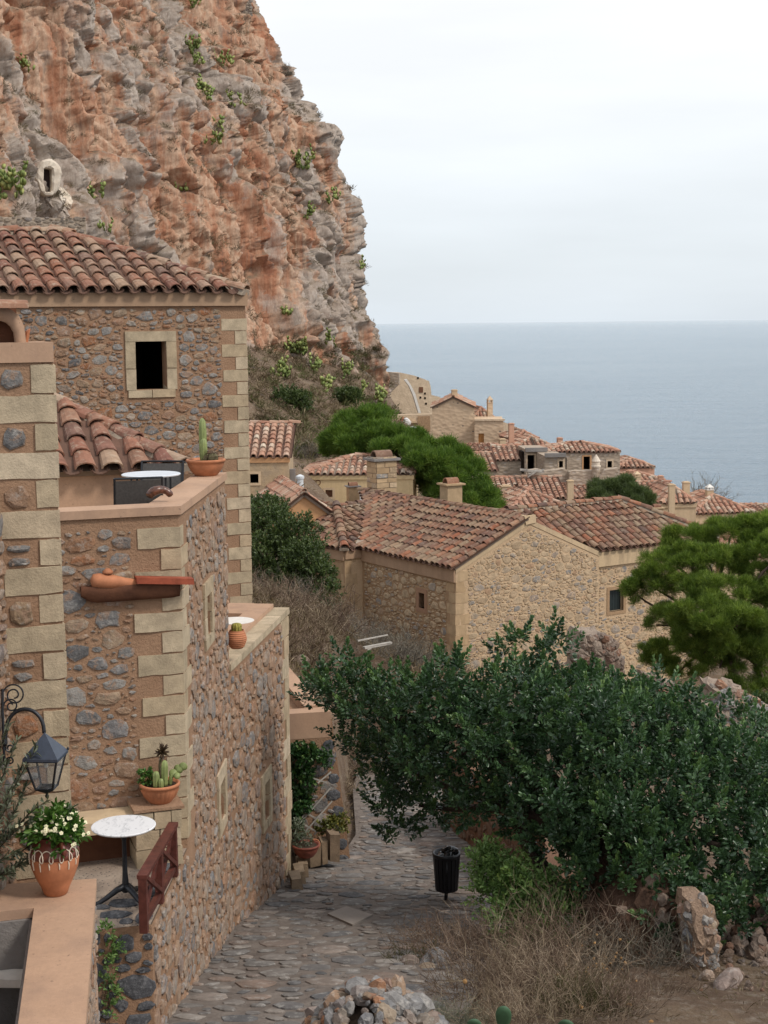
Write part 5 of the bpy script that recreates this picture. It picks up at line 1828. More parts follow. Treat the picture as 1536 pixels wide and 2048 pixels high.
# ---- brown retaining wall on the far side of the lane
pa, pb2 = at(885, 1638, 27.5), at(1090, 1800, 20.9)
FR = Face(pa, (pb2 - pa) * [1, 1, 0])
LR = float(np.linalg.norm((pb2 - pa)[:2]))
T = Thing('retaining_wall', 'brown rubble retaining wall under the dark tree across the lane', 'wall', FR.P(LR / 2, -9))
mb = MB()
ztop = lambda x: -7.55 + x * 0.07
n = 12
for k in range(n):
    a, b = LR * k / n, LR * (k + 1) / n
    mb.quad(FR.P(a, -10), FR.P(b, -10), FR.P(b, ztop(b) + U(-0.06, 0.06)), FR.P(a, ztop(a) + U(-0.03, 0.03)))
mb.prism([FR.P(0, -10, -0.03), FR.P(LR, -10, -0.03), FR.P(LR, -10, -0.5), FR.P(0, -10, -0.5)], Z * 2.3)
wall = T.part('wall', mb, m_plaster('red_earth_render', (0.24, 0.135, 0.085), (0.17, 0.095, 0.06), 2, 25, 0.8, 0.03))
lay_stones(T, wall, FR, 0.1, LR - 0.1, -9.3, -7.7, [(0.2, 0.34, 1.1, 1.7, 1.0), (0.1, 0.2, 1.0, 1.8, 2.2)], MSet('stone', SR, m_rand('red_brown_stone', [(0, (0.27, 0.17, 0.115)), (0.5, (0.22, 0.13, 0.085)), (1, (0.30, 0.22, 0.155))], 6, 0.55, 0.9, 24, 0.03)), 0.035, (), None, 0.018, 180)
# ------------------------------------------------------------------ the gabled stone house in the middle
Cn = at(911, 1140, 50.0)
zE = Cn[2]
G = Face(Cn, hvec(33))
LF = Face(Cn, hvec(-57))
bk = -G.n                                     # away from the gable, along the ridge
ax_ = G.ex
GW = G.px(1198, 1105)[0]
zR = G.px(1054, 1042)[1]
rs = zR - zE
rn = GW / 2
T = Thing('gabled_house', 'large stone house with a broad gable and weathered tile roofs', 'house', G.P(GW / 2, -13, -4))
h_l = LF.rect(838, 1186, 849, 1216)
mb = MB()
wall_face(mb, G, 0, GW, -14.5, zE, (), 0.2, 0, (rn, zR))
gw = T.part('wall', mb, MAT['mortar_pale'])
mb = MB()
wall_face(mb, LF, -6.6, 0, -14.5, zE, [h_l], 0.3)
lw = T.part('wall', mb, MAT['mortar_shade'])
room(T, LF, h_l, 1.2, MAT['dark_opening'], lw, 0.3)
fr = MB()
w_ = 0.16
for (xa, xb, za, zb) in ((h_l[0] - w_, h_l[1] + w_, h_l[3], h_l[3] + w_), (h_l[0] - w_, h_l[0], h_l[2], h_l[3]), (h_l[1], h_l[1] + w_, h_l[2], h_l[3]), (h_l[0] - w_, h_l[1] + w_, h_l[2] - w_, h_l[2])):
    fr.prism([LF.P(xa, za, -0.2), LF.P(xb, za, -0.2), LF.P(xb, zb, -0.2), LF.P(xa, zb, -0.2)], LF.n * 0.215)
T.part('window_frame', fr, m_plaster('reddish_frame', (0.36, 0.22, 0.14), (0.31, 0.18, 0.115), 3, 30, 0.4, 0.01), lw)
# gable stones
ins = lambda X, Z_: Z_ < zE + rs * (1 - np.abs(X - rn) / rn) - 0.22
clg = [(0.30, 0.42, 1.2, 1.9, 0.5), (0.18, 0.30, 1.1, 2.4, 4.0), (0.10, 0.18, 1.2, 2.8, 6.0), (0.07, 0.10, 1.2, 2.6, 2.0)]
lay_stones(T, gw, G, 0.05, GW - 0.05, -13.3, zR - 0.2, clg, S_TAN, 0.03, [(-0.1, 0.5, -15, 0)], ins, 0.02, 170, 0.010)
lay_stones(T, lw, LF, -5.7, -0.05, -13.0, zE - 0.45, clg, S_TAN, 0.045, [(h_l[0] - 0.2, h_l[1] + 0.2, h_l[2] - 0.2, h_l[3] + 0.2), (-0.5, 0.1, -15, 0)], None, 0.025, 120, 0.03)
quoins(T, gw, Cn[:2], ax_, (0.58, 0.42), bk, (0.5, 0.34), -13.5, zE - 0.05, 0.36, MAT['quoin_tan'], 0.008, 0.02, 0.01)
# verge strip of mortar under the gable tiles
for sgn in (0, 1):
    mb = MB()
    a, b = (G.P(0, zE + 0.0, 0.02), G.P(rn, zR, 0.02)) if sgn == 0 else (G.P(GW, zE, 0.02), G.P(rn, zR, 0.02))
    mb.prism([a - Z * 0.12, b - Z * 0.12, b + Z * 0.05, a + Z * 0.05], G.n * -0.3)
    T.part('verge', mb, MAT['render_pale'])
mb = MB()
mb.box(G.P(rn, zR + 0.04, -0.1), ax_ * 0.22, G.n * 0.15, Z * 0.14, 0.03)
T.part('ridge_cap', mb, MAT['render_pale'])
# fascia under the left eave and on the wing
mb = MB()
mb.prism([LF.P(-5.8, zE - 0.42, 0.004), LF.P(0.0, zE - 0.42, 0.004), LF.P(0.0, zE, 0.004), LF.P(-5.8, zE, 0.004)], LF.n * 0.07)
T.part('cornice', mb, MAT['render_fascia'])
sl = math.hypot(rn, rs)
roof_plane(T, LF.P(0, zE + 0.06, 0.08), LF.ex, ax_ * rn + Z * rs, [(-5.8, 0), (0.06, 0), (0.06, sl), (-10.8, sl), (-9.0, sl * 0.72)], S_TILE_OLD, MAT['roof_bed'], 0.32, 0.40, 230, 0.1, big=1.1, jit=1.4)
RA_, RB_ = G.P(rn, zR + 0.09, 0.0), G.P(rn, zR + 0.09, -10.8)
ridge_row(T, RA_, RB_, S_TILE_OLD, None, 290, 0.42, True, 1.25, 0.05)
# right hand wing: front wall almost in line with the gable
WB = 12.2
h_r = G.rect(1223, 1180, 1251, 1223)
mb = MB()
wall_face(mb, G, GW + 0.001, WB, -14.5, zE - 0.1, [h_r], 0.25, -0.12)
bw = T.part('wall', mb, MAT['mortar_pale'])
panel(T, 'shutter', G, (h_r[0], h_r[1], h_r[2], h_r[3]), MAT['shutter'], bw, 0.26, 5)
fr = MB()
w_ = 0.12
for (xa, xb, za, zb) in ((h_r[0] - w_, h_r[1] + w_, h_r[3], h_r[3] + w_), (h_r[0] - w_, h_r[0], h_r[2], h_r[3]), (h_r[1], h_r[1] + w_, h_r[2], h_r[3]), (h_r[0] - w_, h_r[1] + w_, h_r[2] - w_, h_r[2])):
    fr.prism([G.P(xa, za, -0.2), G.P(xb, za, -0.2), G.P(xb, zb, -0.2), G.P(xa, zb, -0.2)], G.n * 0.10)
T.part('window_frame', fr, MAT['mortar_shade'], bw)
lay_stones(T, bw, G, GW + 0.1, WB - 0.1, -13.3, zE - 0.6, clg, S_TAN, 0.035, [(h_r[0] - 0.2, h_r[1] + 0.2, h_r[2] - 0.2, h_r[3] + 0.2)], None, 0.025, 0, 0.025, -0.12)
mb = MB()
zf0, zf1 = zE - 0.52, zE
mb.prism([G.P(GW + 0.02, zf0, -0.11), G.P(WB, zf0, -0.11), G.P(WB, zf1, -0.11), G.P(GW + 0.02, zf1, -0.11)], G.n * 0.09)
T.part('cornice', mb, m_plaster('stained_cornice', (0.60, 0.45, 0.28), (0.54, 0.40, 0.25), 2, 30, 0.3, 0.01, (0.22, 0.16, 0.11)))
rb, rbs = 2.6, zR - 0.05 - zE
slb = math.hypot(rb, rbs)
roof_plane(T, G.P(0, zE + 0.05, -0.04), ax_, bk * rb + Z * rbs, [(GW + 0.05, 0), (WB, 0), (WB - rb, slb), (rn, slb)], S_TILE_OLD, MAT['roof_bed'], 0.32, 0.40, 60, 0.1, big=1.12, jit=1.4)
roof_plane(T, G.P(WB, zE + 0.05, -0.04), bk, unit(-ax_ * rb + Z * rbs), [(0, 0), (2 * rb, 0), (rb, slb)], S_TILE_OLD, MAT['roof_bed'], 0.32, 0.40, 0, 0.1, big=1.12)
e1 = G.P(WB - rb, zE + rbs + 0.08, -rb)
ridge_row(T, G.P(rn + 1.0, zE + rbs + 0.08, -rb), e1, S_TILE_OLD, None, 290, 0.45, True, 1.3, 0.05)
ridge_row(T, G.P(WB, zE + 0.08, 0), e1, S_TILE_OLD, None, 290, 0.45, True, 1.3, 0.05)
mb = MB()
mb.quad(G.P(WB, -14.5), G.P(WB, -14.5, -5), G.P(WB, zE, -5), G.P(WB, zE))
mb.quad(G.P(WB, -14.5, -5), G.P(-0.5, -14.5, -10.8), G.P(-0.5, zE, -10.8), G.P(WB, zE, -5))
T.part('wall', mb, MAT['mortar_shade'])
# left hand wing
V0w = LF.P(-5.8, 0)
Kc = V0w - ax_ * 0.75
FC = Face(Kc, ax_)
dl = unit([-0.69, 0.73, 0])
FCl = Face(Kc, -dl)
mb = MB()
wall_face(mb, FC, 0, 0.75, -14.5, zE)
cw = T.part('wall', mb, MAT['mortar_pale'])
mb = MB()
wall_face(mb, FCl, -6, 0, -14.5, zE)
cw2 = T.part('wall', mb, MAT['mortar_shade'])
lay_stones(T, cw2, FCl, -4.5, -0.1, -12.5, zE - 0.45, clg, S_TAN, 0.04, [(-0.42, 0.1, -15, 0)], None, 0.03, 0, 0.03)
quoins(T, cw, Kc[:2], ax_, (0.50, 0.28), dl, (0.45, 0.25), -13.0, zE - 0.05, 0.40, MAT['quoin_tan'], 0.008, 0.02, 0.01)
mb = MB()
mb.prism([FCl.P(-6, zE - 0.35, 0.004), FCl.P(0, zE - 0.35, 0.004), FCl.P(0, zE, 0.004), FCl.P(-6, zE, 0.004)], FCl.n * 0.07)
mb.prism([FC.P(0, zE - 0.3, 0.004), FC.P(0.7, zE - 0.3, 0.004), FC.P(0.7, zE, 0.004), FC.P(0, zE, 0.004)], FC.n * 0.07)
T.part('cornice', mb, MAT['render_fascia'])
Ka = at(673, 1014, 58.0)
KcE = np.array([Kc[0], Kc[1], zE + 0.06]) + FC.n * 0.05 + FCl.n * 0.05
rel = Ka - KcE
run_f = -float(np.dot(rel, FC.n))
hgt = rel[2]
x_a = float(np.dot(rel, ax_))
s_f = math.hypot(run_f, hgt)
roof_plane(T, KcE, ax_, bk * run_f + Z * hgt, [(0, 0), (0.75, 0), (x_a + 1.9, s_f), (x_a, s_f)], S_TILE_OLD, MAT['roof_bed'], 0.33, 0.40, 60, 0.08, big=1.15, jit=1.4)
run_l = -float(np.dot(rel, FCl.n))
x_l = float(np.dot(rel, FCl.ex))
s_l = math.hypot(run_l, hgt)
roof_plane(T, KcE, FCl.ex, -FCl.n * run_l + Z * hgt, [(-6, 0), (0, 0), (x_l, s_l), (-6, s_l)], S_TILE_OLD, MAT['roof_bed'], 0.32, 0.40, 60, 0.08, big=1.15, jit=1.4)
ridge_row(T, KcE + Z * 0.05 - 0.1 * unit(rel), Ka + Z * 0.05, S_TILE_OLD, None, 290, 0.42, True, 1.5, 0.06)
ridge_row(T, Ka + Z * 0.04, Ka + ax_ * 1.9 + Z * 0.04, S_TILE_OLD, None, 290, 0.45, True, 1.2, 0.04)
ridge_row(T, Ka + Z * 0.04, Ka + dl * 3.5 + Z * 0.04, S_TILE_OLD, None, 290, 0.45, True, 1.2, 0.04)
vf, vt = LF.P(-5.85, zE + 0.16, 0.1), Ka + ax_ * 1.9 + Z * 0.09
mb = MB()
sd = unit(np.cross(vt - vf, Z)) * 0.13
mb.prism([vf - sd, vf + sd, vt + sd, vt - sd], Z * 0.05)
T.part('valley_mortar', mb, MAT['ridge_mortar'])
# the wing's own back side so that nothing shows through
mb = MB()
q0, q1 = Ka + Z * -0.12, Ka + ax_ * 1.9 + Z * -0.12
mb.quad(q0, q1, q1 + bk * 4 - Z * 1.2, q0 + bk * 4 - Z * 1.2)
T.part('roof', mb, MAT['roof_bed'])
chimney(T, 764, 900, 992, 46, 60.5, m_plaster('chimney_rubble', (0.36, 0.27, 0.19), (0.26, 0.20, 0.15), 1.5, 8, 0.8, 0.05), 'tile', 28, 0.85, 0.8, None, MAT['cement'])
ch_ = bpy.data.objects['chimney']
c0_ = at(764, 992, 60.5)
wch = 46 * 60.5 / FPX
c0_ = np.array([c0_[0], c0_[1] + wch / 2, 0])
zz_, r_ = at(764, 992, 60.5)[2] - 0.1, 0
zt__ = at(764, 915, 60.5)[2] - 0.12
while zz_ < zt__:
    hh_ = U(0.17, 0.24)
    for (axd, ayd, half) in ((hvec(28), hvec(118), 0.85), (hvec(118), hvec(28), 1.0)):
        n_ = -ayd if half == 0.85 else -ayd
        L_ = wch if half == 0.85 else wch * 0.85
        off_ = n_ * (wch / 2 * (0.85 if half == 0.85 else 1.0))
        cut = U(0.3, 0.7) * L_
        for x0, x1 in ((0, cut), (cut, L_)):
            mb = MB()
            mb.box(c0_ + off_ + axd * ((x0 + x1) / 2 - L_ / 2) + Z * (zz_ + hh_ / 2), axd * ((x1 - x0) / 2 - 0.012), n_ * 0.03, Z * (hh_ / 2 - 0.012), 0.012)
            T.part('stone', mb, MAT['quoin_tan'] if random.random() < 0.6 else MAT['stone_tan'], ch_)
    zz_ += hh_
chimney(T, 903, 955, 1012, 34, 58.5, MAT['quoin_tan'], 'tile', 28, 0.9, 0.8, None, MAT['quoin_tan'])
chimney(T, 706, 964, 1003, 22, 62, MAT['quoin_tan'], 'tile', 15, 0.9, 0.6, None, MAT['cement'])

# ------------------------------------------------------------------ houses on the left of the village
FAR = 'village houses'
T = far_house('small_house', 'small stone house with steep straight tile rows just past the tall stone house', None, 470, 577, 915, 62, 0, 3.2, 3.4, 1.45, 'mono', m_plaster('patchy_rubble', (0.52, 0.38, 0.23), (0.34, 0.27, 0.20), 1.6, 9, 0.7, 0.04), 0,
              [(500, 517, 948, 966, 'dark', 'front', MAT['stucco_cream'])], fascia=MAT['stucco_orange'], vr=849)
W_ = T.W
mb = MB()
mb.prism([T.F.P(W_ + 0.012, T.ze - 3.4, -0.4), T.F.P(W_ + 0.012, T.ze - 3.4, -0.7), T.F.P(W_ + 0.012, T.ze - 0.55, -0.7), T.F.P(W_ + 0.012, T.ze - 0.55, -0.4)], T.F.ex * 0.22)
T.part('downpipe_box', mb, MAT['cement'])
T = far_house('gabled_cottage', 'orange rendered gable end under low tile slopes', None, 535, 682, 1047, 57, 14, 8, 3.5, 1.1, 'front', MAT['stucco_orange'])
T = far_house('yellow_house', 'yellow stucco house with a small brown window and two round vents', None, 604, 826, 951, 80, -4, 5.2, 3.6, 1.15, 'hip', MAT['stucco_yellow'], 0,
              [(651, 665, 980, 994, 'window', 'front')], fascia=MAT['stucco_yellow'], vr=912)
for (u, v) in ((622, 965), (636, 965)):
    x, z = T.F.px(u, v)
    mb = MB()
    mb.lathe([(0.15, -0.02), (0.15, 0.03), (0.11, 0.03), (0.10, -0.02)], T.F.P(x, z), 14, T.F.n)
    T.part('vent', mb, MAT['brown_wood'], T.wall)
h = T.F.rect(651, 980, 665, 994)
fr = MB()
w_ = 0.13
for (xa, xb, za, zb) in ((h[0] - w_, h[1] + w_, h[3], h[3] + w_), (h[0] - w_, h[0], h[2], h[3]), (h[1], h[1] + w_, h[2], h[3]), (h[0] - w_, h[1] + w_, h[2] - w_, h[2])):
    fr.prism([T.F.P(xa, za, -0.1), T.F.P(xb, za, -0.1), T.F.P(xb, zb, -0.1), T.F.P(xa, zb, -0.1)], T.F.n * 0.11)
T.part('window_frame', fr, MAT['stucco_cream'], T.wall)
p0 = at(601, 1000, 74)
p1 = at(600, 953, 74)
mb = MB()
mb.tube([np.array([p1[0], p1[1], p0[2] - 0.8]), np.array([p1[0], p1[1], p1[2] - 0.08])], 0.17, 10)
mb.lathe([(0.21, 0), (0.21, 0.12), (0.05, 0.2)], np.array([p1[0], p1[1], p1[2] - 0.1]), 12)
solo('vent_pipe', mb, MAT['pipe'], 'white vent pipe with a cap at the corner of the yellow house', 'pipe', (p1[0], p1[1], p0[2] - 0.8))
mb = MB()
p0, p1 = at(720, 1008, 63), at(720, 984, 63)
mb.tube([np.array([p1[0], p1[1], p0[2] - 0.3]), np.array([p1[0], p1[1], p1[2]])], 0.075, 8)
mb.lathe([(0.11, 0), (0.11, 0.08), (0.02, 0.11)], p1, 10)
solo('vent_pipe', mb, MAT['pipe'], 'thin white flue pipe beside the smallest stone chimney', 'pipe', (p1[0], p1[1], p0[2] - 0.3))

# ------------------------------------------------------------------ the far village
t = NT('far_rubble')
vor = t.voronoi(2.3, 'F1', t.mapped((1, 1, 1.7)))
vc = t.voronoi(2.3, 'F1', t.mapped((1, 1, 1.7)), 'Color')
c0 = t.mix(t.rng(t.noise(0.6, 4), 0.35, 0.65), (0.60, 0.45, 0.31), (0.52, 0.385, 0.265))
sepc = t.n.new('ShaderNodeSeparateColor')
t.l.new(vc, sepc.inputs[0])
isd = t.math('MULTIPLY', t.math('GREATER_THAN', sepc.outputs[0], 0.72), t.rng(vor, 0.16, 0.24, 1, 0))
c = t.mix(isd, c0, (0.15, 0.13, 0.12))
isl = t.math('MULTIPLY', t.math('LESS_THAN', sepc.outputs[0], 0.4), t.rng(vor, 0.2, 0.3, 0.6, 0))
c = t.mix(isl, c, (0.55, 0.45, 0.33))
t.bump(vor, 0.6, 0.08)
MAT['far_rubble'] = t.fin(c, 0.95, 0.1)
t = NT('grey_rubble')
vor = t.voronoi(2.6, 'F1', t.mapped((1, 1, 2.0)))
vc = t.voronoi(2.6, 'F1', t.mapped((1, 1, 2.0)), 'Color')
sepc = t.n.new('ShaderNodeSeparateColor')
t.l.new(vc, sepc.inputs[0])
c = t.ramp(sepc.outputs[0], [(0, (0.44, 0.365, 0.29)), (0.4, (0.54, 0.44, 0.335)), (0.7, (0.38, 0.335, 0.295)), (1, (0.49, 0.41, 0.335))])
c = t.mix(t.rng(vor, 0.24, 0.42), c, (0.38, 0.305, 0.235))
t.bump(vor, 0.7, 0.08)
MAT['grey_rubble'] = t.fin(c, 0.95, 0.1)
t = NT('town_wall_stone')
c = t.mix(t.rng(t.noise(1.2, 7, 0.7), 0.35, 0.65), (0.66, 0.52, 0.37), (0.54, 0.415, 0.29))
t.bump(t.noise(2.5, 7, 0.7), 0.8, 0.12)
MAT['town_wall'] = t.fin(c, 0.95, 0.1)

G1 = 'houses of the lower village'
# town wall with tower at the foot of the cliff
d_ = 172
T = Thing('town_wall', 'ruined town wall and tower stepping down from the cliff foot to the sea', 'wall', at(830, 840, d_))
Fw = Face(at(780, 800, d_), hvec(10))
prof = [(776, 744), (800, 745), (828, 751), (845, 757), (858, 762), (861, 772), (863, 790), (880, 794), (884, 802), (898, 808), (915, 818), (940, 830), (985, 838), (1010, 845), (1030, 853), (1045, 860), (1062, 868), (1080, 880)]
Ptop = [Fw.px(*q_) for q_ in prof]
mb = MB()
poly = [Fw.P(Ptop[0][0], -16)] + [Fw.P(x, z) for x, z in Ptop] + [Fw.P(Ptop[-1][0], -22)]
mb.prism(poly[::-1], Fw.n * -1.2)
wt_ = T.part('wall', mb, MAT['town_wall'])
x0, x1, z0, z1 = Fw.rect(838, 774, 846, 785)
mb = MB()
mb.prism([Fw.P(x0, z0, 0.02), Fw.P(x1, z0, 0.02), Fw.P(x1, z1, 0.02), Fw.P(x0, z1, 0.02)], Fw.n * 0.05)
T.part('window', mb, MAT['brown_wood'], wt_)
for (u, v) in ((836, 756), (850, 787), (850, 796), (852, 807), (841, 795)):
    x, z = Fw.px(u, v)
    mb = MB()
    mb.box(Fw.P(x, z, 0.02), Fw.ex * 0.10, Fw.n * 0.03, Z * 0.11, 0.02)
    T.part('putlog_hole_dark', mb, MAT['dark_opening'], wt_)  # solid near-black block, the shade of a hole put into its colour
mb = MB()
pl = [(809, 760), (818, 772), (826, 790), (831, 806), (837, 826), (842, 826), (836, 806), (831, 788), (823, 772), (814, 758)]
Fw2 = Face(at(830, 800, 168), hvec(10))
q_ = [Fw2.P(*Fw2.px(u, v)) for u, v in pl]
mb.prism(q_, Fw2.n * -0.5)
T.part('stair_edge', mb, MAT['white_paint'])
mb = MB()
pl = [(776, 744), (798, 746), (798, 768), (776, 790)]
Fw3 = Face(at(790, 760, 166), hvec(-8))
mb.prism([Fw3.P(*Fw3.px(u, v)) for u, v in pl], Fw3.n * -0.8)
T.part('wall', mb, MAT['grey_rubble'])
# terrace wall and sacks
T = Thing('terrace_wall', 'pale terrace wall with a plank gate left of the tall village house', 'wall', at(820, 850, 140))
Fg = Face(at(785, 850, 140), hvec(6))
a, b, z0, z1 = Fg.rect(784, 829, 864, 880)
mb = MB()
mb.prism([Fg.P(a, z0), Fg.P(b, z0), Fg.P(b, z1), Fg.P(a, z1)], Fg.n * -0.8)
w_o = T.part('wall', mb, MAT['town_wall'])
a, b, z0, z1 = Fg.rect(835, 832, 860, 862)
panel(T, 'gate', Fg, (a, b, z0, z1), m_plain('pale_gate', (0.42, 0.28, 0.17), 0.8, 0.2), None, -0.1, 3)
mb = MB()
a, b, z0, z1 = Fg.rect(790, 842, 834, 846)
mb.prism([Fg.P(a, z0, 0.3), Fg.P(b, z0, 0.3), Fg.P(b, z1, 0.3), Fg.P(a, z1, 0.3)], Fg.n * -0.28)
T.part('ledge', mb, MAT['stucco_cream'])
def sack(u, v, d, w, h, mat, label):
    p = at(u, v, d)
    mb = MB()
    wob = lambda t_, h_: 1 + 0.18 * math.sin(3 * t_ + h_ * 7) + 0.1 * math.sin(7 * t_ - h_ * 9)
    mb.lathe([(w * 0.35, 0), (w * 0.5, h * 0.2), (w * 0.52, h * 0.5), (w * 0.36, h * 0.8), (w * 0.12, h)], p, 12, None, wob)
    solo('sack', mb, mat, label, 'sack', p, 'builders sacks on the terrace', True)
sack(805, 852, 137, 0.55, 0.85, m_plain('red_sack', (0.45, 0.16, 0.10), 0.8, 0.2), 'reddish sack at the end of the row of builders sacks')
sack(813, 852, 136.5, 0.75, 0.75, m_plain('white_sack', (0.72, 0.70, 0.68), 0.7, 0.2), 'white sack standing against the reddish sack')
sack(826, 866, 136, 0.9, 0.62, m_plain('white_sack_low', (0.74, 0.73, 0.72), 0.7, 0.2), 'crumpled white sack lowest on the terrace above the pine')

# tall house and its low wing
T = far_house('tall_house', 'tall tan gabled house speckled with dark stones beside the sea', G1, 864, 949, 816, 130, -3, 6.5, 6.2, 1.15, 'front', MAT['far_rubble'], vr=795)
chimney(T, 909, 779, 795, 11, 131, MAT['stucco_cream'], 'slab', 6)
T = far_house('low_wing', 'flat fronted stone house with an orange door next to the tall gabled house', G1, 949, 1007, 842, 129, -3, 6, 5, 0.2, 'flat', MAT['far_rubble'], 0, [(957, 968, 867, 893, 'door', 'front')])
T.part('parapet_cap', MB().prism([T.F.P(0, T.ze, 0.1), T.F.P(T.W + 0.1, T.ze, 0.1), T.F.P(T.W + 0.1, T.ze, -0.4), T.F.P(0, T.ze, -0.4)], Z * 0.15), MAT['town_wall'])
T = far_house('back_house', 'house with a slender bell chimney behind the flat fronted house', G1, 946, 988, 838, 136, 10, 5, 4, 1.3, 'hip', MAT['far_rubble'], vr=815)
chimney(T, 980, 791, 835, 10, 135, MAT['far_rubble'], 'lantern', 10)

# roofs stepping down
T = far_house('long_house', 'house under a long tiled slope beside the ruined houses', G1, 992, 1051, 923, 104, 3, 2.8, 4.2, 1.25, 'mono', MAT['grey_rubble'], vr=893)
T = far_house('lower_roof_house', 'low tiled lean-to half hidden by the big pine', G1, 935, 993, 943, 101, 3, 4.0, 3.5, 2.0, 'mono', MAT['grey_rubble'], vr=907)
T = far_house('long_house', 'house with a grey ridge and pale tiles behind the long tiled slope', G1, 925, 1000, 905, 108, 3, 3, 4, 1.0, 'mono', MAT['grey_rubble'], vr=893)
T = far_house('ridge_house', 'house with a hipped roof peaking below the city wall', G1, 1030, 1110, 897, 118, 8, 5, 4, 1.3, 'hip', MAT['stucco_salmon'], vr=873)
chimney(T, 1023, 846, 886, 10, 120, MAT['stucco_salmon'], 'slab', 8)
chimney(T, 1005, 877, 893, 12, 112, MAT['stucco_cream'], 'slab', 8)
chimney(T, 1120, 875, 893, 10, 118, MAT['stucco_salmon'], 'slab', 8)
T = far_house('red_gable_house', 'small house with a red pyramid roof behind the salmon chimney', G1, 1030, 1078, 880, 124, 12, 4.5, 4, 1.1, 'hip', MAT['stucco_salmon'], vr=862)
# ruined houses with black openings
T = far_house('ruined_house', 'recessed roofless stone wall with a tall black doorway', G1, 1050, 1094, 898, 103, 4, 3, 6, 0.1, 'flat', MAT['grey_rubble'], 0, [(1055, 1069, 910, 938, 'dark', 'front', MAT['town_wall'])])
mb = MB()
a, b, z0, z1 = T.F.rect(1050, 895, 1094, 903)
mb.prism([T.F.P(a, z0, 0.02), T.F.P(b, z0, 0.02), T.F.P(b, z1, 0.02), T.F.P(a, z1, 0.02)], T.F.n * 0.25)
T.part('roof_slab', mb, MAT['cement'])
T = far_house('ruined_house', 'stone house block with one small square window below a concrete roof edge', G1, 1089, 1131, 912, 100, 4, 4, 6, 0.1, 'flat', MAT['grey_rubble'], 0, [(1118, 1126, 922, 935, 'dark', 'front', MAT['town_wall'])])
mb = MB()
a, b, z0, z1 = T.F.rect(1089, 906, 1131, 914)
mb.prism([T.F.P(a, z0, 0.02), T.F.P(b, z0, 0.02), T.F.P(b, z1, 0.02), T.F.P(a, z1, 0.02)], T.F.n * 0.2)
T.part('roof_slab', mb, MAT['cement'])
T = far_house('ruined_house', 'widest roofed stone ruin with a large brown framed black opening and a small window', G1, 1085, 1240, 908, 103.5, 3, 4.4, 6.0, 0.95, 'hip', MAT['grey_rubble'], 0,
              [(1167, 1180, 913, 939, 'dark', 'front', MAT['stucco_orange']), (1215, 1224, 922, 935, 'dark', 'front', MAT['town_wall'])], vr=887)
T = Thing('ruin_wall', 'broken stone walls standing in front of the black openings', 'wall', at(1150, 965, 98))
Fr = Face(at(1130, 960, 97.5), hvec(3))
for pl in ([(1052, 942), (1075, 938), (1090, 942), (1110, 940), (1130, 937), (1141, 946), (1141, 985), (1052, 985)], [(1139, 944), (1144, 942), (1186, 941), (1186, 985), (1139, 985)], [(1198, 955), (1210, 940), (1224, 938), (1236, 936), (1236, 985), (1198, 985)]):
    mb = MB()
    mb.prism([Fr.P(*Fr.px(u, v)) for u, v in pl], Fr.n * -0.7)
    T.part('wall', mb, MAT['grey_rubble'])
    Fr = Face(Fr.O + Fr.n * 0.6, Fr.ex)
c_ = at(1192, 965, 97)
mb = MB()
w_ = 0.27
mb.lathe([(w_ * 1.15, -1.5), (w_, 0.2), (w_, 1.0)], c_, 12)
ch = T.part('chimney', mb, MAT['grey_rubble'])
cp = MB()
cp.lathe([(w_ * 1.15, 1.0), (w_ * 1.15, 1.1), (w_ * 0.9, 1.12), (w_ * 0.9, 1.35), (w_ * 1.1, 1.37), (w_ * 0.6, 1.6), (0.03, 1.8)], c_, 12)
T.part('chimney_cap', cp, MAT['cave_lime'], ch)
# plank pile by the doorway
T = Thing('timber_pile', 'grey loose planks lying below the tall black doorway', 'timber', at(1058, 945, 96))
for k in range(7):
    p = at(1052 + k * 4 + U(-3, 3), 945 + U(-4, 4), 95.5 + U(-0.3, 0.3))
    mb = MB()
    dirv = unit([U(-1, 1), U(-0.3, 0.3), U(-0.3, 0.3)])
    mb.box(p, dirv * U(0.3, 0.7), np.array([0, 0.1, 0]), Z * 0.05, 0.01)
    T.part('plank', mb, MAT['grey_plank'])
T = far_house('broad_roof_house', 'broad tile roof in long worn columns below the ruins', G1, 992, 1130, 1000, 92, 2, 4.0, 4, 1.35, 'mono', MAT['grey_rubble'], vr=956)
chimney(T, 1012, 970, 1000, 17, 88, MAT['stucco_cream'], 'slab', 4)
T = far_house('broad_roof_house', 'tile roof to the side of the cream chimney under the ruins', G1, 1128, 1235, 1001, 94, 4, 3.6, 4, 1.2, 'mono', MAT['stucco_cream'], vr=969)
chimney(T, 1141, 960, 994, 12, 89, MAT['stucco_cream'], 'slab', 4)
T = far_house('hipped_house', 'house with a red hipped roof right behind the gabled stone house', G1, 1010, 1160, 1035, 78, 16, 5.6, 4, 1.5, 'hip', MAT['stucco_cream'], vr=980)
T = far_house('salmon_house', 'salmon pink house by the sea with a hipped roof', G1, 1233, 1309, 938, 112, 4, 5, 3.5, 0.95, 'hip', MAT['stucco_salmon'], vr=917)
T = far_house('sea_front_house', 'low roof with three stubby chimneys in front of the salmon pink house', G1, 1240, 1330, 966, 106, 5, 4, 3, 1.0, 'hip', MAT['stucco_salmon'], vr=946)
chimney(T, 1261, 940, 964, 12, 104, MAT['stucco_salmon'], 'slab', 4)
chimney(T, 1275, 942, 966, 12, 103, MAT['stucco_cream'], 'pyramid', 10)
chimney(T, 1322, 951, 964, 10, 106, MAT['stucco_salmon'], 'slab', 4)
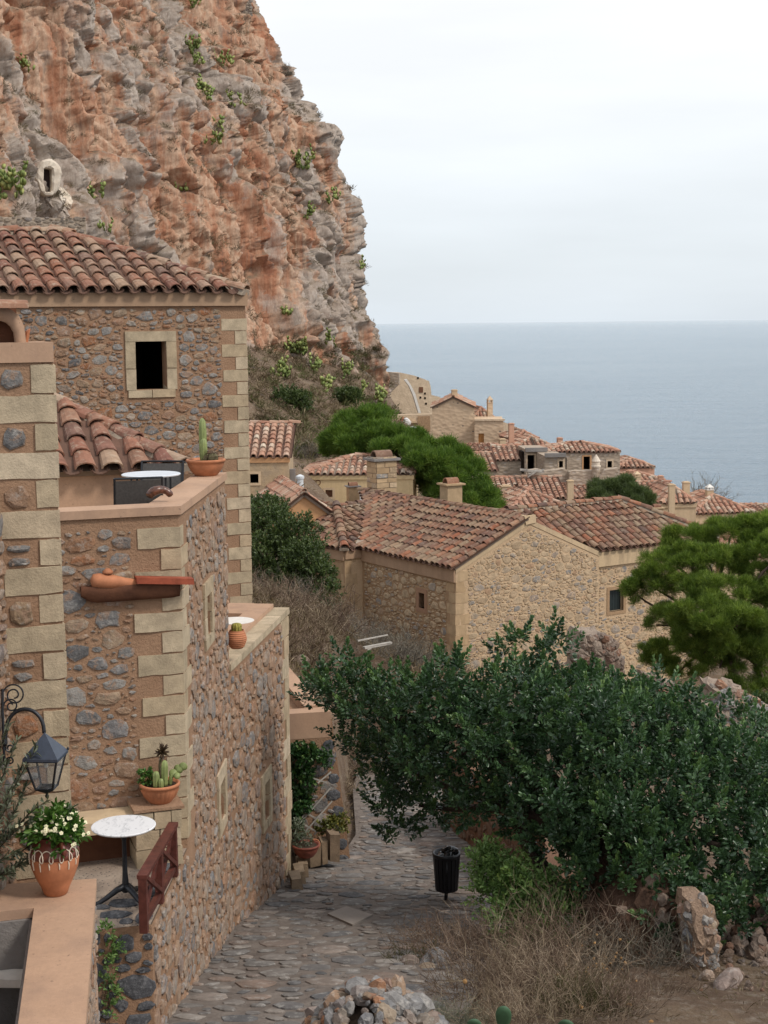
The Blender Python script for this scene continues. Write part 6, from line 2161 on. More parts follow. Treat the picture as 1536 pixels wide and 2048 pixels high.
T = far_house('tan_house', 'plain tan house with two tall chimneys on its tile roof', G1, 1322, 1392, 1008, 88, 3, 5.5, 4, 1.5, 'hip', MAT['stucco_cream'], fascia=MAT['stucco_cream'], vr=970)
T2b = far_house('tiled_wing', 'tile slope running up beside the small rounded tree', G1, 1268, 1352, 1001, 92, 3, 5.0, 4, 1.35, 'side', MAT['stucco_cream'], vr=966)
chimney(T, 1344, 968, 1006, 12, 87, MAT['stucco_cream'], 'slab', 4)
chimney(T, 1373, 963, 998, 13, 92, MAT['stucco_cream'], 'slab', 4)
chimney(T, 1315, 1008, 1034, 20, 80, MAT['quoin_tan'], 'tile', 10)
T = far_house('pyramid_roof_house', 'house under a pale speckled pyramid roof topped by a white chimney', G1, 1385, 1510, 1030, 92, 8, 6.0, 4, 1.45, 'hip', MAT['stucco_cream'], vr=988)
chimney(T, 1420, 968, 992, 13, 94, MAT['stucco_cream'], 'pyramid', 10, cap_mat=MAT['white_paint'])
T = far_house('edge_house', 'low tile roof at the edge of the picture above the big pine', G1, 1480, 1570, 1034, 98, 3, 6, 4, 1.1, 'side', MAT['stucco_cream'], vr=1012)
T = far_house('shaded_house', 'pink washed house glimpsed between the branches of the big pine', G1, 1440, 1580, 1120, 66, 12, 6, 4.5, 1.0, 'hip', MAT['stucco_cream'])
# ------------------------------------------------------------------ plants
def leaf_arrays(C, D, L, Wd, curl=0.15, six=True):
    """leaves: base points C, directions D (n,3), length L, width Wd -> vertices, faces"""
    n = len(C)
    D = D / (np.linalg.norm(D, axis=1, keepdims=True) + 1e-9)
    up = RNG.normal(size=(n, 3)) * 0.7 + np.array([0, 0, 1.0])
    S = np.cross(D, up)
    S /= (np.linalg.norm(S, axis=1, keepdims=True) + 1e-9)
    N = np.cross(S, D)
    L = np.asarray(L).reshape(-1, 1) * np.ones((n, 1))
    Wd = np.asarray(Wd).reshape(-1, 1) * np.ones((n, 1))
    if six:
        V = np.stack([C, C + D * L * 0.35 + S * Wd * 0.5 + N * L * curl, C + D * L * 0.75 + S * Wd * 0.42 + N * L * curl, C + D * L, C + D * L * 0.75 - S * Wd * 0.42 + N * L * curl, C + D * L * 0.35 - S * Wd * 0.5 + N * L * curl], 1)
        Fb = np.array([[0, 1, 2, 3], [0, 3, 4, 5]])
        k = 6
    else:
        V = np.stack([C, C + D * L * 0.5 + S * Wd * 0.5 + N * L * curl, C + D * L, C + D * L * 0.5 - S * Wd * 0.5 + N * L * curl], 1)
        Fb = np.array([[0, 1, 2], [0, 2, 3]])
        k = 4
    F = (np.arange(n)[:, None, None] * k + Fb[None]).reshape(-1, Fb.shape[1])
    return V.reshape(-1, 3), F

def blob_points(blobs, n, shell=(0.72, 1.05), up=0.25):
    """points near the surface of ellipsoids [(centre, radii)], and outward directions"""
    vol = np.array([b[1][0] * b[1][2] + b[1][0] * b[1][1] for b in blobs])
    cnt = (vol / vol.sum() * n).astype(int) + 1
    Pp, Dd, Bi = [], [], []
    for i, (b, k) in enumerate(zip(blobs, cnt)):
        d = RNG.normal(size=(k, 3))
        d[:, 2] += up
        d /= np.linalg.norm(d, axis=1, keepdims=True)
        r = RNG.uniform(shell[0], shell[1], (k, 1))
        lump = 1 + 0.22 * vnoise(d * 2.3 + i * 5.1, 17)[:, None]
        Pp.append(np.array(b[0]) + d * np.array(b[1]) * r * lump)
        Dd.append(d)
        Bi.append(np.full(k, i))
    return np.concatenate(Pp), np.concatenate(Dd), np.concatenate(Bi)

def clumps(blobs, k, r, up=0.5, shell=(0.7, 1.0)):
    """break every blob into smaller leafy clumps set over its surface"""
    out = []
    for c, rad in blobs:
        rad = np.array(rad)
        n = max(4, int(k * (rad[0] * rad[2]) ** 0.5 / (blobs[0][1][0] * blobs[0][1][2]) ** 0.5))
        for _ in range(n):
            d = RNG.normal(size=3)
            d[2] += up
            d = unit(d)
            rr = rad.mean() * r * U(0.7, 1.3)
            out.append((np.array(c) + d * rad * U(*shell), (rr, rr, rr * U(0.6, 0.85))))
    return out

def sprigs(P, D, axis_len, n_leaf, L, Wd, spread=0.9, jitter=0.35):
    """each sprig: leaves set along a short twig, ending in a rosette"""
    n = len(P)
    t_ = np.linspace(0.15, 1.0, n_leaf)[None, :, None]
    A = D / (np.linalg.norm(D, axis=1, keepdims=True) + 1e-9)
    C = P[:, None, :] + A[:, None, :] * axis_len * t_
    C = C.reshape(-1, 3)
    side = RNG.normal(size=(n, n_leaf, 3))
    side -= (side * A[:, None, :]).sum(-1, keepdims=True) * A[:, None, :]
    side /= np.linalg.norm(side, axis=-1, keepdims=True)
    dd = A[:, None, :] * (0.35 + 0.5 * t_) + side * spread + RNG.normal(size=(n, n_leaf, 3)) * jitter * 0.5
    dd = dd.reshape(-1, 3)
    ln = L * RNG.uniform(0.7, 1.25, n * n_leaf)
    V, F = leaf_arrays(C, dd, ln, ln * Wd / L)
    base = RNG.uniform(0, 0.55, (n, 1)) + RNG.uniform(0, 0.35, (n, n_leaf))
    tip = (t_[0, :, 0] > 0.8) * RNG.uniform(0, 0.3, (n, 1))
    tint = np.clip(base + tip, 0.005, 0.999).reshape(-1)
    return V, F, np.repeat(tint, 2)

def limbs(root, ends, r0, r1, wig=0.12, n=7, mid=None):
    mb = MB()
    for e_ in ends:
        e_ = np.asarray(e_, float)
        root = np.asarray(root, float)
        L = np.linalg.norm(e_ - root)
        Pt = []
        w1, w2 = RNG.normal(size=3) * wig * L * 0.4, RNG.normal(size=3) * wig * L * 0.25
        for k in range(n + 1):
            t_ = k / n
            p = root + (e_ - root) * t_ + w1 * math.sin(math.pi * t_) + w2 * math.sin(2 * math.pi * t_)
            p[2] += 0.18 * L * math.sin(math.pi * t_) * 0.4
            Pt.append(p)
        mb.tube(Pt, [r0 + (r1 - r0) * (k / n) ** 0.8 for k in range(n + 1)], 7)
    return mb

def pxblobs(spec):
    """(u, v, d, half width px, half height px[, depth factor])"""
    out = []
    for s_ in spec:
        u, v, d, ru, rv = s_[:5]
        k = s_[5] if len(s_) > 5 else 0.85
        out.append((at(u, v, d), (ru * d / FPX, max(ru, rv) * d / FPX * k, rv * d / FPX)))
    return out

# ---- the carob tree over the lane
cb = pxblobs([(690, 1379, 20.6, 62, 52), (760, 1434, 20.2, 85, 75), (690, 1456, 20.8, 50, 60), (790, 1526, 20.6, 80, 75), (840, 1610, 20.9, 75, 62), (765, 1568, 21.0, 45, 45),
              (870, 1434, 19.8, 90, 75), (980, 1434, 19.5, 95, 80), (920, 1506, 19.3, 100, 90), (1060, 1404, 19.8, 70, 65), (1040, 1322, 20.2, 22, 40), (1076, 1327, 20.0, 18, 34), (1112, 1322, 20.1, 24, 38), (1150, 1424, 19.6, 85, 65),
              (1060, 1496, 18.8, 110, 95), (1190, 1486, 18.6, 115, 90), (1300, 1466, 18.9, 100, 80), (1240, 1434, 19.4, 80, 60), (1370, 1516, 18.8, 95, 85), (1470, 1516, 19.2, 80, 60), (1440, 1598, 18.3, 100, 90), (1540, 1568, 18.8, 80, 80),
              (1000, 1578, 19.2, 85, 70), (1110, 1600, 18.5, 90, 75), (1250, 1578, 18.0, 110, 85), (1350, 1610, 17.9, 95, 80), (1530, 1680, 18.0, 75, 85), (1440, 1690, 17.6, 85, 75), (1330, 1690, 18.4, 60, 55), (1500, 1780, 17.8, 60, 60), (1400, 1770, 17.6, 70, 55),
              (1225, 1680, 18.6, 55, 45), (1150, 1690, 18.9, 50, 50), (1370, 1850, 17.4, 40, 60), (1270, 1770, 18.2, 65, 45), (1050, 1640, 19.0, 40, 40), (1120, 1690, 18.2, 55, 45), (1185, 1745, 17.7, 52, 42), (1290, 1735, 17.4, 75, 52), (1235, 1650, 17.6, 85, 55), (1335, 1800, 17.1, 55, 52), (1395, 1840, 16.9, 46, 46), (1465, 1800, 17.1, 55, 46), (1340, 1890, 16.9, 34, 34), (1540, 1760, 17.3, 50, 60), (1000, 1640, 19.3, 30, 26), (1150, 1630, 17.9, 70, 50), (1400, 1456, 20.2, 30, 30), (1490, 1466, 20.0, 35, 34)])
base = at(1190, 1876, 18.4)
T = Thing('carob_tree', 'big dark leathery leaved tree leaning over the lane', 'tree', base)
def thin(P, D, cell):
    """keep one point in every cell, so that sprays stand apart"""
    k = np.floor(P / cell).astype(np.int64)
    h = k[:, 0] * 73856093 ^ k[:, 1] * 19349663 ^ k[:, 2] * 83492791
    _, i = np.unique(h, return_index=True)
    return P[i], D[i]

def sprays(P, D, h, r, levels, per, L, Wd, seed_t=(0, 0.5)):
    """leafy shoots: whorls of leaves round an upright axis, wide below and closing to a tip"""
    n = len(P)
    A = D / np.linalg.norm(D, axis=1, keepdims=True)
    ref = RNG.normal(size=(n, 3))
    S = np.cross(A, ref)
    S /= np.linalg.norm(S, axis=1, keepdims=True)
    B = np.cross(A, S)
    sc = RNG.uniform(0.65, 1.25, n)
    ht = h * sc
    C_, D_, L_, T_ = [], [], [], []
    base_t = RNG.uniform(seed_t[0], seed_t[1], n)
    for l in range(levels):
        f_ = l / (levels - 1)
        for q in range(per):
            an = 6.2832 * (q / per) + l * 2.4 + RNG.uniform(-0.5, 0.5, n)
            rad = S * np.cos(an)[:, None] + B * np.sin(an)[:, None]
            out = rad * (1.0 - 0.72 * f_) + A * (0.25 + 0.95 * f_) + RNG.normal(size=(n, 3)) * 0.22
            C_.append(P + A * (ht * f_)[:, None] + rad * (r * (1 - f_) * RNG.uniform(0.2, 1.0, n) * sc)[:, None])
            D_.append(out)
            L_.append(L * RNG.uniform(0.7, 1.2, n) * (1 - 0.25 * f_))
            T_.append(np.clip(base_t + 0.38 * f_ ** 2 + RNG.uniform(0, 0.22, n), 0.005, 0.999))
    C_, D_, L_, T_ = np.concatenate(C_), np.concatenate(D_), np.concatenate(L_), np.concatenate(T_)
    V, F = leaf_arrays(C_, D_, L_, L_ * Wd / L, 0.12)
    return V, F, np.repeat(T_, 2)
Pp, Dd, _ = blob_points(clumps(cb, 10, 0.40, 0.3, (0.8, 1.02)), 26000, (0.85, 1.04), 0.6)
Dd = Dd * 0.75 + np.array([0, 0, 0.75]) + RNG.normal(size=Dd.shape) * 0.18
Pp, Dd = thin(Pp, Dd, 0.225)
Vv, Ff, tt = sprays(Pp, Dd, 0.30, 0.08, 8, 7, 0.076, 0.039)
print('carob sprays', len(Pp))
P2_, D2_, _ = blob_points(cb, 700, (0.35, 0.8), 0.1)
V2_, F2_, t2_ = sprigs(P2_, D2_, 0.2, 10, 0.06, 0.033, 0.8)
Ff = np.concatenate([Ff, F2_ + len(Vv)])
Vv = np.concatenate([Vv, V2_])
tt = np.concatenate([tt, t2_ * 0.6])  # inner leaves tinted darker: shade inside the crown put into their colour
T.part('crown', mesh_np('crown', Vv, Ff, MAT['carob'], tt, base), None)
ends = [cb[i][0] for i in (1, 3, 8, 14, 15, 18, 20, 24, 25, 27, 30, 4, 12)]
fork = base + np.array([0.1, 0.1, 0.75])
mb = limbs(fork, ends, 0.13, 0.03, 0.12, 9)
mb2 = limbs(base + np.array([0.0, 0, -0.3]), [fork + np.array([0.02, 0, 0.1])], 0.22, 0.16, 0.08, 4)
mb.add(mb2.v, mb2.f)
mb3 = limbs(base + np.array([-0.1, 0.1, -0.2]), [at(1060, 1690, 19.2), at(1000, 1600, 19.6)], 0.17, 0.07, 0.08, 8)
mb.add(mb3.v, mb3.f)
T.part('trunk', mb, MAT['bark'], None, True)

# ---- pines
def needles(P, D, n_need, L, wd, spread):
    n = len(P)
    A = D / (np.linalg.norm(D, axis=1, keepdims=True) + 1e-9)
    dirs = A[:, None, :] * 1.0 + RNG.normal(size=(n, n_need, 3)) * spread
    dirs = dirs.reshape(-1, 3)
    C = np.repeat(P, n_need, 0) + RNG.normal(size=(n * n_need, 3)) * L * 0.25
    ln = L * RNG.uniform(0.6, 1.2, len(C))
    V, F = leaf_arrays(C, dirs, ln, wd, 0.05, False)
    tint = np.clip(np.repeat(RNG.uniform(0, 0.75, n), n_need) + RNG.uniform(0, 0.25, n * n_need), 0.005, 0.999)
    return V, F, np.repeat(tint, 2)

def pine(name, label, base, blobs, n_tuft, n_need, L, wd, mat, branch_r, spread=0.55, up=0.5, shell=(0.6, 1.05), trunk=None, hub=None, ncl=14, cr=0.31):
    T = Thing(name, label, 'tree', base)
    P, D, _ = blob_points(clumps(blobs, ncl, cr, 0.45), n_tuft, (0.5, 1.08), 0.7)
    D = D * 0.9 + np.array([0, 0, 0.6])
    V, F, tt = needles(P, D, n_need, L, wd, spread)
    T.part('crown', mesh_np('crown', V, F, mat, tt, base), None)
    hub = np.asarray(hub if hub is not None else base + (np.mean([b[0] for b in blobs], 0) - base) * 0.55)
    mb = limbs(np.asarray(base) - Z * 0.4, [hub], branch_r, branch_r * 0.75, 0.08, 7)
    m2 = limbs(hub, [b[0] for b in blobs], branch_r * 0.55, branch_r * 0.12, 0.12, 8)
    mb.add(m2.v, m2.f)
    T.part('trunk', mb, MAT['bark_pine'], None, True)
    return T

rp = pxblobs([(1375, 1082, 40, 55, 26), (1460, 1075, 40, 66, 28), (1535, 1062, 40, 60, 32), (1345, 1125, 39, 66, 26), (1420, 1130, 38.5, 62, 28), (1515, 1125, 39, 62, 32), (1300, 1172, 39, 52, 24), (1274, 1190, 39.5, 30, 20), (1362, 1180, 38, 50, 20),
              (1440, 1185, 37.5, 60, 30), (1530, 1195, 38, 52, 36), (1405, 1230, 37, 70, 32), (1475, 1250, 36.5, 66, 34), (1545, 1262, 37, 42, 30), (1392, 1275, 37.5, 48, 24), (1312, 1250, 38.5, 24, 11), (1320, 1322, 39, 40, 18), (1360, 1342, 38.5, 36, 18), (1405, 1312, 38, 40, 12), (1500, 1318, 37.5, 40, 13), (1540, 1352, 37.5, 34, 15), (1480, 1372, 37, 34, 10), (1440, 1290, 37.2, 60, 22), (1345, 1235, 38.3, 44, 20), (1520, 1300, 37, 60, 26), (1350, 1300, 38.2, 46, 16), (1555, 1120, 38, 50, 50), (1550, 1200, 37.5, 46, 46), (1440, 1335, 37.4, 46, 14), (1535, 1385, 37, 40, 14), (1300, 1300, 38.8, 24, 14)])
pine('pine_tree', 'olive green umbrella pine rising at the edge of the picture', at(1470, 1450, 38.5), rp, 10500, 26, 0.16, 0.009, MAT['pine'], 0.17, 0.6, 0.35, (0.5, 1.05), hub=at(1455, 1290, 38.3), ncl=15, cr=0.29)
mp = pxblobs([(705, 852, 86, 44, 26), (735, 838, 86, 40, 18), (680, 884, 85, 38, 24), (750, 880, 84, 48, 26), (720, 898, 84, 48, 20), (790, 878, 84, 44, 20), (830, 892, 83, 48, 18), (870, 904, 82, 48, 18), (800, 908, 82, 52, 22), (760, 836, 87, 26, 14),
              (905, 920, 82, 40, 18), (850, 926, 80, 52, 22), (930, 945, 81, 36, 22), (890, 950, 80, 48, 22), (935, 970, 80, 40, 22), (965, 994, 79.5, 34, 18), (985, 1014, 79, 28, 12), (905, 988, 80, 44, 22), (860, 962, 82, 36, 16), (940, 1014, 79, 38, 14), (665, 907, 85.5, 22, 12)])
pine('pine_tree', 'spreading bright green pine between the yellow house and the sea', at(868, 1035, 82), mp, 6400, 24, 0.38, 0.025, MAT['pine_far'], 0.28, 0.6, 0.4, (0.55, 1.05), hub=at(862, 975, 83))
bp = pxblobs([(1235, 985, 82, 48, 24), (1205, 992, 82, 30, 18), (1262, 1000, 81.5, 38, 24), (1230, 1008, 81, 52, 20), (1285, 1018, 81.5, 22, 16), (1240, 970, 83, 26, 14)])
pine('round_tree', 'rounded dull green tree among the roofs above the gabled house', at(1235, 1045, 82), bp, 2300, 24, 0.32, 0.024, m_leaf('dull_green_leaf', [(0.0, (0.06, 0.085, 0.035)), (0.6, (0.125, 0.165, 0.065)), (1.0, (0.20, 0.24, 0.10))], 0.3), 0.15, 0.9, 0.3, (0.55, 1.05))

# ---- bushes with leaves
def bush(name, label, cat, base, blobs, n, leafn, L, W, mat, stem=0.03, group=None, axis=0.12, shell=(0.5, 1.05)):
    T = Thing(name, label, cat, base, group)
    P, D, _ = blob_points(blobs, n, shell, 0.3)
    D = D * 0.8 + np.array([0, 0, 0.6]) + RNG.normal(size=D.shape) * 0.3
    V, F, tt = sprigs(P, D, axis, leafn, L, W, 0.8)
    T.part('foliage', mesh_np('foliage', V, F, mat, tt, base), None)
    T.part('stem', limbs(base, [b[0] for b in blobs[:6]], stem, stem * 0.3, 0.1, 5), MAT['bark'], None, True)
    return T

bb = pxblobs([(540, 1060, 43, 55, 50), (590, 1080, 42, 50, 45), (550, 1120, 42, 60, 50), (610, 1130, 41, 45, 45), (640, 1160, 40.5, 32, 40), (590, 1160, 41, 45, 40), (530, 1020, 44, 40, 25), (655, 1190, 40, 24, 24), (520, 1150, 42.5, 35, 40)])
bush('bush', 'tall green bush filling the gap between the tall stone house and the gabled house', 'bush', at(570, 1215, 41.5), bb, 3600, 9, 0.075, 0.04, MAT['shrub'], 0.06, None, 0.16)
yb = pxblobs([(985, 1745, 18.4, 32, 36), (1020, 1780, 18.2, 44, 44), (1065, 1795, 18.0, 52, 46), (978, 1790, 18.3, 24, 28), (1100, 1845, 17.8, 50, 42), (1035, 1850, 17.9, 52, 36), (1135, 1815, 17.9, 26, 22), (972, 1722, 18.5, 18, 22), (1110, 1880, 17.7, 40, 26)])
bush('bush', 'fresh green young bush beside the litter bin', 'bush', at(1050, 1915, 17.9), yb, 1000, 11, 0.055, 0.026, MAT['young'], 0.018, None, 0.22, (0.2, 1.05))
for (u, v, d, ru, rv, lab) in [(1345, 1400, 34, 40, 20, 'low dull green shrub between the broken walls under the big pine'), (1530, 1420, 35, 40, 26, 'dull green shrub at the picture edge under the big pine'), (1410, 1400, 36, 34, 18, 'small dull shrub at the foot of the big pine trunk')]:
    bl_q = pxblobs([(u, v, d, ru, rv), (u - ru * 0.6, v + 6, d, ru * 0.6, rv * 0.8), (u + ru * 0.6, v + 4, d, ru * 0.6, rv * 0.8)])
    bush('bush', lab, 'bush', at(u, v + rv + 6, d), bl_q, 420, 9, 0.07, 0.035, MAT['shrub'], 0.03, None, 0.14)
# ivy like plants low on the terrace wall
iv = []
for (u, v) in ((215, 1900), (222, 1925), (214, 1960), (228, 1985), (220, 2010), (235, 1890), (212, 1860)):
    x, z = FB.px(u, v)
    iv.append((FB.P(min(x, -0.05), z, 0.05), (0.045, 0.05, 0.06)))
bush('creeper', 'straggling green creeper on the wall below the small terrace', 'plant', FB.P(-0.5, -7.2, 0.05), iv, 90, 6, 0.035, 0.02, MAT['young'], 0.006, None, 0.05)

# ---- twiggy dry shrubs
def twigs(base_pts, dirs, lens, r, bend=0.25, kids=2):
    """polyline twigs as thin three sided prisms; returns arrays"""
    Vs, Fs, Ts = [], [], []
    off = 0
    segs = [(np.array(p), unit(d), l, r, 0) for p, d, l in zip(base_pts, dirs, lens)]
    i = 0
    while i < len(segs):
        p, d, l, rr, lev = segs[i]
        i += 1
        k = 3
        pts_ = [p]
        dd = d
        for s_ in range(k):
            dd = unit(dd + RNG.normal(size=3) * bend)
            pts_.append(pts_[-1] + dd * l / k)
        a = unit(np.cross(d, [0.3, 0.5, 0.8]))
        b = np.cross(d, a)
        for s_, q in enumerate(pts_):
            w = rr * (1 - 0.75 * s_ / k)
            Vs += [q + a * w, q - a * w * 0.5 + b * w * 0.87, q - a * w * 0.5 - b * w * 0.87]
        tv = U(0, 1)
        for s_ in range(k):
            o = off + s_ * 3
            for m_ in range(3):
                Fs.append((o + m_, o + (m_ + 1) % 3, o + 3 + (m_ + 1) % 3, o + 3 + m_))
                Ts.append(tv)
        off += 3 * (k + 1)
        if lev < kids:
            for _ in range(3 if lev == 0 else 2):
                j = random.randint(1, k)
                segs.append((pts_[j], unit(dd * 0.7 + RNG.normal(size=3) * 0.55 + [0, 0, 0.15]), l * U(0.4, 0.65), rr * 0.65, lev + 1))
    return np.array(Vs), np.array(Fs), np.array(Ts)

def dry_shrub(name, label, base, rx, ry, h, n, mat, r=0.006, group=None, kids=2, cat='shrub', lean=(0, 0, 0), ground=None):
    bp_, dr, ln = [], [], []
    for _ in range(n):
        a, q = U(0, 6.28), math.sqrt(U(0, 1))
        x, y = math.cos(a) * q * rx * 0.8, math.sin(a) * q * ry * 0.8
        z = 0.0
        if ground is not None:
            z = float(ground(base[0] + x, base[1] + y)) - base[2]
        bp_.append(np.array(base) + [x, y, z - 0.03])
        dr.append(np.array([math.cos(a) * q * 0.75, math.sin(a) * q * 0.75, U(0.5, 1.1)]) + np.array(lean) + RNG.normal(size=3) * 0.2)
        ln.append(h * U(0.45, 0.9))
    V, F, tt = twigs(bp_, dr, ln, r, 0.22, kids)
    T = Thing(name, label, cat, base, group)
    T.part('twigs', mesh_np('twigs', V, F, mat, np.clip(tt, 0.005, 0.999), base), None)
    return T
gz = lambda x, y: tz(x, y)[0]
def gpx(u, v, d):
    p = at(u, v, d)
    p[2] = gz(p[0], p[1])
    return p
DG = 'dry shrubs in the foreground'
for (u, v, d, rx, ry, h, n, lab, mt, r_) in [
        (900, 1890, 17.8, 0.6, 0.6, 0.55, 150, 'rust brown dry shrub directly below the litter bin', 'dry', 0.006),
        (1010, 1930, 16.5, 0.7, 0.7, 0.75, 190, 'tangled grey brown dry shrub below the young bush', 'dry', 0.006),
        (1090, 1980, 15.4, 0.6, 0.6, 0.7, 170, 'pale stalky dry shrub between the cactus pads', 'straw', 0.005),
        (980, 1990, 15.2, 0.5, 0.5, 0.6, 150, 'dense dry shrub behind the rubble heap', 'dry', 0.005),
        (1180, 1930, 16.9, 0.7, 0.6, 0.8, 150, 'dark dry shrub at the foot of the big leaning tree', 'dry', 0.006),
        (1060, 2050, 14.0, 0.7, 0.4, 0.5, 140, 'straw coloured dry stalks at the bottom edge of the picture', 'straw', 0.005),
        (1250, 1960, 16.4, 0.5, 0.5, 0.6, 90, 'thin grey dry shrub under the tree beside the sandy path', 'dry_grey', 0.006),
        (1300, 2010, 15.2, 0.6, 0.4, 0.3, 110, 'low brown twigs sprawling over the edge of the sandy path', 'dry', 0.004),
        (1210, 2035, 14.4, 0.5, 0.4, 0.4, 120, 'low rusty twigs beside the single cactus pad', 'dry', 0.004),
        (1330, 1940, 16.6, 0.4, 0.4, 0.4, 90, 'sparse brown twigs at the foot of the dark earth bank', 'dry', 0.004)]:
    dry_shrub('dry_shrub', lab, gpx(u, v, d), rx, ry, h, n, MAT[mt], r_, DG, 2, 'shrub', (0, 0, 0), gz)
dry_shrub('grey_shrub', 'soft grey green shrublet growing on the rubble heap', gpx(900, 2045, 14.0) + [0, 0, 0.08], 0.32, 0.25, 0.28, 190, m_leaf('grey_green_twig', [(0, (0.12, 0.12, 0.09)), (0.6, (0.22, 0.22, 0.16)), (1, (0.32, 0.31, 0.23))], 0.1, 0.8, 0.1), 0.004, None, 2)
dry_shrub('green_broom', 'olive green broom tuft at the bottom of the picture', gpx(1165, 2030, 14.5), 0.35, 0.3, 0.42, 170, MAT['brush'], 0.005, None, 1)
dry_shrub('green_broom', 'brownish green broom mound left of the dry shrubs', gpx(840, 1925, 17.0), 0.4, 0.35, 0.3, 200, MAT['brush'], 0.005, None, 1)
dry_shrub('green_broom', 'dark olive broom under the big leaning tree', gpx(1260, 1890, 17.6), 0.6, 0.4, 0.8, 190, MAT['brush'], 0.005, None, 1)
HG = 'dry shrubs on the bank beside the gabled house'
for (u, v, d, rx, ry, h, n, lab, mt) in [
        (560, 1215, 36.5, 1.0, 1.0, 0.9, 130, 'grey rounded dry shrub above the lower terrace', 'dry_grey'),
        (620, 1240, 35.5, 1.2, 1.2, 1.0, 170, 'brown dry shrub at the top of the bank', 'dry'),
        (600, 1290, 32.5, 1.0, 1.0, 0.8, 160, 'straw coloured dry shrub in the middle of the bank', 'straw'),
        (680, 1270, 34.5, 1.0, 1.0, 0.8, 150, 'pale dry shrub beside the quoined corner', 'straw'),
        (590, 1345, 30, 0.8, 0.8, 0.7, 130, 'reddish dry shrub beside the lower terrace corner', 'dry'),
        (790, 1310, 37, 0.9, 0.9, 1.1, 140, 'grey purple dry shrub against the wall with the tiny window', 'dry_grey'),
        (720, 1310, 33.5, 0.7, 0.7, 0.5, 110, 'low straw tuft beside the grey planks', 'straw'),
        (640, 1330, 30.5, 0.8, 0.8, 0.6, 120, 'low dry shrub behind the tip of the dark tree', 'straw'),
        (690, 1235, 41, 1.0, 1.0, 0.9, 120, 'grey dry shrub at the foot of the quoined corner', 'dry_grey'),
        (745, 1280, 40, 1.0, 1.0, 0.9, 120, 'brown dry shrub above the grey planks', 'dry'),
        (830, 1335, 40, 1.0, 1.0, 1.0, 120, 'purple grey dry shrub below the tiny window', 'dry_grey'),
        (880, 1360, 41, 0.9, 0.9, 0.8, 110, 'pale dry shrub at the foot of the gable corner', 'straw'),
        (680, 1330, 33, 0.8, 0.8, 0.6, 120, 'rusty dry shrub just above the crown of the dark tree', 'dry'),
        (560, 1290, 33, 0.9, 0.9, 0.8, 130, 'rusty dry shrub rising over the lower terrace wall', 'dry')]:
    dry_shrub('dry_shrub', lab, gpx(u, v, d), rx, ry, h, n, MAT[mt], 0.011, HG, 2, 'shrub', (0, 0, 0), gz)

# ---- scrub on the cliff and the slope below it: nobody could count it
def scrub_mass(name, pts_, size, mat, n_tw, kind_tint=(0, 1), up=0.8, wf=0.16):
    n = len(pts_)
    sc = size * RNG.uniform(0.5, 1.3, n)
    d = RNG.normal(size=(n, n_tw, 3))
    d[:, :, 2] = np.abs(d[:, :, 2]) * up + 0.15
    d /= np.linalg.norm(d, axis=-1, keepdims=True)
    C = pts_[:, None, :] + d * (sc * 0.25)[:, None, None] + RNG.normal(size=(n, n_tw, 3)) * (sc * 0.22)[:, None, None]
    ln = np.repeat(sc, n_tw) * RNG.uniform(0.35, 0.7, n * n_tw)
    V, F = leaf_arrays(C.reshape(-1, 3), d.reshape(-1, 3), ln, ln * wf, 0.08, False)
    tt = np.clip(np.repeat(RNG.uniform(kind_tint[0], kind_tint[1] * 0.7, n), n_tw) + RNG.uniform(0, 0.3, n * n_tw), 0.005, 0.999)
    o = bpy.data.objects.new(name, mesh_np(name, V, F, mat, np.repeat(tt, 2)))
    o['kind'] = 'stuff'
    COL.objects.link(o)
    return o
fn = np.zeros((len(CFc), 3))
a0, a1, a3 = CV[CFc[:, 0]], CV[CFc[:, 1]], CV[CFc[:, 3]]
fn = np.cross(a1 - a0, a3 - a0)
fn /= (np.linalg.norm(fn, axis=1, keepdims=True) + 1e-9)
fc = (a0 + CV[CFc[:, 2]]) / 2
fn *= np.sign((fn * -fc).sum(1))[:, None]
veg = fbm(fc / 6.0, 131, 3)
cand = np.where((fn[:, 2] > 0.30) & (veg > -0.25) & (fc[:, 2] > -8))[0]
sel = RNG.choice(cand, min(len(cand), 2000), replace=False)
scrub_mass('cliff_scrub', fc[sel], 0.62, m_leaf('cliff_scrub_twig', [(0, (0.15, 0.115, 0.085)), (0.5, (0.25, 0.19, 0.14)), (0.8, (0.19, 0.165, 0.095)), (1, (0.33, 0.26, 0.19))], 0.15, 0.85, 0.1), 60, (0, 1), 0.8, 0.10)
gp, gk = [], []
for _ in range(60000):
    u, v = U(495, 800), U(690, 915)
    h_ = cast(u, v)
    if h_ is None or h_[0][2] < -13:
        continue
    gp.append(h_[0])
    if len(gp) > 1300:
        break
gp = np.array(gp)
scrub_mass('slope_scrub', gp[::3], 0.7, m_leaf('slope_scrub_twig', [(0, (0.16, 0.115, 0.08)), (0.5, (0.27, 0.20, 0.14)), (1, (0.37, 0.29, 0.20))], 0.1, 0.85, 0.1), 46)
scrub_mass('slope_scrub', gp[1::6], 0.7, m_leaf('slope_scrub_green', [(0, (0.09, 0.09, 0.045)), (0.6, (0.15, 0.15, 0.07)), (1, (0.22, 0.21, 0.11))], 0.15, 0.85, 0.1), 52)
gp = []
for _ in range(2200):
    x, y = U(-30, 50), U(44, 125)
    gp.append((x, y, gz(x, y)))
for _ in range(700):
    x, y = U(8, 26), U(10, 44)
    gp.append((x, y, gz(x, y)))
scrub_mass('slope_scrub', np.array(gp), 0.55, m_leaf('hillside_scrub_twig', [(0, (0.12, 0.095, 0.06)), (0.5, (0.22, 0.17, 0.11)), (1, (0.19, 0.18, 0.09))], 0.1, 0.85, 0.1), 30)
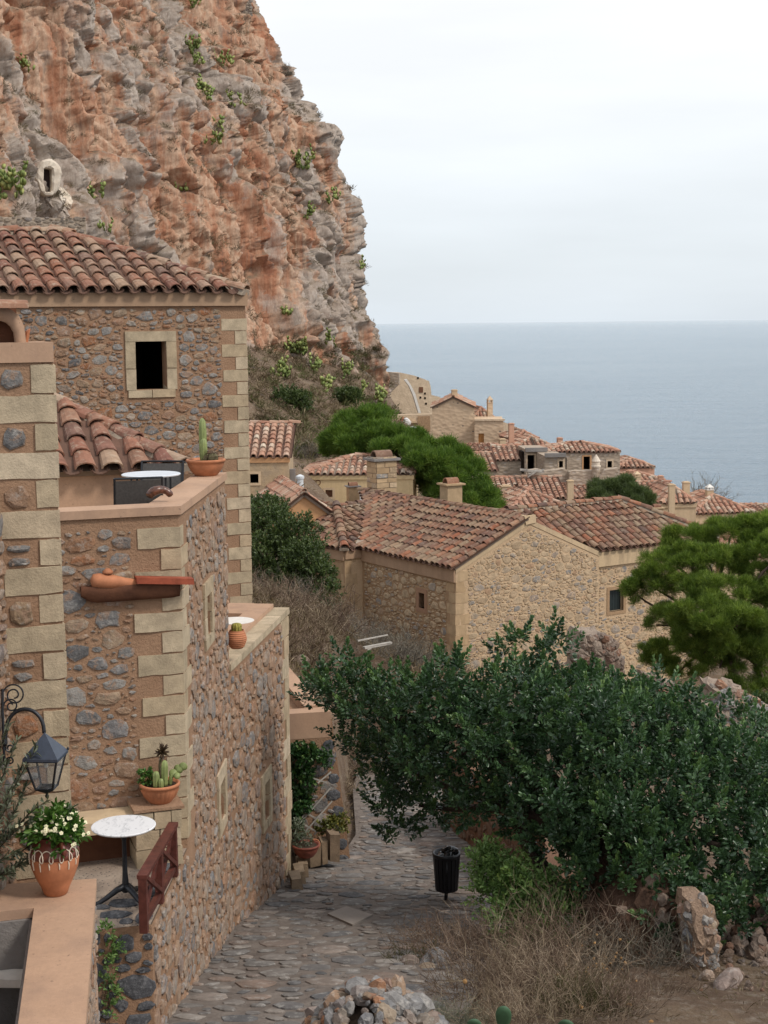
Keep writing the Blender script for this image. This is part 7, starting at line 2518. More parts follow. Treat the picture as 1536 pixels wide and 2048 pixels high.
# dry grass on the near bank
gp = []
while len(gp) < 3000:
    x, y = U(-3.2, 4.5), U(25.5, 46)
    if (x < STREET_L(y) - 0.2 or y > 34) and (x < 1.8 - (y - 30) * 0.05 or y > 40):
        gp.append((x, y, gz(x, y)))
    if len(gp) > 2600:
        break
scrub_mass('dry_grass', np.array(gp), 0.30, MAT['straw'], 18, (0, 1), 1.6, 0.07)
gp = []
for _ in range(1500):
    x, y = U(0.6, 9.0), U(12.0, 24)
    if x > STREET_R(y) + 0.1 and y > 12:
        gp.append((x, y, gz(x, y)))
scrub_mass('dry_grass', np.array(gp), 0.15, MAT['straw'], 12, (0, 1), 0.7, 0.022)

# ---- prickly pears
def pear_mesh(base, size, n_pads, nrm=None):
    mb = MB()
    n_pads = int(n_pads * 1.7)
    ps = 0.34 + 0.10 * size
    side0 = unit(np.cross(nrm if nrm is not None else [0, -1, 0.2], Z))
    heads = [(np.array(base, float) + side0 * U(-0.5, 0.5) * size * 0.8 + Z * U(-0.1, 0.35) * size, np.array([0, 0, 1.0]), ps, 0) for _ in range(3 + n_pads // 7)]
    k = 0
    while k < n_pads and heads:
        i = random.randrange(len(heads))
        p, d, s_, lev = heads[i]
        dd = unit(d * 0.35 + np.array([U(-1, 1), U(-1, 1), U(0.1, 1.2)]) + (nrm * 0.6 if nrm is not None else 0))
        side = unit(np.cross(dd, [U(-1, 1), U(-1, 1), U(-0.4, 0.4)]))
        n2 = np.cross(side, dd)
        L, W_, Th = s_ * U(0.85, 1.15), s_ * U(0.62, 0.8), s_ * 0.09
        m = 7
        c = p + dd * L * 0.5
        V = [c + side * math.cos(6.283 * j / m) * W_ * 0.5 * (1 + 0.15 * math.sin(6.283 * j / m)) + dd * math.sin(6.283 * j / m) * L * 0.5 for j in range(m)]
        V += [c + n2 * Th, c - n2 * Th]
        Fc = []
        for j in range(m):
            Fc += [(j, (j + 1) % m, m), ((j + 1) % m, j, m + 1)]
        mb.add(V, Fc, U(0.01, 0.99))
        if lev < 3:
            heads.append((p + dd * L * 0.92, dd, s_ * U(0.85, 0.98), lev + 1))
        k += 1
    return mb

PG = 'prickly pears on the cliff'
PEARS = [(22, 385, 1.7, 46, 'largest prickly pear clump beside the white cave door'), (390, 95, 1.3, 26, 'prickly pear high on the cliff face near the top of the picture'), (398, 118, 1.0, 16, 'small prickly pear hanging just under the highest clump'),
         (450, 122, 1.2, 18, 'prickly pear on the high grey ledge toward the skyline'), (410, 175, 1.2, 22, 'prickly pear in the upper cliff gully'), (412, 195, 1.0, 12, 'small prickly pear lower in the upper cliff gully'),
         (478, 200, 1.1, 14, 'narrow prickly pear on the smooth orange rock'), (426, 282, 1.3, 18, 'prickly pear clinging mid height on the cliff'), (440, 245, 0.9, 10, 'tiny prickly pear above the mid height clump'),
         (610, 325, 1.7, 36, 'broad prickly pear on the bulge near the skyline'), (665, 395, 1.2, 18, 'prickly pear close to the cliff edge'), (612, 425, 1.1, 16, 'prickly pear below the broad clump on the bulge'),
         (195, 392, 0.9, 14, 'single prickly pear to the side of the white cave door'), (360, 370, 0.9, 10, 'prickly pear in a grey crack above the tile roof'), (52, 130, 1.2, 12, 'prickly pear high above the white cave door'),
         (592, 695, 1.6, 40, 'wide prickly pear patch on the slope below the cliff'), (560, 745, 1.4, 22, 'prickly pear just beside the corner blocks of the tall stone house'), (650, 770, 1.3, 22, 'prickly pear in the middle of the slope'),
         (690, 745, 1.2, 18, 'prickly pear higher on the slope below the orange rock'), (755, 800, 1.4, 30, 'prickly pear hedge at the foot of the cliff above the pine'), (570, 615, 1.0, 14, 'prickly pear on the grey rock beside the hipped roof'),
         (210, 455, 0.7, 8, 'low prickly pear just above the hip of the tile roof'), (660, 680, 1.1, 16, 'small prickly pear on the upper slope'), (722, 525, 0.9, 10, 'prickly pear tuft on the skyline overhang'), (395, 5, 1.0, 14, 'prickly pear cut by the top of the picture'),
         (628, 730, 1.2, 20, 'prickly pear above the dark slope bush'), (720, 790, 1.1, 16, 'prickly pear at the lower end of the slope')]
for (u, v, s_, n, lab) in PEARS:
    h_ = cast(u, v + 12)
    if h_ is None:
        continue
    b = h_[0] - unit(h_[0]) * 0.15
    nr = h_[1] * (1 if np.dot(h_[1], -h_[0]) > 0 else -1)
    mb = pear_mesh(b, s_ * 1.55, int(n * 1.2), nr)
    solo('prickly_pear', mb, MAT['pear'], lab, 'cactus', b, PG, True)
# grey bushes on the slope that can be told apart
for (u, v, s_, lab, mt) in [(580, 810, 1.9, 'dark green bush on the slope behind the small house', 'shrub'), (700, 800, 1.5, 'dull bush on the slope above the pine', 'shrub'), (620, 905, 1.3, 'grey leafless bush behind the yellow house', None), (570, 130, 0.8, 'pale bare bush on the cliff skyline', None), (578, 140, 0.7, 'second pale bare bush a little lower on the skyline', None)]:
    h_ = cast(u, v + 10) or cast(u - 15, v + 20)
    if h_ is None:
        continue
    b = h_[0]
    if mt:
        bl = [(b + np.array([U(-0.5, 0.5) * s_, U(-0.3, 0.3) * s_, U(0.25, 0.5) * s_]), (s_ * 0.55, s_ * 0.55, s_ * 0.45)) for _ in range(4)]
        bush('bush', lab, 'bush', b, bl, 700, 8, 0.16, 0.08, MAT[mt], 0.04, None, 0.3)
    else:
        dry_shrub('bare_bush', lab, b, s_ * 0.5, s_ * 0.5, s_, 60, MAT['dry_grey'], 0.02, None, 2, 'bush')
# bare tree behind the pyramid roof
b = at(1410, 1012, 100)
dry_shrub('bare_tree', 'bare grey tree behind the pyramid roofed house by the sea', b, 1.2, 0.6, 1.9, 60, MAT['dry_grey'], 0.025, None, 2, 'tree')
# ------------------------------------------------------------------ lantern on its bracket
LC = at(92, 1540, 11.0)                       # middle of the glass body
def lp_(u, v, d=11.0):
    return at(u, v, d)
x_w = FN.px(6, 1500)[0]
T = Thing('street_lantern', 'slate blue glazed lantern hanging from a curled black iron wall bracket', 'lantern', lp_(8, 1560))
def dz(v):
    return at(92, v, 11.0)[2]
k_ = 11.0 / FPX
ar = R(40)
def ring4(r, z):
    return [LC * [1, 1, 0] + np.array([math.cos(ar + i * math.pi / 2) * r, math.sin(ar + i * math.pi / 2) * r, z]) for i in range(4)]
zt_, zr_, zb_, zf_ = dz(1462), dz(1508), dz(1576), dz(1596)
r_top, r_bot = 0.170, 0.088
# roof
mb = MB()
q = ring4(r_top * 1.08, zr_)
q2 = ring4(r_top * 1.08, zr_ - 0.02)
ap = LC * [1, 1, 0] + Z * zt_
mb.add(q + [ap], [(0, 1, 4), (1, 2, 4), (2, 3, 4), (3, 0, 4), (3, 2, 1, 0)])
mb.add(q + q2, [(0, 4, 5, 1), (1, 5, 6, 2), (2, 6, 7, 3), (3, 7, 4, 0), (4, 7, 6, 5)])
rf = T.part('roof', mb, MAT['lantern_paint'])
# frame bars and glass
mb = MB()
A_, B_ = ring4(r_top * 0.96, zr_ - 0.02), ring4(r_bot, zb_)
for i in range(4):
    mb.tube([A_[i], B_[i]], 0.0085, 5)
    mb.tube([B_[i], B_[(i + 1) % 4]], 0.009, 5)
    mb.tube([A_[i], A_[(i + 1) % 4]], 0.010, 5)
T.part('frame', mb, MAT['iron'])
for i in range(4):
    j = (i + 1) % 4
    mb = MB()
    c_ = (A_[i] + A_[j] + B_[i] + B_[j]) / 4
    sh = lambda p: c_ + (p - c_) * 0.97
    n_ = unit(np.cross(A_[j] - A_[i], B_[i] - A_[i])) * 0.003
    mb.prism([sh(A_[i]), sh(A_[j]), sh(B_[j]), sh(B_[i])], n_)
    T.part('pane', mb, MAT['lamp_glass'])
mb = MB()
pt = [(r_bot * 0.80, zb_), (r_bot * 0.72, zb_ - 0.012), (0.016, zf_ + 0.035), (0.008, zf_ + 0.022), (0.015, zf_ + 0.01), (0.004, zf_ - 0.006)]
cc_ = LC * [1, 1, 0]
q = ring4(r_bot * 1.02, zb_ - 0.004)
tip_ = cc_ + Z * (zf_ + 0.02)
mb.add(q + [tip_], [(1, 0, 4), (2, 1, 4), (3, 2, 4), (0, 3, 4), (0, 1, 2, 3)])
mb.lathe([(0.004, 0.03), (0.010, 0.02), (0.016, 0.008), (0.010, -0.006), (0.002, -0.012)], tip_ - Z * 0.02, 10)
T.part('finial', mb, MAT['iron'], None, True)
mb = MB()
mb.lathe([(0.012, 0.0), (0.018, -0.02), (0.016, -0.06), (0.004, -0.07)], cc_ + Z * (zr_ - 0.03), 10)
T.part('bulb', mb, MAT['bulb'], None, True)
mb = MB()
mb.lathe([(0.004, -0.012), (0.011, 0), (0.004, 0.012)], A_[0] + Z * 0.03 + unit(A_[0] - LC * [1, 1, 0] - Z * A_[0][2]) * 0.02, 8)
T.part('knob', mb, MAT['iron'], None, True)
# gooseneck pipe, back bar, scrolls
mb = MB()
arc = []
for k in range(15):
    a = math.pi * (1 - k / 14)
    u = 50 + 38 * math.cos(a)
    v = 1462 - 44 * math.sin(a)
    arc.append(lp_(u, v))
pipe_ = [lp_(10, 1492), lp_(11, 1475)] + arc + [lp_(88, 1466)]
mb.tube(pipe_, 0.0145, 8)
T.part('pipe', mb, MAT['iron'], None, True)
mb = MB()
mb.tube([lp_(5, 1378), lp_(5, 1420), lp_(7, 1470), lp_(9, 1530)], 0.011, 6)
mb.tube([lp_(8, 1470), lp_(10, 1488)], 0.02, 8)
T.part('back_bar', mb, MAT['iron'])
def scroll(u0, v0, r0, turns, start, dirn=1, r_end=4, rad=0.0065):
    P_ = []
    n = int(26 * turns)
    for k in range(n + 1):
        f_ = k / n
        a = start + dirn * f_ * turns * 2 * math.pi
        r = r0 + (r_end - r0) * f_
        P_.append(lp_(u0 + r * math.cos(a), v0 - r * math.sin(a)))
    mb = MB()
    mb.tube(P_, rad, 5)
    T.part('scroll', mb, MAT['iron'])
scroll(28, 1390, 23, 1.75, math.pi, -1, 6)
scroll(22, 1412, 15, 1.4, math.pi, -1, 4)
scroll(20, 1496, 9, 1.2, math.pi * 0.9, 1, 4)
scroll(20, 1522, 8, 1.2, math.pi, -1, 3)

# ------------------------------------------------------------------ olive behind the planter
base = at(-20, 1760, 10.95)
T = Thing('olive_tree', 'thin grey green olive branches at the picture edge behind the planter wall', 'tree', base)
Pb, Db = [], []
mb = MB()
for (u1, v1, u0, v0) in [(75, 1490, -10, 1640), (55, 1565, -10, 1700), (35, 1480, -20, 1620), (15, 1450, -30, 1600), (95, 1600, 10, 1680), (145, 1615, 60, 1690), (60, 1640, -20, 1720), (40, 1700, -30, 1740), (25, 1590, -30, 1690), (110, 1655, 20, 1720), (60, 1725, -10, 1755), (20, 1660, -40, 1730), (45, 1530, -20, 1660), (5, 1520, -40, 1650), (85, 1700, 20, 1745), (30, 1745, -30, 1760)]:
    d0, d1 = 10.95 + U(-0.1, 0.15), 10.9 + U(-0.25, 0.15)
    p0, p1 = at(u0, v0, d0), at(u1, v1, d1)
    mid_ = (p0 + p1) / 2 + np.array([0, U(-0.05, 0.05), U(-0.02, 0.06)])
    P_ = [p0 * (1 - t_) ** 2 + mid_ * 2 * t_ * (1 - t_) + p1 * t_ * t_ for t_ in np.linspace(0, 1, 9)]
    mb.tube(P_, [0.006 - 0.0045 * k / 8 for k in range(9)], 5)
    for k in range(1, 9):
        for _ in range(9):
            q = P_[k - 1] + (P_[k] - P_[k - 1]) * U(0, 1)
            dd = unit(P_[k] - P_[k - 1]) * 0.8 + RNG.normal(size=3) * 0.55
            Pb.append(q)
            Db.append(dd)
V_, F_ = leaf_arrays(np.array(Pb), np.array(Db), RNG.uniform(0.045, 0.078, len(Pb)), 0.0155, 0.05, True)
T.part('foliage', mesh_np('foliage', V_, F_, MAT['olive'], np.repeat(RNG.uniform(0.01, 0.99, len(Pb)), 2), base))
T.part('branch', mb, MAT['bark'])

# ------------------------------------------------------------------ vase with white flowers
vb = ray(112, 1787) * (ZP / ray(112, 1787)[2])
T = Thing('flower_vase', 'round bellied terracotta vase with white flowering plant on the planter wall', 'vase', vb)
wv_ = 97 * 11.0 / FPX / 2
KV = 0.78
prof = [(r_, h_ * KV) for r_, h_ in [(0.075, 0.0), (0.085, 0.01), (0.105, 0.08), (0.142, 0.18), (0.168, 0.27), (wv_, 0.35), (0.174, 0.42), (0.152, 0.48), (0.118, 0.525)]]
mb = MB()
mb.lathe(prof, vb, 36)
T.part('pot', mb, MAT['terracotta'], None, True)
mb = MB()
mb.lathe([(r_, h_ * KV) for r_, h_ in [(0.181, 0.385), (0.178, 0.42), (0.156, 0.48), (0.124, 0.525), (0.105, 0.54), (0.118, 0.565), (0.128, 0.57), (0.11, 0.572), (0.09, 0.52)]], vb, 36)
T.part('glazed_neck', mb, MAT['terracotta_dk'], None, True)
def on_vase(t_, h, out=0.004):
    h = h * KV
    hs = [p[1] for p in prof]
    rs_ = [p[0] for p in prof]
    r = np.interp(h, hs, rs_) + out
    if h > 0.385 * KV:
        r += 0.006
    return vb + np.array([math.cos(t_) * r, math.sin(t_) * r, h])
mb = MB()
loop = []
for k in range(260):
    s_ = k / 259
    t_ = R(-165) + R(160) * s_ + R(9) * math.sin(s_ * 2 * math.pi * 7)
    h = 0.425 + 0.055 * math.cos(s_ * 2 * math.pi * 7)
    loop.append(on_vase(t_, h))
mb.tube(loop, 0.0042, 5)
for k in range(7):
    t_ = R(-160 + k * 23)
    mb.tube([on_vase(t_, 0.37), on_vase(t_ + 0.02, 0.34), on_vase(t_ + 0.02, 0.34 - U(0.02, 0.06))], [0.004, 0.0055, 0.004], 5)
T.part('slip_decoration', mb, MAT['slip'])
for a in (-58, 122):
    mb = MB()
    t_ = R(a)
    P_ = [on_vase(t_, 0.54, -0.005), on_vase(t_, 0.535, 0.05), on_vase(t_, 0.48, 0.055), on_vase(t_, 0.43, 0.0)]
    mb.tube(P_, [0.02, 0.022, 0.02, 0.022], 8)
    T.part('handle', mb, MAT['terracotta_dk'], None, True)
top = vb + Z * 0.41
bl = [(top + np.array([x, y, z]), (0.12, 0.12, 0.10)) for x, y, z in ((0, 0, 0.10), (-0.08, 0.0, 0.05), (0.08, -0.02, 0.06), (0.02, 0.06, 0.06), (0.0, -0.08, 0.03))]
Pp, Dd, _ = blob_points(bl, 210, (0.3, 1.0), 0.4)
V_, F_, tt = sprigs(Pp, Dd * 0.8 + [0, 0, 0.4], 0.06, 7, 0.062, 0.024, 0.8)
T.part('foliage', mesh_np('foliage', V_, F_, MAT['bright'], tt, vb))
mbf = MB()
for k in range(5):
    t_ = 2 * math.pi * k / 5
    o, w = np.array([math.cos(t_), 0, math.sin(t_)]), np.array([-math.sin(t_), 0, math.cos(t_)])
    r = 0.0165
    out_n = np.array([0, -1.0, 0])
    mbf.add([out_n * 0.002, o * r * 0.6 + w * r * 0.5, o * r + out_n * 0.004, o * r * 0.6 - w * r * 0.5], [(0, 1, 2, 3)])
mbf.lathe([(0.004, 0), (0.004, 0.004), (0.001, 0.006)], (0, -0.001, 0), 6, (0, -1, 0))
flm = mesh_from('flower', mbf, MAT['petal'])
Pp, Dd, _ = blob_points(bl, 130, (1.25, 1.6), 0.5)
nf_ = 0
for p, d_ in zip(Pp, Dd):
    if nf_ > 60 or (p[0] < top[0] - 0.05 and random.random() < 0.6) or p[2] < top[2] + 0.02 or p[1] > top[1] + 0.08:
        continue
    nf_ += 1
    for _ in range(random.choice((1, 2))):
        n_ = -unit(d_ + np.array([0.1, -0.9, 0.4]) + RNG.normal(size=3) * 0.25)
        a_ = unit(np.cross([0.2, 0.1, 1], n_))
        T.inst('flower', flm, frame(p + RNG.normal(size=3) * 0.012, a_, n_, np.cross(a_, n_)))

# ------------------------------------------------------------------ marble bistro table
tc = at(247, 1650, 14.0)
fz = Z_TER
T = Thing('bistro_table', 'round white marble bistro table on a black cast iron foot', 'table', (tc[0], tc[1], fz))
c_ = np.array([tc[0], tc[1], 0])
mb = MB()
mb.lathe([(0.26, -0.028), (0.288, -0.022), (0.298, -0.012), (0.298, -0.004), (0.292, 0.0), (0.0, 0.0)], c_ + Z * tc[2], 48)
T.part('tabletop', mb, MAT['marble'], None, False)
mb = MB()
mb.lathe([(0.028, 0.0), (0.04, 0.02), (0.032, 0.08), (0.024, 0.2), (0.020, 0.5), (0.03, 0.54), (0.02, 0.57), (0.02, tc[2] - 0.03 - fz - 0.10), (0.09, tc[2] - 0.03 - fz - 0.10)], c_ + Z * (fz + 0.10), 16)
col_ = T.part('column', mb, MAT['iron'], None, True)
for a in (200, 320, 80):
    mb = MB()
    o = hvec(a)
    mb.tube([c_ + Z * (fz + 0.16), c_ + o * 0.08 + Z * (fz + 0.13), c_ + o * 0.19 + Z * (fz + 0.06), c_ + o * 0.26 + Z * (fz + 0.025), c_ + o * 0.30 + Z * (fz + 0.02)], [0.035, 0.03, 0.024, 0.022, 0.026], 8)
    T.part('leg', mb, MAT['iron'], None, True)

# ------------------------------------------------------------------ wooden railing
fp = ray(287, 1868) * (Z_TER / ray(287, 1868)[2])
rp_ = ray(350, 1750) * (Z_TER / ray(350, 1750)[2])
dr = unit((rp_ - fp) * [1, 1, 0])
LR_ = float(np.linalg.norm((rp_ - fp)[:2]))
sd = np.array([dr[1], -dr[0], 0])
hR = 0.50
T = Thing('railing', 'low red brown wooden railing with crossed bars on the terrace edge', 'railing', (fp + rp_) / 2)
def bar(a, b, w, h, name='bar'):
    mb = MB()
    d_ = (b - a) / 2
    up = unit(np.cross(sd, unit(d_)))
    mb.box((a + b) / 2, d_, sd * w, up * h, 0.002)
    return T.part(name, mb, MAT['rail_wood'])
rr_ = lambda x, z: fp + dr * x + Z * z
for x in (0.035, LR_ / 2, LR_ - 0.035):
    mb = MB()
    mb.box(rr_(x, hR / 2), dr * 0.035, sd * 0.035, Z * hR / 2, 0.002)
    T.part('post', mb, MAT['rail_wood'])
bar(rr_(0, hR + 0.02), rr_(LR_, hR + 0.02), 0.045, 0.02, 'top_rail')
bar(rr_(0.07, 0.10), rr_(LR_ - 0.07, 0.10), 0.025, 0.028, 'bottom_rail')
for x0, x1 in ((0.07, LR_ / 2 - 0.035), (LR_ / 2 + 0.035, LR_ - 0.07)):
    bar(rr_(x0, 0.13), rr_(x1, hR - 0.01), 0.014, 0.018)
    bar(rr_(x0, hR - 0.01) + sd * 0.03, rr_(x1, 0.13) + sd * 0.03, 0.014, 0.018)
    bar(rr_(x0, 0.29) - sd * 0.03, rr_(x1, 0.29) - sd * 0.03, 0.012, 0.022)

# ------------------------------------------------------------------ pots with cacti
def bowl(T, c, r, h, mat, ribs=0, lip=0.1):
    mb = MB()
    w = (lambda t_, hh: 1 + 0.035 * math.cos(ribs * t_) * (1 if 0.1 * h < hh < 0.8 * h else 0)) if ribs else None
    mb.lathe([(r * 0.55, 0), (r * 0.6, h * 0.06), (r * 0.78, h * 0.3), (r * 0.93, h * 0.65), (r * 0.95, h * 0.82), (r, h * 0.84), (r * 1.02, h * 0.95), (r * 0.97, h), (r * 0.88, h * 0.98), (r * 0.84, h * 0.86), (0.0, h * 0.84)], c, 72 if ribs else 32, None, w)
    T.part('pot', mb, mat, None, True)
    mb = MB()
    mb.lathe([(0.0, h * 0.85), (r * 0.85, h * 0.86), (0.0, h * 0.875)], c, 20)
    T.part('soil', mb, MAT['soil'])
def cactus_col(c, r, h, ribs=7, lean=(0, 0), mat=None):
    mb = MB()
    ax = np.array([lean[0], lean[1], 1.0])
    mb.lathe([(r * 0.75, 0), (r, h * 0.15), (r, h * 0.75), (r * 0.8, h * 0.93), (r * 0.25, h)], c, ribs * 4, ax, lambda t_, hh: 1 + 0.14 * math.cos(ribs * t_))
    return mb
pc = FT.P(FT.px(312, 1600)[0], 0, 0.24)
pc[2] = Z_TER + 0.60
T = Thing('cactus_pot', 'fluted terracotta bowl of cacti and succulents on the bench pier', 'plant', pc)
bowl(T, pc, 0.20, 0.20, MAT['terracotta'], 24)
tp = pc + Z * 0.17
for (x, y, r, h, l) in ((-0.02, -0.09, 0.034, 0.17, (0, 0)), (0.055, -0.05, 0.034, 0.27, (0.03, 0)), (0.03, -0.11, 0.026, 0.10, (0, 0)), (0.10, 0.0, 0.02, 0.12, (0.2, 0))):
    T.part('cactus', cactus_col(tp + [x, y, 0], r, h, 6, l), MAT['cactus'], None, True)
Pp, Dd, _ = blob_points([(tp + [-0.12, -0.02, 0.08], (0.075, 0.07, 0.085))], 60, (0.3, 1.0), 0.4)
V_, F_, tt = sprigs(Pp, Dd, 0.03, 8, 0.03, 0.018, 0.8)
T.part('foliage', mesh_np('foliage', V_, F_, MAT['bright'], tt, pc))
ac = tp + np.array([0.03, 0.02, 0.33])
mb = MB()
mb.tube([tp + [0.0, 0.03, 0], tp + [0.0, 0.03, 0.2], ac], 0.014, 6)
T.part('stem', mb, MAT['cactus_dk'])
dirs = RNG.normal(size=(60, 3)) + [0, 0, 0.5]
V_, F_ = leaf_arrays(np.repeat(ac[None], 60, 0), dirs, RNG.uniform(0.06, 0.11, 60), 0.018, 0.1)
T.part('rosette', mesh_np('rosette', V_, F_, MAT['aeonium'], np.repeat(RNG.uniform(0.01, 0.99, 60), 2), pc))
mb = MB()
for (x, y, z, r) in ((0.16, 0.0, 0.12, 0.045), (0.21, 0.01, 0.16, 0.05), (0.26, 0.0, 0.19, 0.045), (0.20, -0.02, 0.10, 0.035)):
    mb.lathe([(0.0, -0.012), (r * 0.8, -0.008), (r, 0), (r * 0.8, 0.008), (0, 0.012)], tp + [x - 0.02, y, z], 12, unit([U(-0.5, 0.5), -1, U(-0.2, 0.4)]))
T.part('pad', mb, MAT['cactus'], None, True)

p_ = W12.P(L12 - 0.38, Z_TOP, -0.17)
T = Thing('cactus_pot', 'wide terracotta bowl with one tall column cactus on the roof terrace parapet', 'plant', p_)
bowl(T, p_, 0.235, 0.20, MAT['terracotta'])
tp = p_ + Z * 0.17
T.part('cactus', cactus_col(tp + [-0.03, 0.0, 0], 0.042, 0.52, 7), MAT['cactus'], None, True)
T.part('cactus', cactus_col(tp + [-0.015, -0.05, 0], 0.038, 0.28, 7), MAT['cactus'], None, True)
mb = MB()
for _ in range(9):
    mb.lathe([(0.02, 0), (0.042, 0.03), (0.038, 0.07), (0.01, 0.10)], tp + [U(-0.02, 0.13), U(-0.10, 0.06), 0], 9)
T.part('cactus', mb, MAT['cactus_dk'], None, False, 'stuff')
V_, F_, tt = needles(tp + np.stack([RNG.uniform(-0.03, 0.13, 60), RNG.uniform(-0.1, 0.06, 60), RNG.uniform(0.04, 0.12, 60)], 1), RNG.normal(size=(60, 3)) + [0, 0, 0.5], 6, 0.05, 0.004, 0.6)
T.part('spines', mesh_np('spines', V_, F_, MAT['dry'], tt, p_))

pp3 = W23.P(W23.px(474, 1290)[0], Z_LOW + 0.02, -0.34)
pp3 = at(474, 1296, 18.9)
T = Thing('cactus_pot', 'ribbed round terracotta pot with a small golden cactus on the lower parapet', 'plant', pp3)
mb = MB()
mb.lathe([(0.075, 0), (0.095, 0.02), (0.125, 0.10), (0.122, 0.17), (0.10, 0.22), (0.105, 0.235), (0.09, 0.235), (0.08, 0.20), (0, 0.20)], pp3, 32, None, lambda t_, h: 1 + 0.02 * math.sin(h * 190))
mb2 = [(0.075, 0)] + [(0.125 - 0.045 * abs(k / 16 - 0.55) ** 1.6 * 2.2 + (0.004 if k % 2 else -0.002), 0.012 + k * 0.0125) for k in range(17)] + [(0.09, 0.23), (0.08, 0.2), (0, 0.2)]
mb = MB()
mb.lathe(mb2, pp3, 32)
T.part('pot', mb, MAT['terracotta'])
T.part('cactus', cactus_col(pp3 + Z * 0.19, 0.06, 0.13, 10), m_plain('golden_cactus', (0.30, 0.26, 0.06), 0.7, 0.2, 0, 0.4, 40), None, True)
# round table on the lower terrace
tcl = at(470, 1241, 21.2)
T = Thing('terrace_table', 'round white topped table with a dark bowl shaped base on the lower terrace', 'table', (tcl[0], tcl[1], Z_LOW - 0.72))
mb = MB()
mb.lathe([(0.26, -0.02), (0.27, 0.0), (0.0, 0.0)], tcl, 40)
T.part('tabletop', mb, MAT['white_paint'])
mb = MB()
mb.lathe([(0.10, Z_LOW - 0.72 - tcl[2]), (0.12, -0.3), (0.22, -0.12), (0.272, -0.015), (0.272, -0.006), (0.25, -0.021)], tcl, 32)
T.part('base', mb, m_plain('dark_bowl', (0.05, 0.035, 0.03), 0.6, 0.3), None, True)

# ------------------------------------------------------------------ roof terrace furniture
tt_ = at(302, 948, 16.9)
T = Thing('terrace_table', 'round pale metal table between two sling chairs on the roof terrace', 'table', (tt_[0], tt_[1], Z_FL))
mb = MB()
mb.lathe([(0.30, -0.015), (0.325, -0.012), (0.33, 0.0), (0.32, 0.006), (0.0, 0.004)], tt_, 48)
T.part('tabletop', mb, m_plain('pale_table_top', (0.66, 0.69, 0.73), 0.35, 0.5, 0, 0.06, 6))
for k in range(4):
    o = hvec(45 + 90 * k)
    mb = MB()
    mb.tube([tt_ + o * 0.27 - Z * 0.01, np.array([tt_[0], tt_[1], Z_FL]) + o * 0.24], 0.013, 6)
    T.part('leg', mb, MAT['iron'])
def chair(label, c, rot, hback):
    """a sling chair: c floor centre, rot heading of the back"""
    T = Thing('sling_chair', label, 'chair', c, 'sling chairs on the roof terrace')
    f_, s_ = hvec(rot), hvec(rot + 90)
    W_, D_ = 0.25, 0.22
    for sg in (-1, 1):
        mb = MB()
        mb.tube([c + s_ * W_ * sg - f_ * D_, c + s_ * W_ * sg + f_ * D_ * 0.6 + Z * 0.43, c + s_ * W_ * sg + f_ * (D_ + 0.10) + Z * hback], 0.013, 7)
        T.part('back_post', mb, MAT['iron'])
        mb = MB()
        mb.tube([c + s_ * W_ * sg + f_ * D_ * 1.1, c + s_ * W_ * sg - f_ * D_ + Z * 0.43], 0.012, 7)
        T.part('leg', mb, MAT['iron'])
    mb = MB()
    mb.tube([c + s_ * W_ + f_ * (D_ + 0.10) + Z * (hback - 0.005), c - s_ * W_ + f_ * (D_ + 0.10) + Z * (hback - 0.005)], 0.012, 7)
    T.part('top_bar', mb, MAT['iron'])
    mb = MB()
    a_, b_ = c + f_ * D_ * 0.66 + Z * 0.46, c + f_ * (D_ + 0.095) + Z * (hback - 0.03)
    mb.prism([a_ - s_ * W_, a_ + s_ * W_, b_ + s_ * W_, b_ - s_ * W_], f_ * 0.004)
    T.part('backrest', mb, MAT['sling'])
    mb = MB()
    a_, b_ = c + f_ * D_ * 0.62 + Z * 0.44, c - f_ * D_ + Z * 0.44
    mb.prism([a_ - s_ * W_, a_ + s_ * W_, b_ + s_ * W_, b_ - s_ * W_], Z * -0.004)
    T.part('seat', mb, MAT['sling'])
q1_ = at(262, 955, 15.95)
chair('dark sling chair nearer the roof terrace parapet with its back turned', np.array([q1_[0], q1_[1] + 0.28, Z_FL]), -75, q1_[2] - Z_FL)
q2_ = at(320, 922, 17.9)
chair('dark sling chair on the far side of the roof terrace table', np.array([q2_[0], q2_[1] - 0.3, Z_FL]), 85, q2_[2] - Z_FL)
# curved glazed piece lying on the parapet
hb_ = at(320, 993, 15.45)
hb_[2] = Z_TOP + 0.005
mb = MB()
P_ = []
for k in range(13):
    a = R(165) - R(150) * k / 12
    P_.append(hb_ + FT.ex * (0.115 * math.cos(a)) + Z * (0.035 + 0.085 * max(0, math.sin(a))) + np.array([0, 0.01 * math.sin(k), 0]))
mb.tube(P_, [0.040, 0.043, 0.046, 0.048, 0.047, 0.044, 0.042, 0.040, 0.038, 0.037, 0.036, 0.036, 0.03], 12)
solo('curved_root', mb, m_plain('glossy_brown_root', (0.105, 0.038, 0.02), 0.3, 0.5, 0, 0.6, 26, 0.5, 50), 'glossy brown curved piece of root lying on the roof terrace parapet', 'ornament', hb_, None, True)

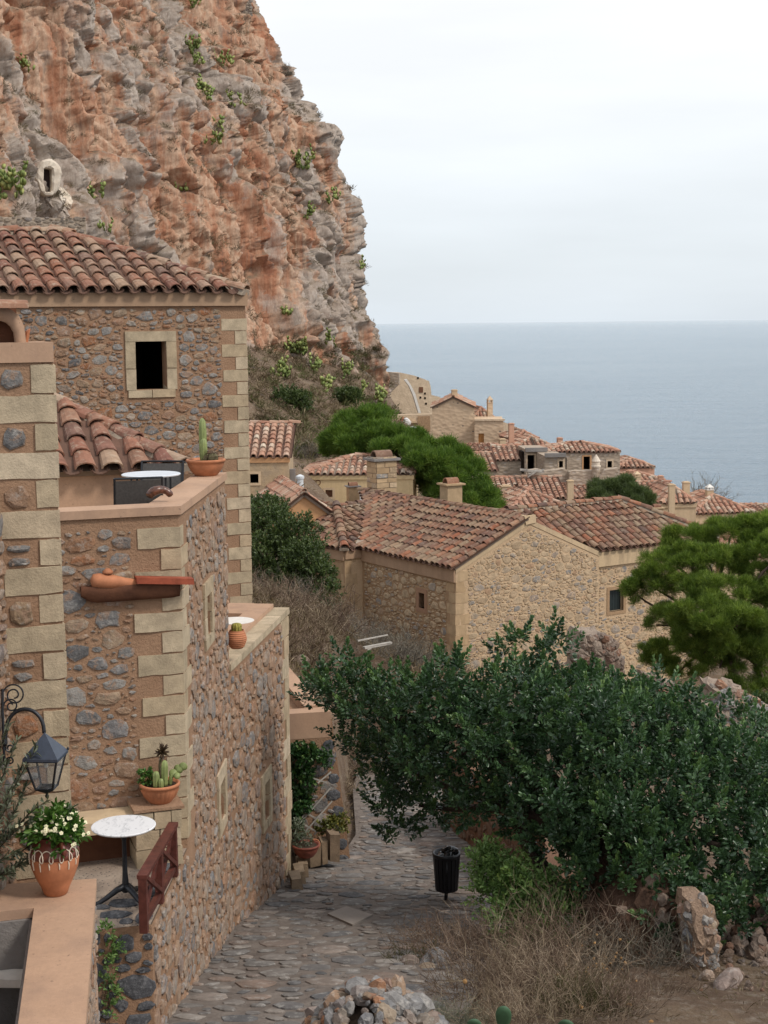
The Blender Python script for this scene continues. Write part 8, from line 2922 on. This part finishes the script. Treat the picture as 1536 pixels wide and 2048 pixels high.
# ------------------------------------------------------------------ litter bin
bb_ = at(887, 1812, 21.0)
bb_[2] = float(zs(bb_[1]))
T = Thing('litter_bin', 'black slatted litter bin on a post with a black bag bulging over its rim', 'litter bin', bb_)
bt, bbm = at(895, 1703, 21.0)[2], at(889, 1780, 21.0)[2]
cb_ = at(893, 1740, 21.0) * [1, 1, 0]
rt, rb_ = 0.182, 0.150
mb = MB()
mb.tube([np.array([cb_[0] - 0.02, cb_[1], bb_[2] - 0.2]), np.array([cb_[0], cb_[1], bbm + 0.05])], 0.026, 10)
T.part('post', mb, MAT['bin_paint'])
ns = 18
for k in range(ns):
    a = 2 * math.pi * k / ns
    o, w = np.array([math.cos(a), math.sin(a), 0]), np.array([-math.sin(a), math.cos(a), 0])
    mb = MB()
    p0, p1 = cb_ + o * rb_ + Z * bbm, cb_ + o * rt + Z * (bt - 0.03)
    h0, h1 = math.pi * rb_ / ns * 0.86, math.pi * rt / ns * 0.86
    mb.prism([p0 - w * h0, p0 + w * h0, p1 + w * h1, p1 - w * h1], o * 0.008)
    T.part('slat', mb, MAT['bin_paint'])
mb = MB()
mb.lathe([(rt - 0.006, -0.06), (rt + 0.012, -0.05), (rt + 0.014, -0.0), (rt - 0.004, 0.004), (rt - 0.02, -0.01), (rt - 0.02, -0.06)], cb_ + Z * bt, 36)
T.part('rim', mb, MAT['bin_paint'], None, True)
mb = MB()
mb.lathe([(0.0, 0.004), (rb_, 0.0), (rb_, 0.02), (rb_ - 0.02, 0.02)], cb_ + Z * bbm, 24)
mb.lathe([(rb_ - 0.012, 0.01), (rt - 0.016, bt - bbm - 0.05), (rt - 0.03, bt - bbm - 0.05), (0, bt - bbm - 0.14)], cb_ + Z * bbm, 24)
T.part('liner', mb, MAT['bag'], None, True)
mb = MB()
wob = lambda t_, h: 1 + 0.22 * math.sin(2 * t_ + h * 30) + 0.15 * math.sin(5 * t_ - h * 50)
mb.lathe([(0.12, -0.08), (0.115, -0.02), (0.10, 0.03), (0.085, 0.06), (0.045, 0.085), (0.01, 0.095)], cb_ + np.array([0.05, 0.0, bt]), 16, None, wob)
mb.lathe([(0.14, -0.06), (0.12, -0.01), (0.07, 0.012), (0.0, 0.02)], cb_ + np.array([-0.01, 0.0, bt]), 16, None, wob)
T.part('rubbish_bag', mb, MAT['bag'], None, False)

# ------------------------------------------------------------------ trellis, climber and pots by the garden wall
T = Thing('trellis', 'pale diamond trellis leaning on the garden wall', 'trellis', GARDEN.P(-0.6, -8.7, 0.1))
for (u0, v0, u1, v1) in [(606, 1658, 662, 1598), (596, 1640, 660, 1570), (625, 1662, 645, 1645), (592, 1638, 626, 1600), (598, 1530, 622, 1500), (632, 1560, 660, 1540), (594, 1636, 632, 1660), (608, 1618, 640, 1640), (622, 1550, 652, 1562)]:
    a_, b_ = GARDEN.P(*GARDEN.px(u0, v0), 0.16), GARDEN.P(*GARDEN.px(u1, v1), 0.10)
    mb = MB()
    d_ = (b_ - a_) / 2
    up = unit(np.cross(GARDEN.n, d_))
    mb.box((a_ + b_) / 2 + GARDEN.n * U(0, 0.015), d_, GARDEN.n * 0.006, up * 0.011)
    T.part('slat', mb, MAT['grey_plank'])
def wall_bl(spec, y=0.12, dep=0.12):
    return [(GARDEN.P(*GARDEN.px(u, v), y), (ru * 24.2 / FPX, dep, rv * 24.2 / FPX)) for (u, v, ru, rv) in spec]
bush('climber', 'green climbing plant spreading over the garden wall and trellis', 'plant', GARDEN.P(-1.0, -8.7, 0.15),
     wall_bl([(588, 1520, 20, 30), (600, 1560, 25, 30), (590, 1600, 20, 30), (610, 1505, 20, 12), (638, 1515, 15, 14), (585, 1640, 14, 24), (598, 1615, 12, 10)]), 420, 7, 0.062, 0.04, MAT['climber'], 0.012, None, 0.12)
mb = MB()
for k in range(8):
    P_ = []
    u, v = U(590, 625), U(1500, 1580)
    for i in range(7):
        P_.append(GARDEN.P(*GARDEN.px(u, v), 0.1 + 0.05 * math.sin(i)))
        u += U(-4, 9)
        v += U(-14, 16)
    mb.tube(P_, 0.004, 4)
solo('bare_vine', mb, MAT['dry_grey'], 'leafless pale vine loops over the trellis', 'plant', GARDEN.P(-0.8, -7.5, 0.1))
pb3 = at(612, 1712, 22.9)
T = Thing('bowl_planter', 'wide red brown bowl with a grey plant tight beside the lane wall corner', 'planter', pb3)
bowl(T, pb3, 0.21, 0.19, m_plain('red_brown_bowl', (0.20, 0.06, 0.04), 0.6, 0.3, 0, 0.2, 12))
Pp, Dd, _ = blob_points([(pb3 + [-0.05, 0, 0.24], (0.14, 0.12, 0.10)), (pb3 + [-0.12, 0.1, 0.38], (0.1, 0.1, 0.14))], 130, (0.3, 1.0), 0.4)
V_, F_, tt = sprigs(Pp, Dd, 0.05, 7, 0.035, 0.016, 0.8)
T.part('foliage', mesh_np('foliage', V_, F_, MAT['olive'], tt, pb3))
pj = at(628, 1690, 23.1)
T = Thing('clay_jar', 'small tipped terracotta jar leaning over the bowl planter', 'jar', pj)
mb = MB()
mb.lathe([(0.03, -0.16), (0.07, -0.12), (0.085, -0.05), (0.06, 0.02), (0.075, 0.06), (0.083, 0.065), (0.07, 0.06), (0.045, 0.0), (0.0, -0.08)], pj, 20, unit([0.35, -0.75, 0.5]))
T.part('pot', mb, MAT['terracotta'], None, True)
bs_ = at(664, 1680, 23.6)
T = Thing('succulent', 'yellow green jade like succulent in the planting bed', 'plant', bs_)
bl = pxblobs([(650, 1660, 23.7, 16, 16), (675, 1655, 23.6, 20, 18), (688, 1640, 23.7, 8, 12), (664, 1645, 23.7, 14, 14), (642, 1650, 23.7, 6, 8)])
Pp, Dd, _ = blob_points(bl, 160, (0.3, 1.0), 0.4)
V_, F_, tt = sprigs(Pp, Dd, 0.04, 6, 0.045, 0.03, 0.8)
T.part('foliage', mesh_np('foliage', V_, F_, m_leaf('succulent_leaf', [(0, (0.07, 0.085, 0.015)), (0.6, (0.15, 0.15, 0.03)), (1, (0.28, 0.23, 0.05))], 0.1), tt, bs_))
T.part('stem', limbs(bs_ - Z * 0.12, [b[0] for b in bl], 0.014, 0.006, 0.05, 4), MAT['bark'], None, True)

# ------------------------------------------------------------------ rocks, rubble and ruins
MAT['rock'] = m_rand('loose_rock', [(0, (0.24, 0.235, 0.235)), (0.25, (0.33, 0.31, 0.285)), (0.42, (0.20, 0.20, 0.21)), (0.56, (0.36, 0.24, 0.16)), (0.68, (0.30, 0.28, 0.265)), (0.8, (0.38, 0.19, 0.105)), (0.9, (0.40, 0.31, 0.22)), (1, (0.27, 0.26, 0.255))], 7, 0.55, 0.8, 22, 0.025, (0.46, 0.43, 0.39))
S_ROCK = MSet('stone', RR, MAT['rock'])
MAT['rock_brown'] = m_rand('brown_rock', [(0, (0.20, 0.15, 0.12)), (0.3, (0.27, 0.19, 0.14)), (0.6, (0.16, 0.13, 0.115)), (0.8, (0.25, 0.13, 0.08)), (1, (0.22, 0.18, 0.155))], 7, 0.55, 0.8, 22, 0.025, (0.36, 0.31, 0.27))
S_ROCKB = MSet('stone', RR, MAT['rock_brown'])
def rnd_rot(sx, sy, sz):
    q = RNG.normal(size=4)
    q /= np.linalg.norm(q)
    w, x, y, z = q
    M = np.array([[1 - 2 * (y * y + z * z), 2 * (x * y - z * w), 2 * (x * z + y * w)], [2 * (x * y + z * w), 1 - 2 * (x * x + z * z), 2 * (y * z - x * w)], [2 * (x * z - y * w), 2 * (y * z + x * w), 1 - 2 * (x * x + y * y)]])
    return M @ np.diag([sx, sy, sz])
def rock_at(p, s_):
    M = np.eye(4)
    M[:3, :3] = rnd_rot(s_ * U(0.75, 1.25), s_ * U(0.6, 1.0), s_ * U(0.5, 0.85))
    M[:3, 3] = p
    return M
pc_ = at(748, 2112, 13.5)
pc_[2] = float(zs(pc_[1])) - 0.02
T = Thing('rubble_pile', 'heap of grey and orange broken stones at the bottom edge of the lane', 'rubble', pc_)
dome = lambda x, y: 0.50 * max(0.0, 1 - (math.hypot(x / 0.66, y / 0.62)) ** 1.7)
Ms = []
for k in range(80):
    a_, q_ = U(0, 6.28), math.sqrt(U(0.0, 0.97))
    x, y = math.cos(a_) * q_ * 0.66, math.sin(a_) * q_ * 0.62
    Ms.append(rock_at(pc_ + [x, y, dome(x, y)], U(0.085, 0.15)))
for k in range(330):
    a_, q_ = U(0, 6.28), math.sqrt(U(0.0, 1.1))
    x, y = math.cos(a_) * q_ * 0.66, math.sin(a_) * q_ * 0.62
    Ms.append(rock_at(pc_ + [x, y, dome(x, y) + 0.03], U(0.03, 0.075)))
Ms.append(rock_at(at(712, 1975, 13.45), 0.13))
T.place('stone', S_ROCK, Ms, None)
mb = MB()
mb.lathe([(0.52, -0.2), (0.45, 0.1), (0.3, 0.24), (0.15, 0.32), (0.02, 0.35)], pc_, 20, None, lambda t_, h: 1 + 0.04 * math.sin(3 * t_))
T.part('earth', mb, MAT['soil'])
# loose boulders along the shrubs
for (u, v, d, s_, lab) in [(815, 1935, 16.9, 0.19, 'flat grey boulder just above the rubble heap'), (870, 1930, 16.9, 0.22, 'larger flat grey boulder among the dry shrubs'), (850, 1945, 16.6, 0.14, 'small orange boulder wedged between the two flat boulders'),
                           (598, 1408, 26.6, 0.34, 'pale rounded boulder above the pink garden parapet'), (640, 1400, 27.2, 0.30, 'orange brown boulder above the pink garden parapet'), (540, 1180, 38, 0.42, 'grey boulder beside the bush at the top of the bank'), (712, 1303, 33.6, 0.26, 'pale rock beside the grey planks'), (775, 1318, 35.5, 0.2, 'small pale rock below the grey planks'),
                           (1455, 2028, 15.6, 0.17, 'rust red boulder at the foot of the ruined pier'), (1412, 2012, 15.9, 0.10, 'small red stone at the foot of the ruined pier'), (600, 1345, 29.5, 0.24, 'pale stone in the reddish dry shrub')]:
    p = gpx(u, v, d)
    mb = MB()
    mb.lathe([(math.sin(math.pi * (k + 0.02) / 12.04), -math.cos(math.pi * (k + 0.02) / 12.04)) for k in range(13)], (0, 0, 0), 18)
    VB = np.array(mb.v)
    sd_ = random.randint(0, 999)
    wb1, wb2, wbi = worley(VB * 0.95 + sd_, sd_)
    VB = VB * (1 + 0.30 * (wbi - 0.5) + 0.22 * (0.6 - wb1) + 0.07 * fbm(VB * 4 + sd_, 7, 3))[:, None]
    mb.v = [tuple(q_) for q_ in VB @ (rock_at(p, s_)[:3, :3] * 1.05).T + p + Z * s_ * 0.25]
    solo('boulder', mb, MAT['rock'] if 'r' in lab else MAT['rock_brown'], lab, 'boulder', p, 'loose boulders')
# grey planks on the bank
for (u0, v0, u1, v1, w, lab) in [(715, 1286, 775, 1274, 0.02, 'thin upper grey pole lying on the bank'), (728, 1300, 782, 1290, 0.04, 'broad grey plank lying on the bank'), (735, 1304, 765, 1290, 0.014, 'short grey stick crossing the broad plank')]:
    a_, b_ = at(u0, v0, 34), at(u1, v1, 34.6)
    mb = MB()
    d_ = (b_ - a_) / 2
    mb.box((a_ + b_) / 2 + Z * 0.05, d_, unit(np.cross(d_, Z)) * w, Z * w * 0.6, 0.006)
    solo('plank', mb, MAT['grey_plank'], lab, 'plank', (a_ + b_) / 2, 'old timber on the bank')

def rough_mass(name, label, cat, pl, d, ang, thick, mat, stones, depth_taper=0.0, ss=(0.1, 0.22)):
    """a broken masonry lump: outline pl (photo pixels on a plane), thick, with stones set in its face"""
    pl0 = pl[0]
    Fm = Face(at(pl0[0], pl0[1], d), hvec(ang))
    Pm = [Fm.px(u, v) for u, v in pl]
    cx, cz = np.mean([p[0] for p in Pm]), np.mean([p[1] for p in Pm])
    T = Thing(name, label, cat, Fm.P(cx, min(p[1] for p in Pm), -thick / 2))
    n = len(Pm)
    V_, F_ = [], []
    den = []
    for i in range(n):
        a, b = Pm[i], Pm[(i + 1) % n]
        m = max(1, int(math.hypot(b[0] - a[0], b[1] - a[1]) / 0.09))
        for k in range(m):
            den.append((a[0] + (b[0] - a[0]) * k / m, a[1] + (b[1] - a[1]) * k / m))
    n = len(den)
    rings = ((0.2, 0.12), (0.4, 0.11), (0.6, 0.10), (0.78, 0.07), (0.92, 0.02), (1.0, -0.10), (1.03, -thick * 0.4), (1.02, -thick * 0.7), (0.95, -thick))
    for (sc, y) in rings:
        for (x, z) in den:
            j = 0.02
            V_.append(Fm.P(cx + (x - cx) * sc + U(-j, j), cz + (z - cz) * sc + U(-j, j), y + U(-j, j)))
    for r_ in range(len(rings) - 1):
        for k in range(n):
            F_.append((r_ * n + k, r_ * n + (k + 1) % n, (r_ + 1) * n + (k + 1) % n, (r_ + 1) * n + k))
    V_.append(Fm.P(cx, cz, 0.12))
    for k in range(n):
        F_.append(((k + 1) % n, k, len(V_) - 1))
    V_.append(Fm.P(cx, cz, -thick))
    o_ = (len(rings) - 1) * n
    for k in range(n):
        F_.append((o_ + k, o_ + (k + 1) % n, len(V_) - 1))
    VA = np.array(V_)
    VA = VA + np.stack([fbm(VA / 0.16, 3, 3), fbm(VA / 0.16, 13, 3), fbm(VA / 0.16, 23, 3)], 1) * 0.05 * (1 if d < 25 else 1.6)
    mb = MB()
    mb.add(VA, F_)
    core = T.part('core', mb, mat)
    Ms = []
    for _ in range(stones):
        i = random.randrange(n)
        q = U(0.15, 1.0) ** 0.7
        x, z = cx + (den[i][0] - cx) * q, cz + (den[i][1] - cz) * q
        y = np.interp(q, [0, 0.62, 0.88, 1.0], [0.1, 0.08, 0.02, -0.12])
        Ms.append(rock_at(Fm.P(x, z, y - 0.03), U(*ss)))
    T.place('stone', S_ROCKB if 'brown' in label or 'dark' in label else S_ROCK, Ms, core)
    return T
MAT['ruin_mortar'] = m_plaster('ruin_mortar', (0.40, 0.32, 0.25), (0.26, 0.20, 0.16), 2.2, 12, 1.0, 0.06)
MAT['ruin_orange'] = m_plaster('orange_ruin_mortar', (0.36, 0.25, 0.175), (0.23, 0.16, 0.115), 3.2, 14, 1.0, 0.06)
rough_mass('ruin_stump', 'jagged stump of ruined masonry rising behind the dark tree', 'ruin', [(1155, 1350), (1152, 1310), (1165, 1266), (1190, 1270), (1205, 1268), (1235, 1290), (1248, 1320), (1245, 1365), (1200, 1375)], 33, 12, 0.8, MAT['ruin_mortar'], 90, 0, (0.08, 0.17))
rough_mass('ruined_pier', 'narrow ruined pier of orange earth and stone on the sandy path', 'ruin', [(1384, 1995), (1378, 1940), (1376, 1880), (1372, 1820), (1376, 1795), (1405, 1785), (1428, 1830), (1440, 1885), (1434, 1925), (1440, 1985), (1410, 2005)], 16.6, 8, 0.35, MAT['ruin_orange'], 130, 0, (0.045, 0.095))
rough_mass('broken_wall', 'broken pale wall top showing between the dark tree and the big pine', 'ruin', [(1290, 1350), (1340, 1370), (1400, 1400), (1440, 1430), (1450, 1520), (1380, 1500), (1300, 1420)], 30, 10, 0.7, MAT['ruin_mortar'], 110, 0, (0.09, 0.18))
rough_mass('broken_wall', 'long sloping ruined wall under the big pine with a red tile on it', 'ruin', [(1420, 1370), (1475, 1372), (1500, 1400), (1560, 1425), (1580, 1560), (1430, 1500), (1425, 1420)], 33, 8, 0.8, MAT['ruin_mortar'], 130, 0, (0.09, 0.2))
# dark brown earth bank under the carob
rough_mass('earth_bank', 'dark brown earth bank with stones under the dark tree', 'bank', [(1215, 1930), (1225, 1850), (1280, 1780), (1345, 1770), (1372, 1850), (1376, 1965), (1330, 1965), (1260, 1945)], 17.0, 12, 1.2, m_plaster('red_earth', (0.105, 0.06, 0.04), (0.07, 0.042, 0.03), 2.0, 12, 0.9, 0.05), 26, 0, (0.06, 0.16))
# stone heap wall at the edge
hp_ = at(1500, 1930, 17.6)
T = Thing('stone_heap', 'big heap of dark brown field stones at the picture edge beside the path', 'rubble', gpx(1520, 1960, 17.0))
Ms = []
for _ in range(330):
    u, v = U(1440, 1600), U(1775, 1980)
    lim = 1530 - (v - 1775) * 0.55 if v < 1900 else 1452 + (v - 1900) * 0.9
    if u < lim - 10:
        continue
    d = 18.3 - (v - 1775) * 0.008 + U(-0.1, 0.3)
    Ms.append(rock_at(at(u, v, d), U(0.06, 0.125)))
T.place('stone', S_ROCKB, Ms, None)
mb = MB()
q_ = [at(u, v, d) for u, v, d in ((1535, 1790, 18.6), (1470, 1900, 17.7), (1470, 1960, 17.2), (1620, 1990, 17.0), (1650, 1780, 18.6))]
mb.prism(q_, np.array([0.3, 1.0, -0.3]))
T.part('core', mb, MAT['soil'])
# small stones strewn on the path
for k in range(26):
    p = gpx(U(1380, 1536), U(1955, 2045), U(15.2, 17.0))
    mb = MB()
    V_, F_ = random.choice(RR)
    mb.xf(V_, F_, rock_at(p + Z * 0.01, U(0.02, 0.05)))
    solo('path_stone', mb, MAT['rock_brown'], 'small loose stone strewn on the sandy path near the ruined pier', 'stone', p, 'small stones on the sandy path')

# ------------------------------------------------------------------ near prickly pear pads and seed heads
def pad(T, p, d, L, W_):
    mb = MB()
    dd = unit(d)
    side = unit(np.cross(dd, [0.2, 1, 0.1]))
    n2 = np.cross(side, dd)
    V_, F_ = [], []
    rings = ((0.0, 1.0), (0.6, 0.92), (0.9, 0.55), (1.0, 0.0))
    m = 18
    for sgn in (1, -1):
        o = len(V_)
        for (th, sc) in rings:
            sc = max(sc, 0.02)
            for j in range(m):
                t_ = 2 * math.pi * j / m
                x, y = math.cos(t_) * sc, math.sin(t_) * sc
                V_.append(p + dd * (L * 0.5 + y * L * 0.5) + side * x * W_ * 0.5 * (1 + 0.18 * y) + n2 * sgn * 0.018 * math.sin(th * math.pi / 2))
        for r_ in range(3):
            for j in range(m):
                F_.append((o + r_ * m + j, o + r_ * m + (j + 1) % m, o + (r_ + 1) * m + (j + 1) % m, o + (r_ + 1) * m + j))
    mb.add(V_, F_)
    T.part('pad', mb, MAT['pear_near'], None, True)
for (lab, pads) in [('broad green cactus pads among the dry stalks at the bottom edge', [(1005, 2058, 13.2, (0.05, -0.2, 1), 0.24, 0.14), (960, 2062, 13.0, (-0.4, -0.3, 0.6), 0.17, 0.12)]), ('single round green cactus pad nearer the sandy path', [(1130, 2070, 13.4, (0.05, -0.4, 0.9), 0.19, 0.15), (1066, 2068, 13.2, (-0.3, -0.3, 0.5), 0.11, 0.08)])]:
    b = at(*pads[0][:3])
    T = Thing('prickly_pear', lab, 'cactus', b)
    for (u, v, d, dv, L, W_) in pads:
        pad(T, at(u, v, d), np.array(dv, float), L, W_)
for (u, v, d, r, lab) in [(930, 1963, 14.6, 0.026, 'tall ochre seed head standing over the dry shrub'), (1258, 2012, 14.6, 0.03, 'round ochre seed head near the sandy path'), (1162, 2014, 14.2, 0.022, 'ochre seed head above the single cactus pad'), (1302, 2044, 14.0, 0.022, 'lowest ochre seed head at the bottom edge of the path')]:
    p = at(u, v, d)
    g_ = p + np.array([-0.08, 0.02, -0.45])
    T = Thing('seed_head', lab, 'plant', g_, 'dry seed heads')
    mb = MB()
    mb.tube([g_, (p + g_) / 2 + [0.01, 0, 0.02], p], 0.004, 5)
    T.part('stem', mb, MAT['straw'])
    mb = MB()
    V_, F_ = RR[0]
    for _ in range(3):
        mb.xf(V_, F_, np.vstack([np.hstack([rnd_rot(r, r, r), p.reshape(3, 1)]), [0, 0, 0, 1]]))
    T.part('head', mb, MAT['seed'])
# ochre flower heads in the dry shrubs
mb = MB()
for _ in range(70):
    p = at(random.gauss(1190, 45), random.gauss(1950, 40), U(15.4, 16.2))
    V_, F_ = random.choice(RR)
    s_ = U(0.010, 0.018)
    mb.xf(V_, F_, np.vstack([np.hstack([rnd_rot(s_, s_, s_), p.reshape(3, 1)]), [0, 0, 0, 1]]))
o = bpy.data.objects.new('dried_flowers', mesh_from('dried_flowers', mb, MAT['seed']))
o['kind'] = 'stuff'
COL.objects.link(o)

# ------------------------------------------------------------------ the white cave door and its terrace wall
h_ = cast(100, 360)
dC = min(float(np.dot(cast(u_, v_)[0], CF)) for u_ in (80, 92, 104, 118) for v_ in (322, 340, 360, 380, 400)) - 0.1
FCv = Face(at(100, 360, dC), hvec(24))
T = Thing('cave_doorway', 'whitewashed oval doorway of a cave chapel in the orange cliff', 'doorway', FCv.P(0, FCv.px(100, 425)[1]))
out_, in_ = [], []
for k in range(24):
    t_ = 2 * math.pi * k / 24
    c_, s_ = math.cos(t_), math.sin(t_)
    out_.append((97 + 26 * c_ * (1 + 0.05 * math.sin(3 * t_)), 355 - 38 * s_))
    p_ = (abs(c_) ** 7 + abs(s_) ** 7) ** (-1 / 7)
    in_.append((95 + 8.5 * c_ * p_ + (2.0 if s_ < -0.3 and c_ < 0 else 0), 361 - 24 * s_ * p_))
po = [FCv.px(u, v) for u, v in out_]
pi = [FCv.px(u, v) for u, v in in_]
V_, F_ = [], []
n = len(po)
for ring, y in ((po, -5.0), (po, 0.0), ([(a + (b - a) * 0.25, c + (e - c) * 0.25) for (a, c), (b, e) in zip(po, pi)], 0.22), ([(a + (b - a) * 0.8, c + (e - c) * 0.8) for (a, c), (b, e) in zip(po, pi)], 0.25), (pi, 0.12), (pi, -1.2)):
    for (x, z) in ring:
        V_.append(FCv.P(x + U(-0.03, 0.03), z + U(-0.03, 0.03), y + U(-0.05, 0.05)))
for r_ in range(5):
    for k in range(n):
        F_.append((r_ * n + k, r_ * n + (k + 1) % n, (r_ + 1) * n + (k + 1) % n, (r_ + 1) * n + k))
mb = MB()
mb.add(V_, F_)
T.part('surround', mb, MAT['cave_lime'])
mb = MB()
mb.poly([FCv.P(x, z, -0.75) for x, z in pi])
T.part('door', mb, m_plain('dark_cave_opening', (0.055, 0.035, 0.032), 0.8, 0.2))  # dark sheet across the opening, the gloom of the cave painted into it
mb = MB()
for pl, m_, nm in (([(112, 372), (126, 376), (140, 390), (146, 402), (141, 418), (130, 412), (120, 396)], MAT['cave_lime'], 'plaster_patch'),
                   ([(90, 392), (108, 396), (122, 402), (132, 416), (140, 432), (128, 440), (106, 438), (98, 420)], m_plaster('grey_lime', (0.56, 0.49, 0.42), (0.36, 0.29, 0.24), 0.9, 7, 0.9, 0.08), 'plinth')):
    cu_, cv_ = np.mean([q[0] for q in pl]), np.mean([q[1] for q in pl])
    den = [(a[0] + (b[0] - a[0]) * k / 3, a[1] + (b[1] - a[1]) * k / 3) for a, b in zip(pl, pl[1:] + pl[:1]) for k in range(3)]
    n = len(den)
    V_, F_ = [], []
    for sc, lift in ((1.05, -0.3), (1.0, 0.14), (0.75, 0.2), (0.5, 0.2), (0.25, 0.2), (0.02, 0.2)):   # plaster laid over the rock it covers
        for (u_, v_) in den:
            h_ = cast(cu_ + (u_ - cu_) * sc, cv_ + (v_ - cv_) * sc, 'cliff')
            V_.append(h_[0] - unit(h_[0]) * lift)
    for r_ in range(5):
        for k in range(n):
            F_.append((r_ * n + k, r_ * n + (k + 1) % n, (r_ + 1) * n + (k + 1) % n, (r_ + 1) * n + k))
    T.part(nm, MB().add(V_, F_), m_)
h_ = cast(60, 455)
d2 = (float(np.dot(h_[0], CF)) if h_ else 92) - 1.2
Ft = Face(at(-60, 450, d2), hvec(16))
T = Thing('dry_stone_wall', 'rough dry stone terrace wall between the cave door and the tile roof', 'wall', Ft.P(3, Ft.px(60, 470)[1]))
x1 = Ft.px(172, 450)[0]
zt2, zb2 = Ft.px(60, 433)[1], Ft.px(60, 490)[1]
mb = MB()
mb.prism([Ft.P(-2, zb2), Ft.P(x1, zb2), Ft.P(x1, zt2 - 0.1), Ft.P(-2, zt2)], Ft.n * -1.5)
w_o = T.part('wall', mb, MAT['grey_rubble'])
S_DRY = MSet('stone', SR, m_rand('dry_wall_stone', [(0, (0.36, 0.29, 0.22)), (0.4, (0.28, 0.24, 0.20)), (0.7, (0.42, 0.34, 0.26)), (1, (0.25, 0.22, 0.20))], 3, 0.6, 0.7, 10, 0.04))
lay_stones(T, w_o, Ft, -1.5, x1, zb2, zt2, [(0.3, 0.5, 1.2, 2.2, 1.5), (0.18, 0.3, 1.2, 2.4, 2.5)], S_DRY, 0.1, (), None, 0.03, 290, 0.015)
h_ = cast(485, 20)
if h_ is not None:
    d3 = float(np.dot(h_[0], CF)) - 0.6
    Fx = Face(at(430, 14, d3), hvec(30))
    T = Thing('dry_stone_wall', 'remnant of rough masonry high on the cliff at the top of the picture', 'wall', Fx.P(1, Fx.px(470, 30)[1]))
    a, b = 0, Fx.px(505, 14)[0]
    zb3, zt3 = Fx.px(470, 30)[1], Fx.px(470, -12)[1]
    mb = MB()
    mb.prism([Fx.P(a, zb3), Fx.P(b, zb3 + 0.2), Fx.P(b - 0.3, zt3), Fx.P(a, zt3)], Fx.n * -2.0)
    w_o = T.part('wall', mb, MAT['rock_brown'])
    lay_stones(T, w_o, Fx, a, b, zb3, zt3, [(0.3, 0.45, 1.3, 2.4, 1.5), (0.18, 0.3, 1.2, 2.4, 2.5)], S_DRY, 0.08, (), None, 0.03, 200, 0.015)
print('objects', len(scene.objects), 'tris', sum(sum(len(p.vertices) - 2 for p in m.polygons) if len(m.polygons) < 2000 else len(m.polygons) * 2 for m in bpy.data.meshes))
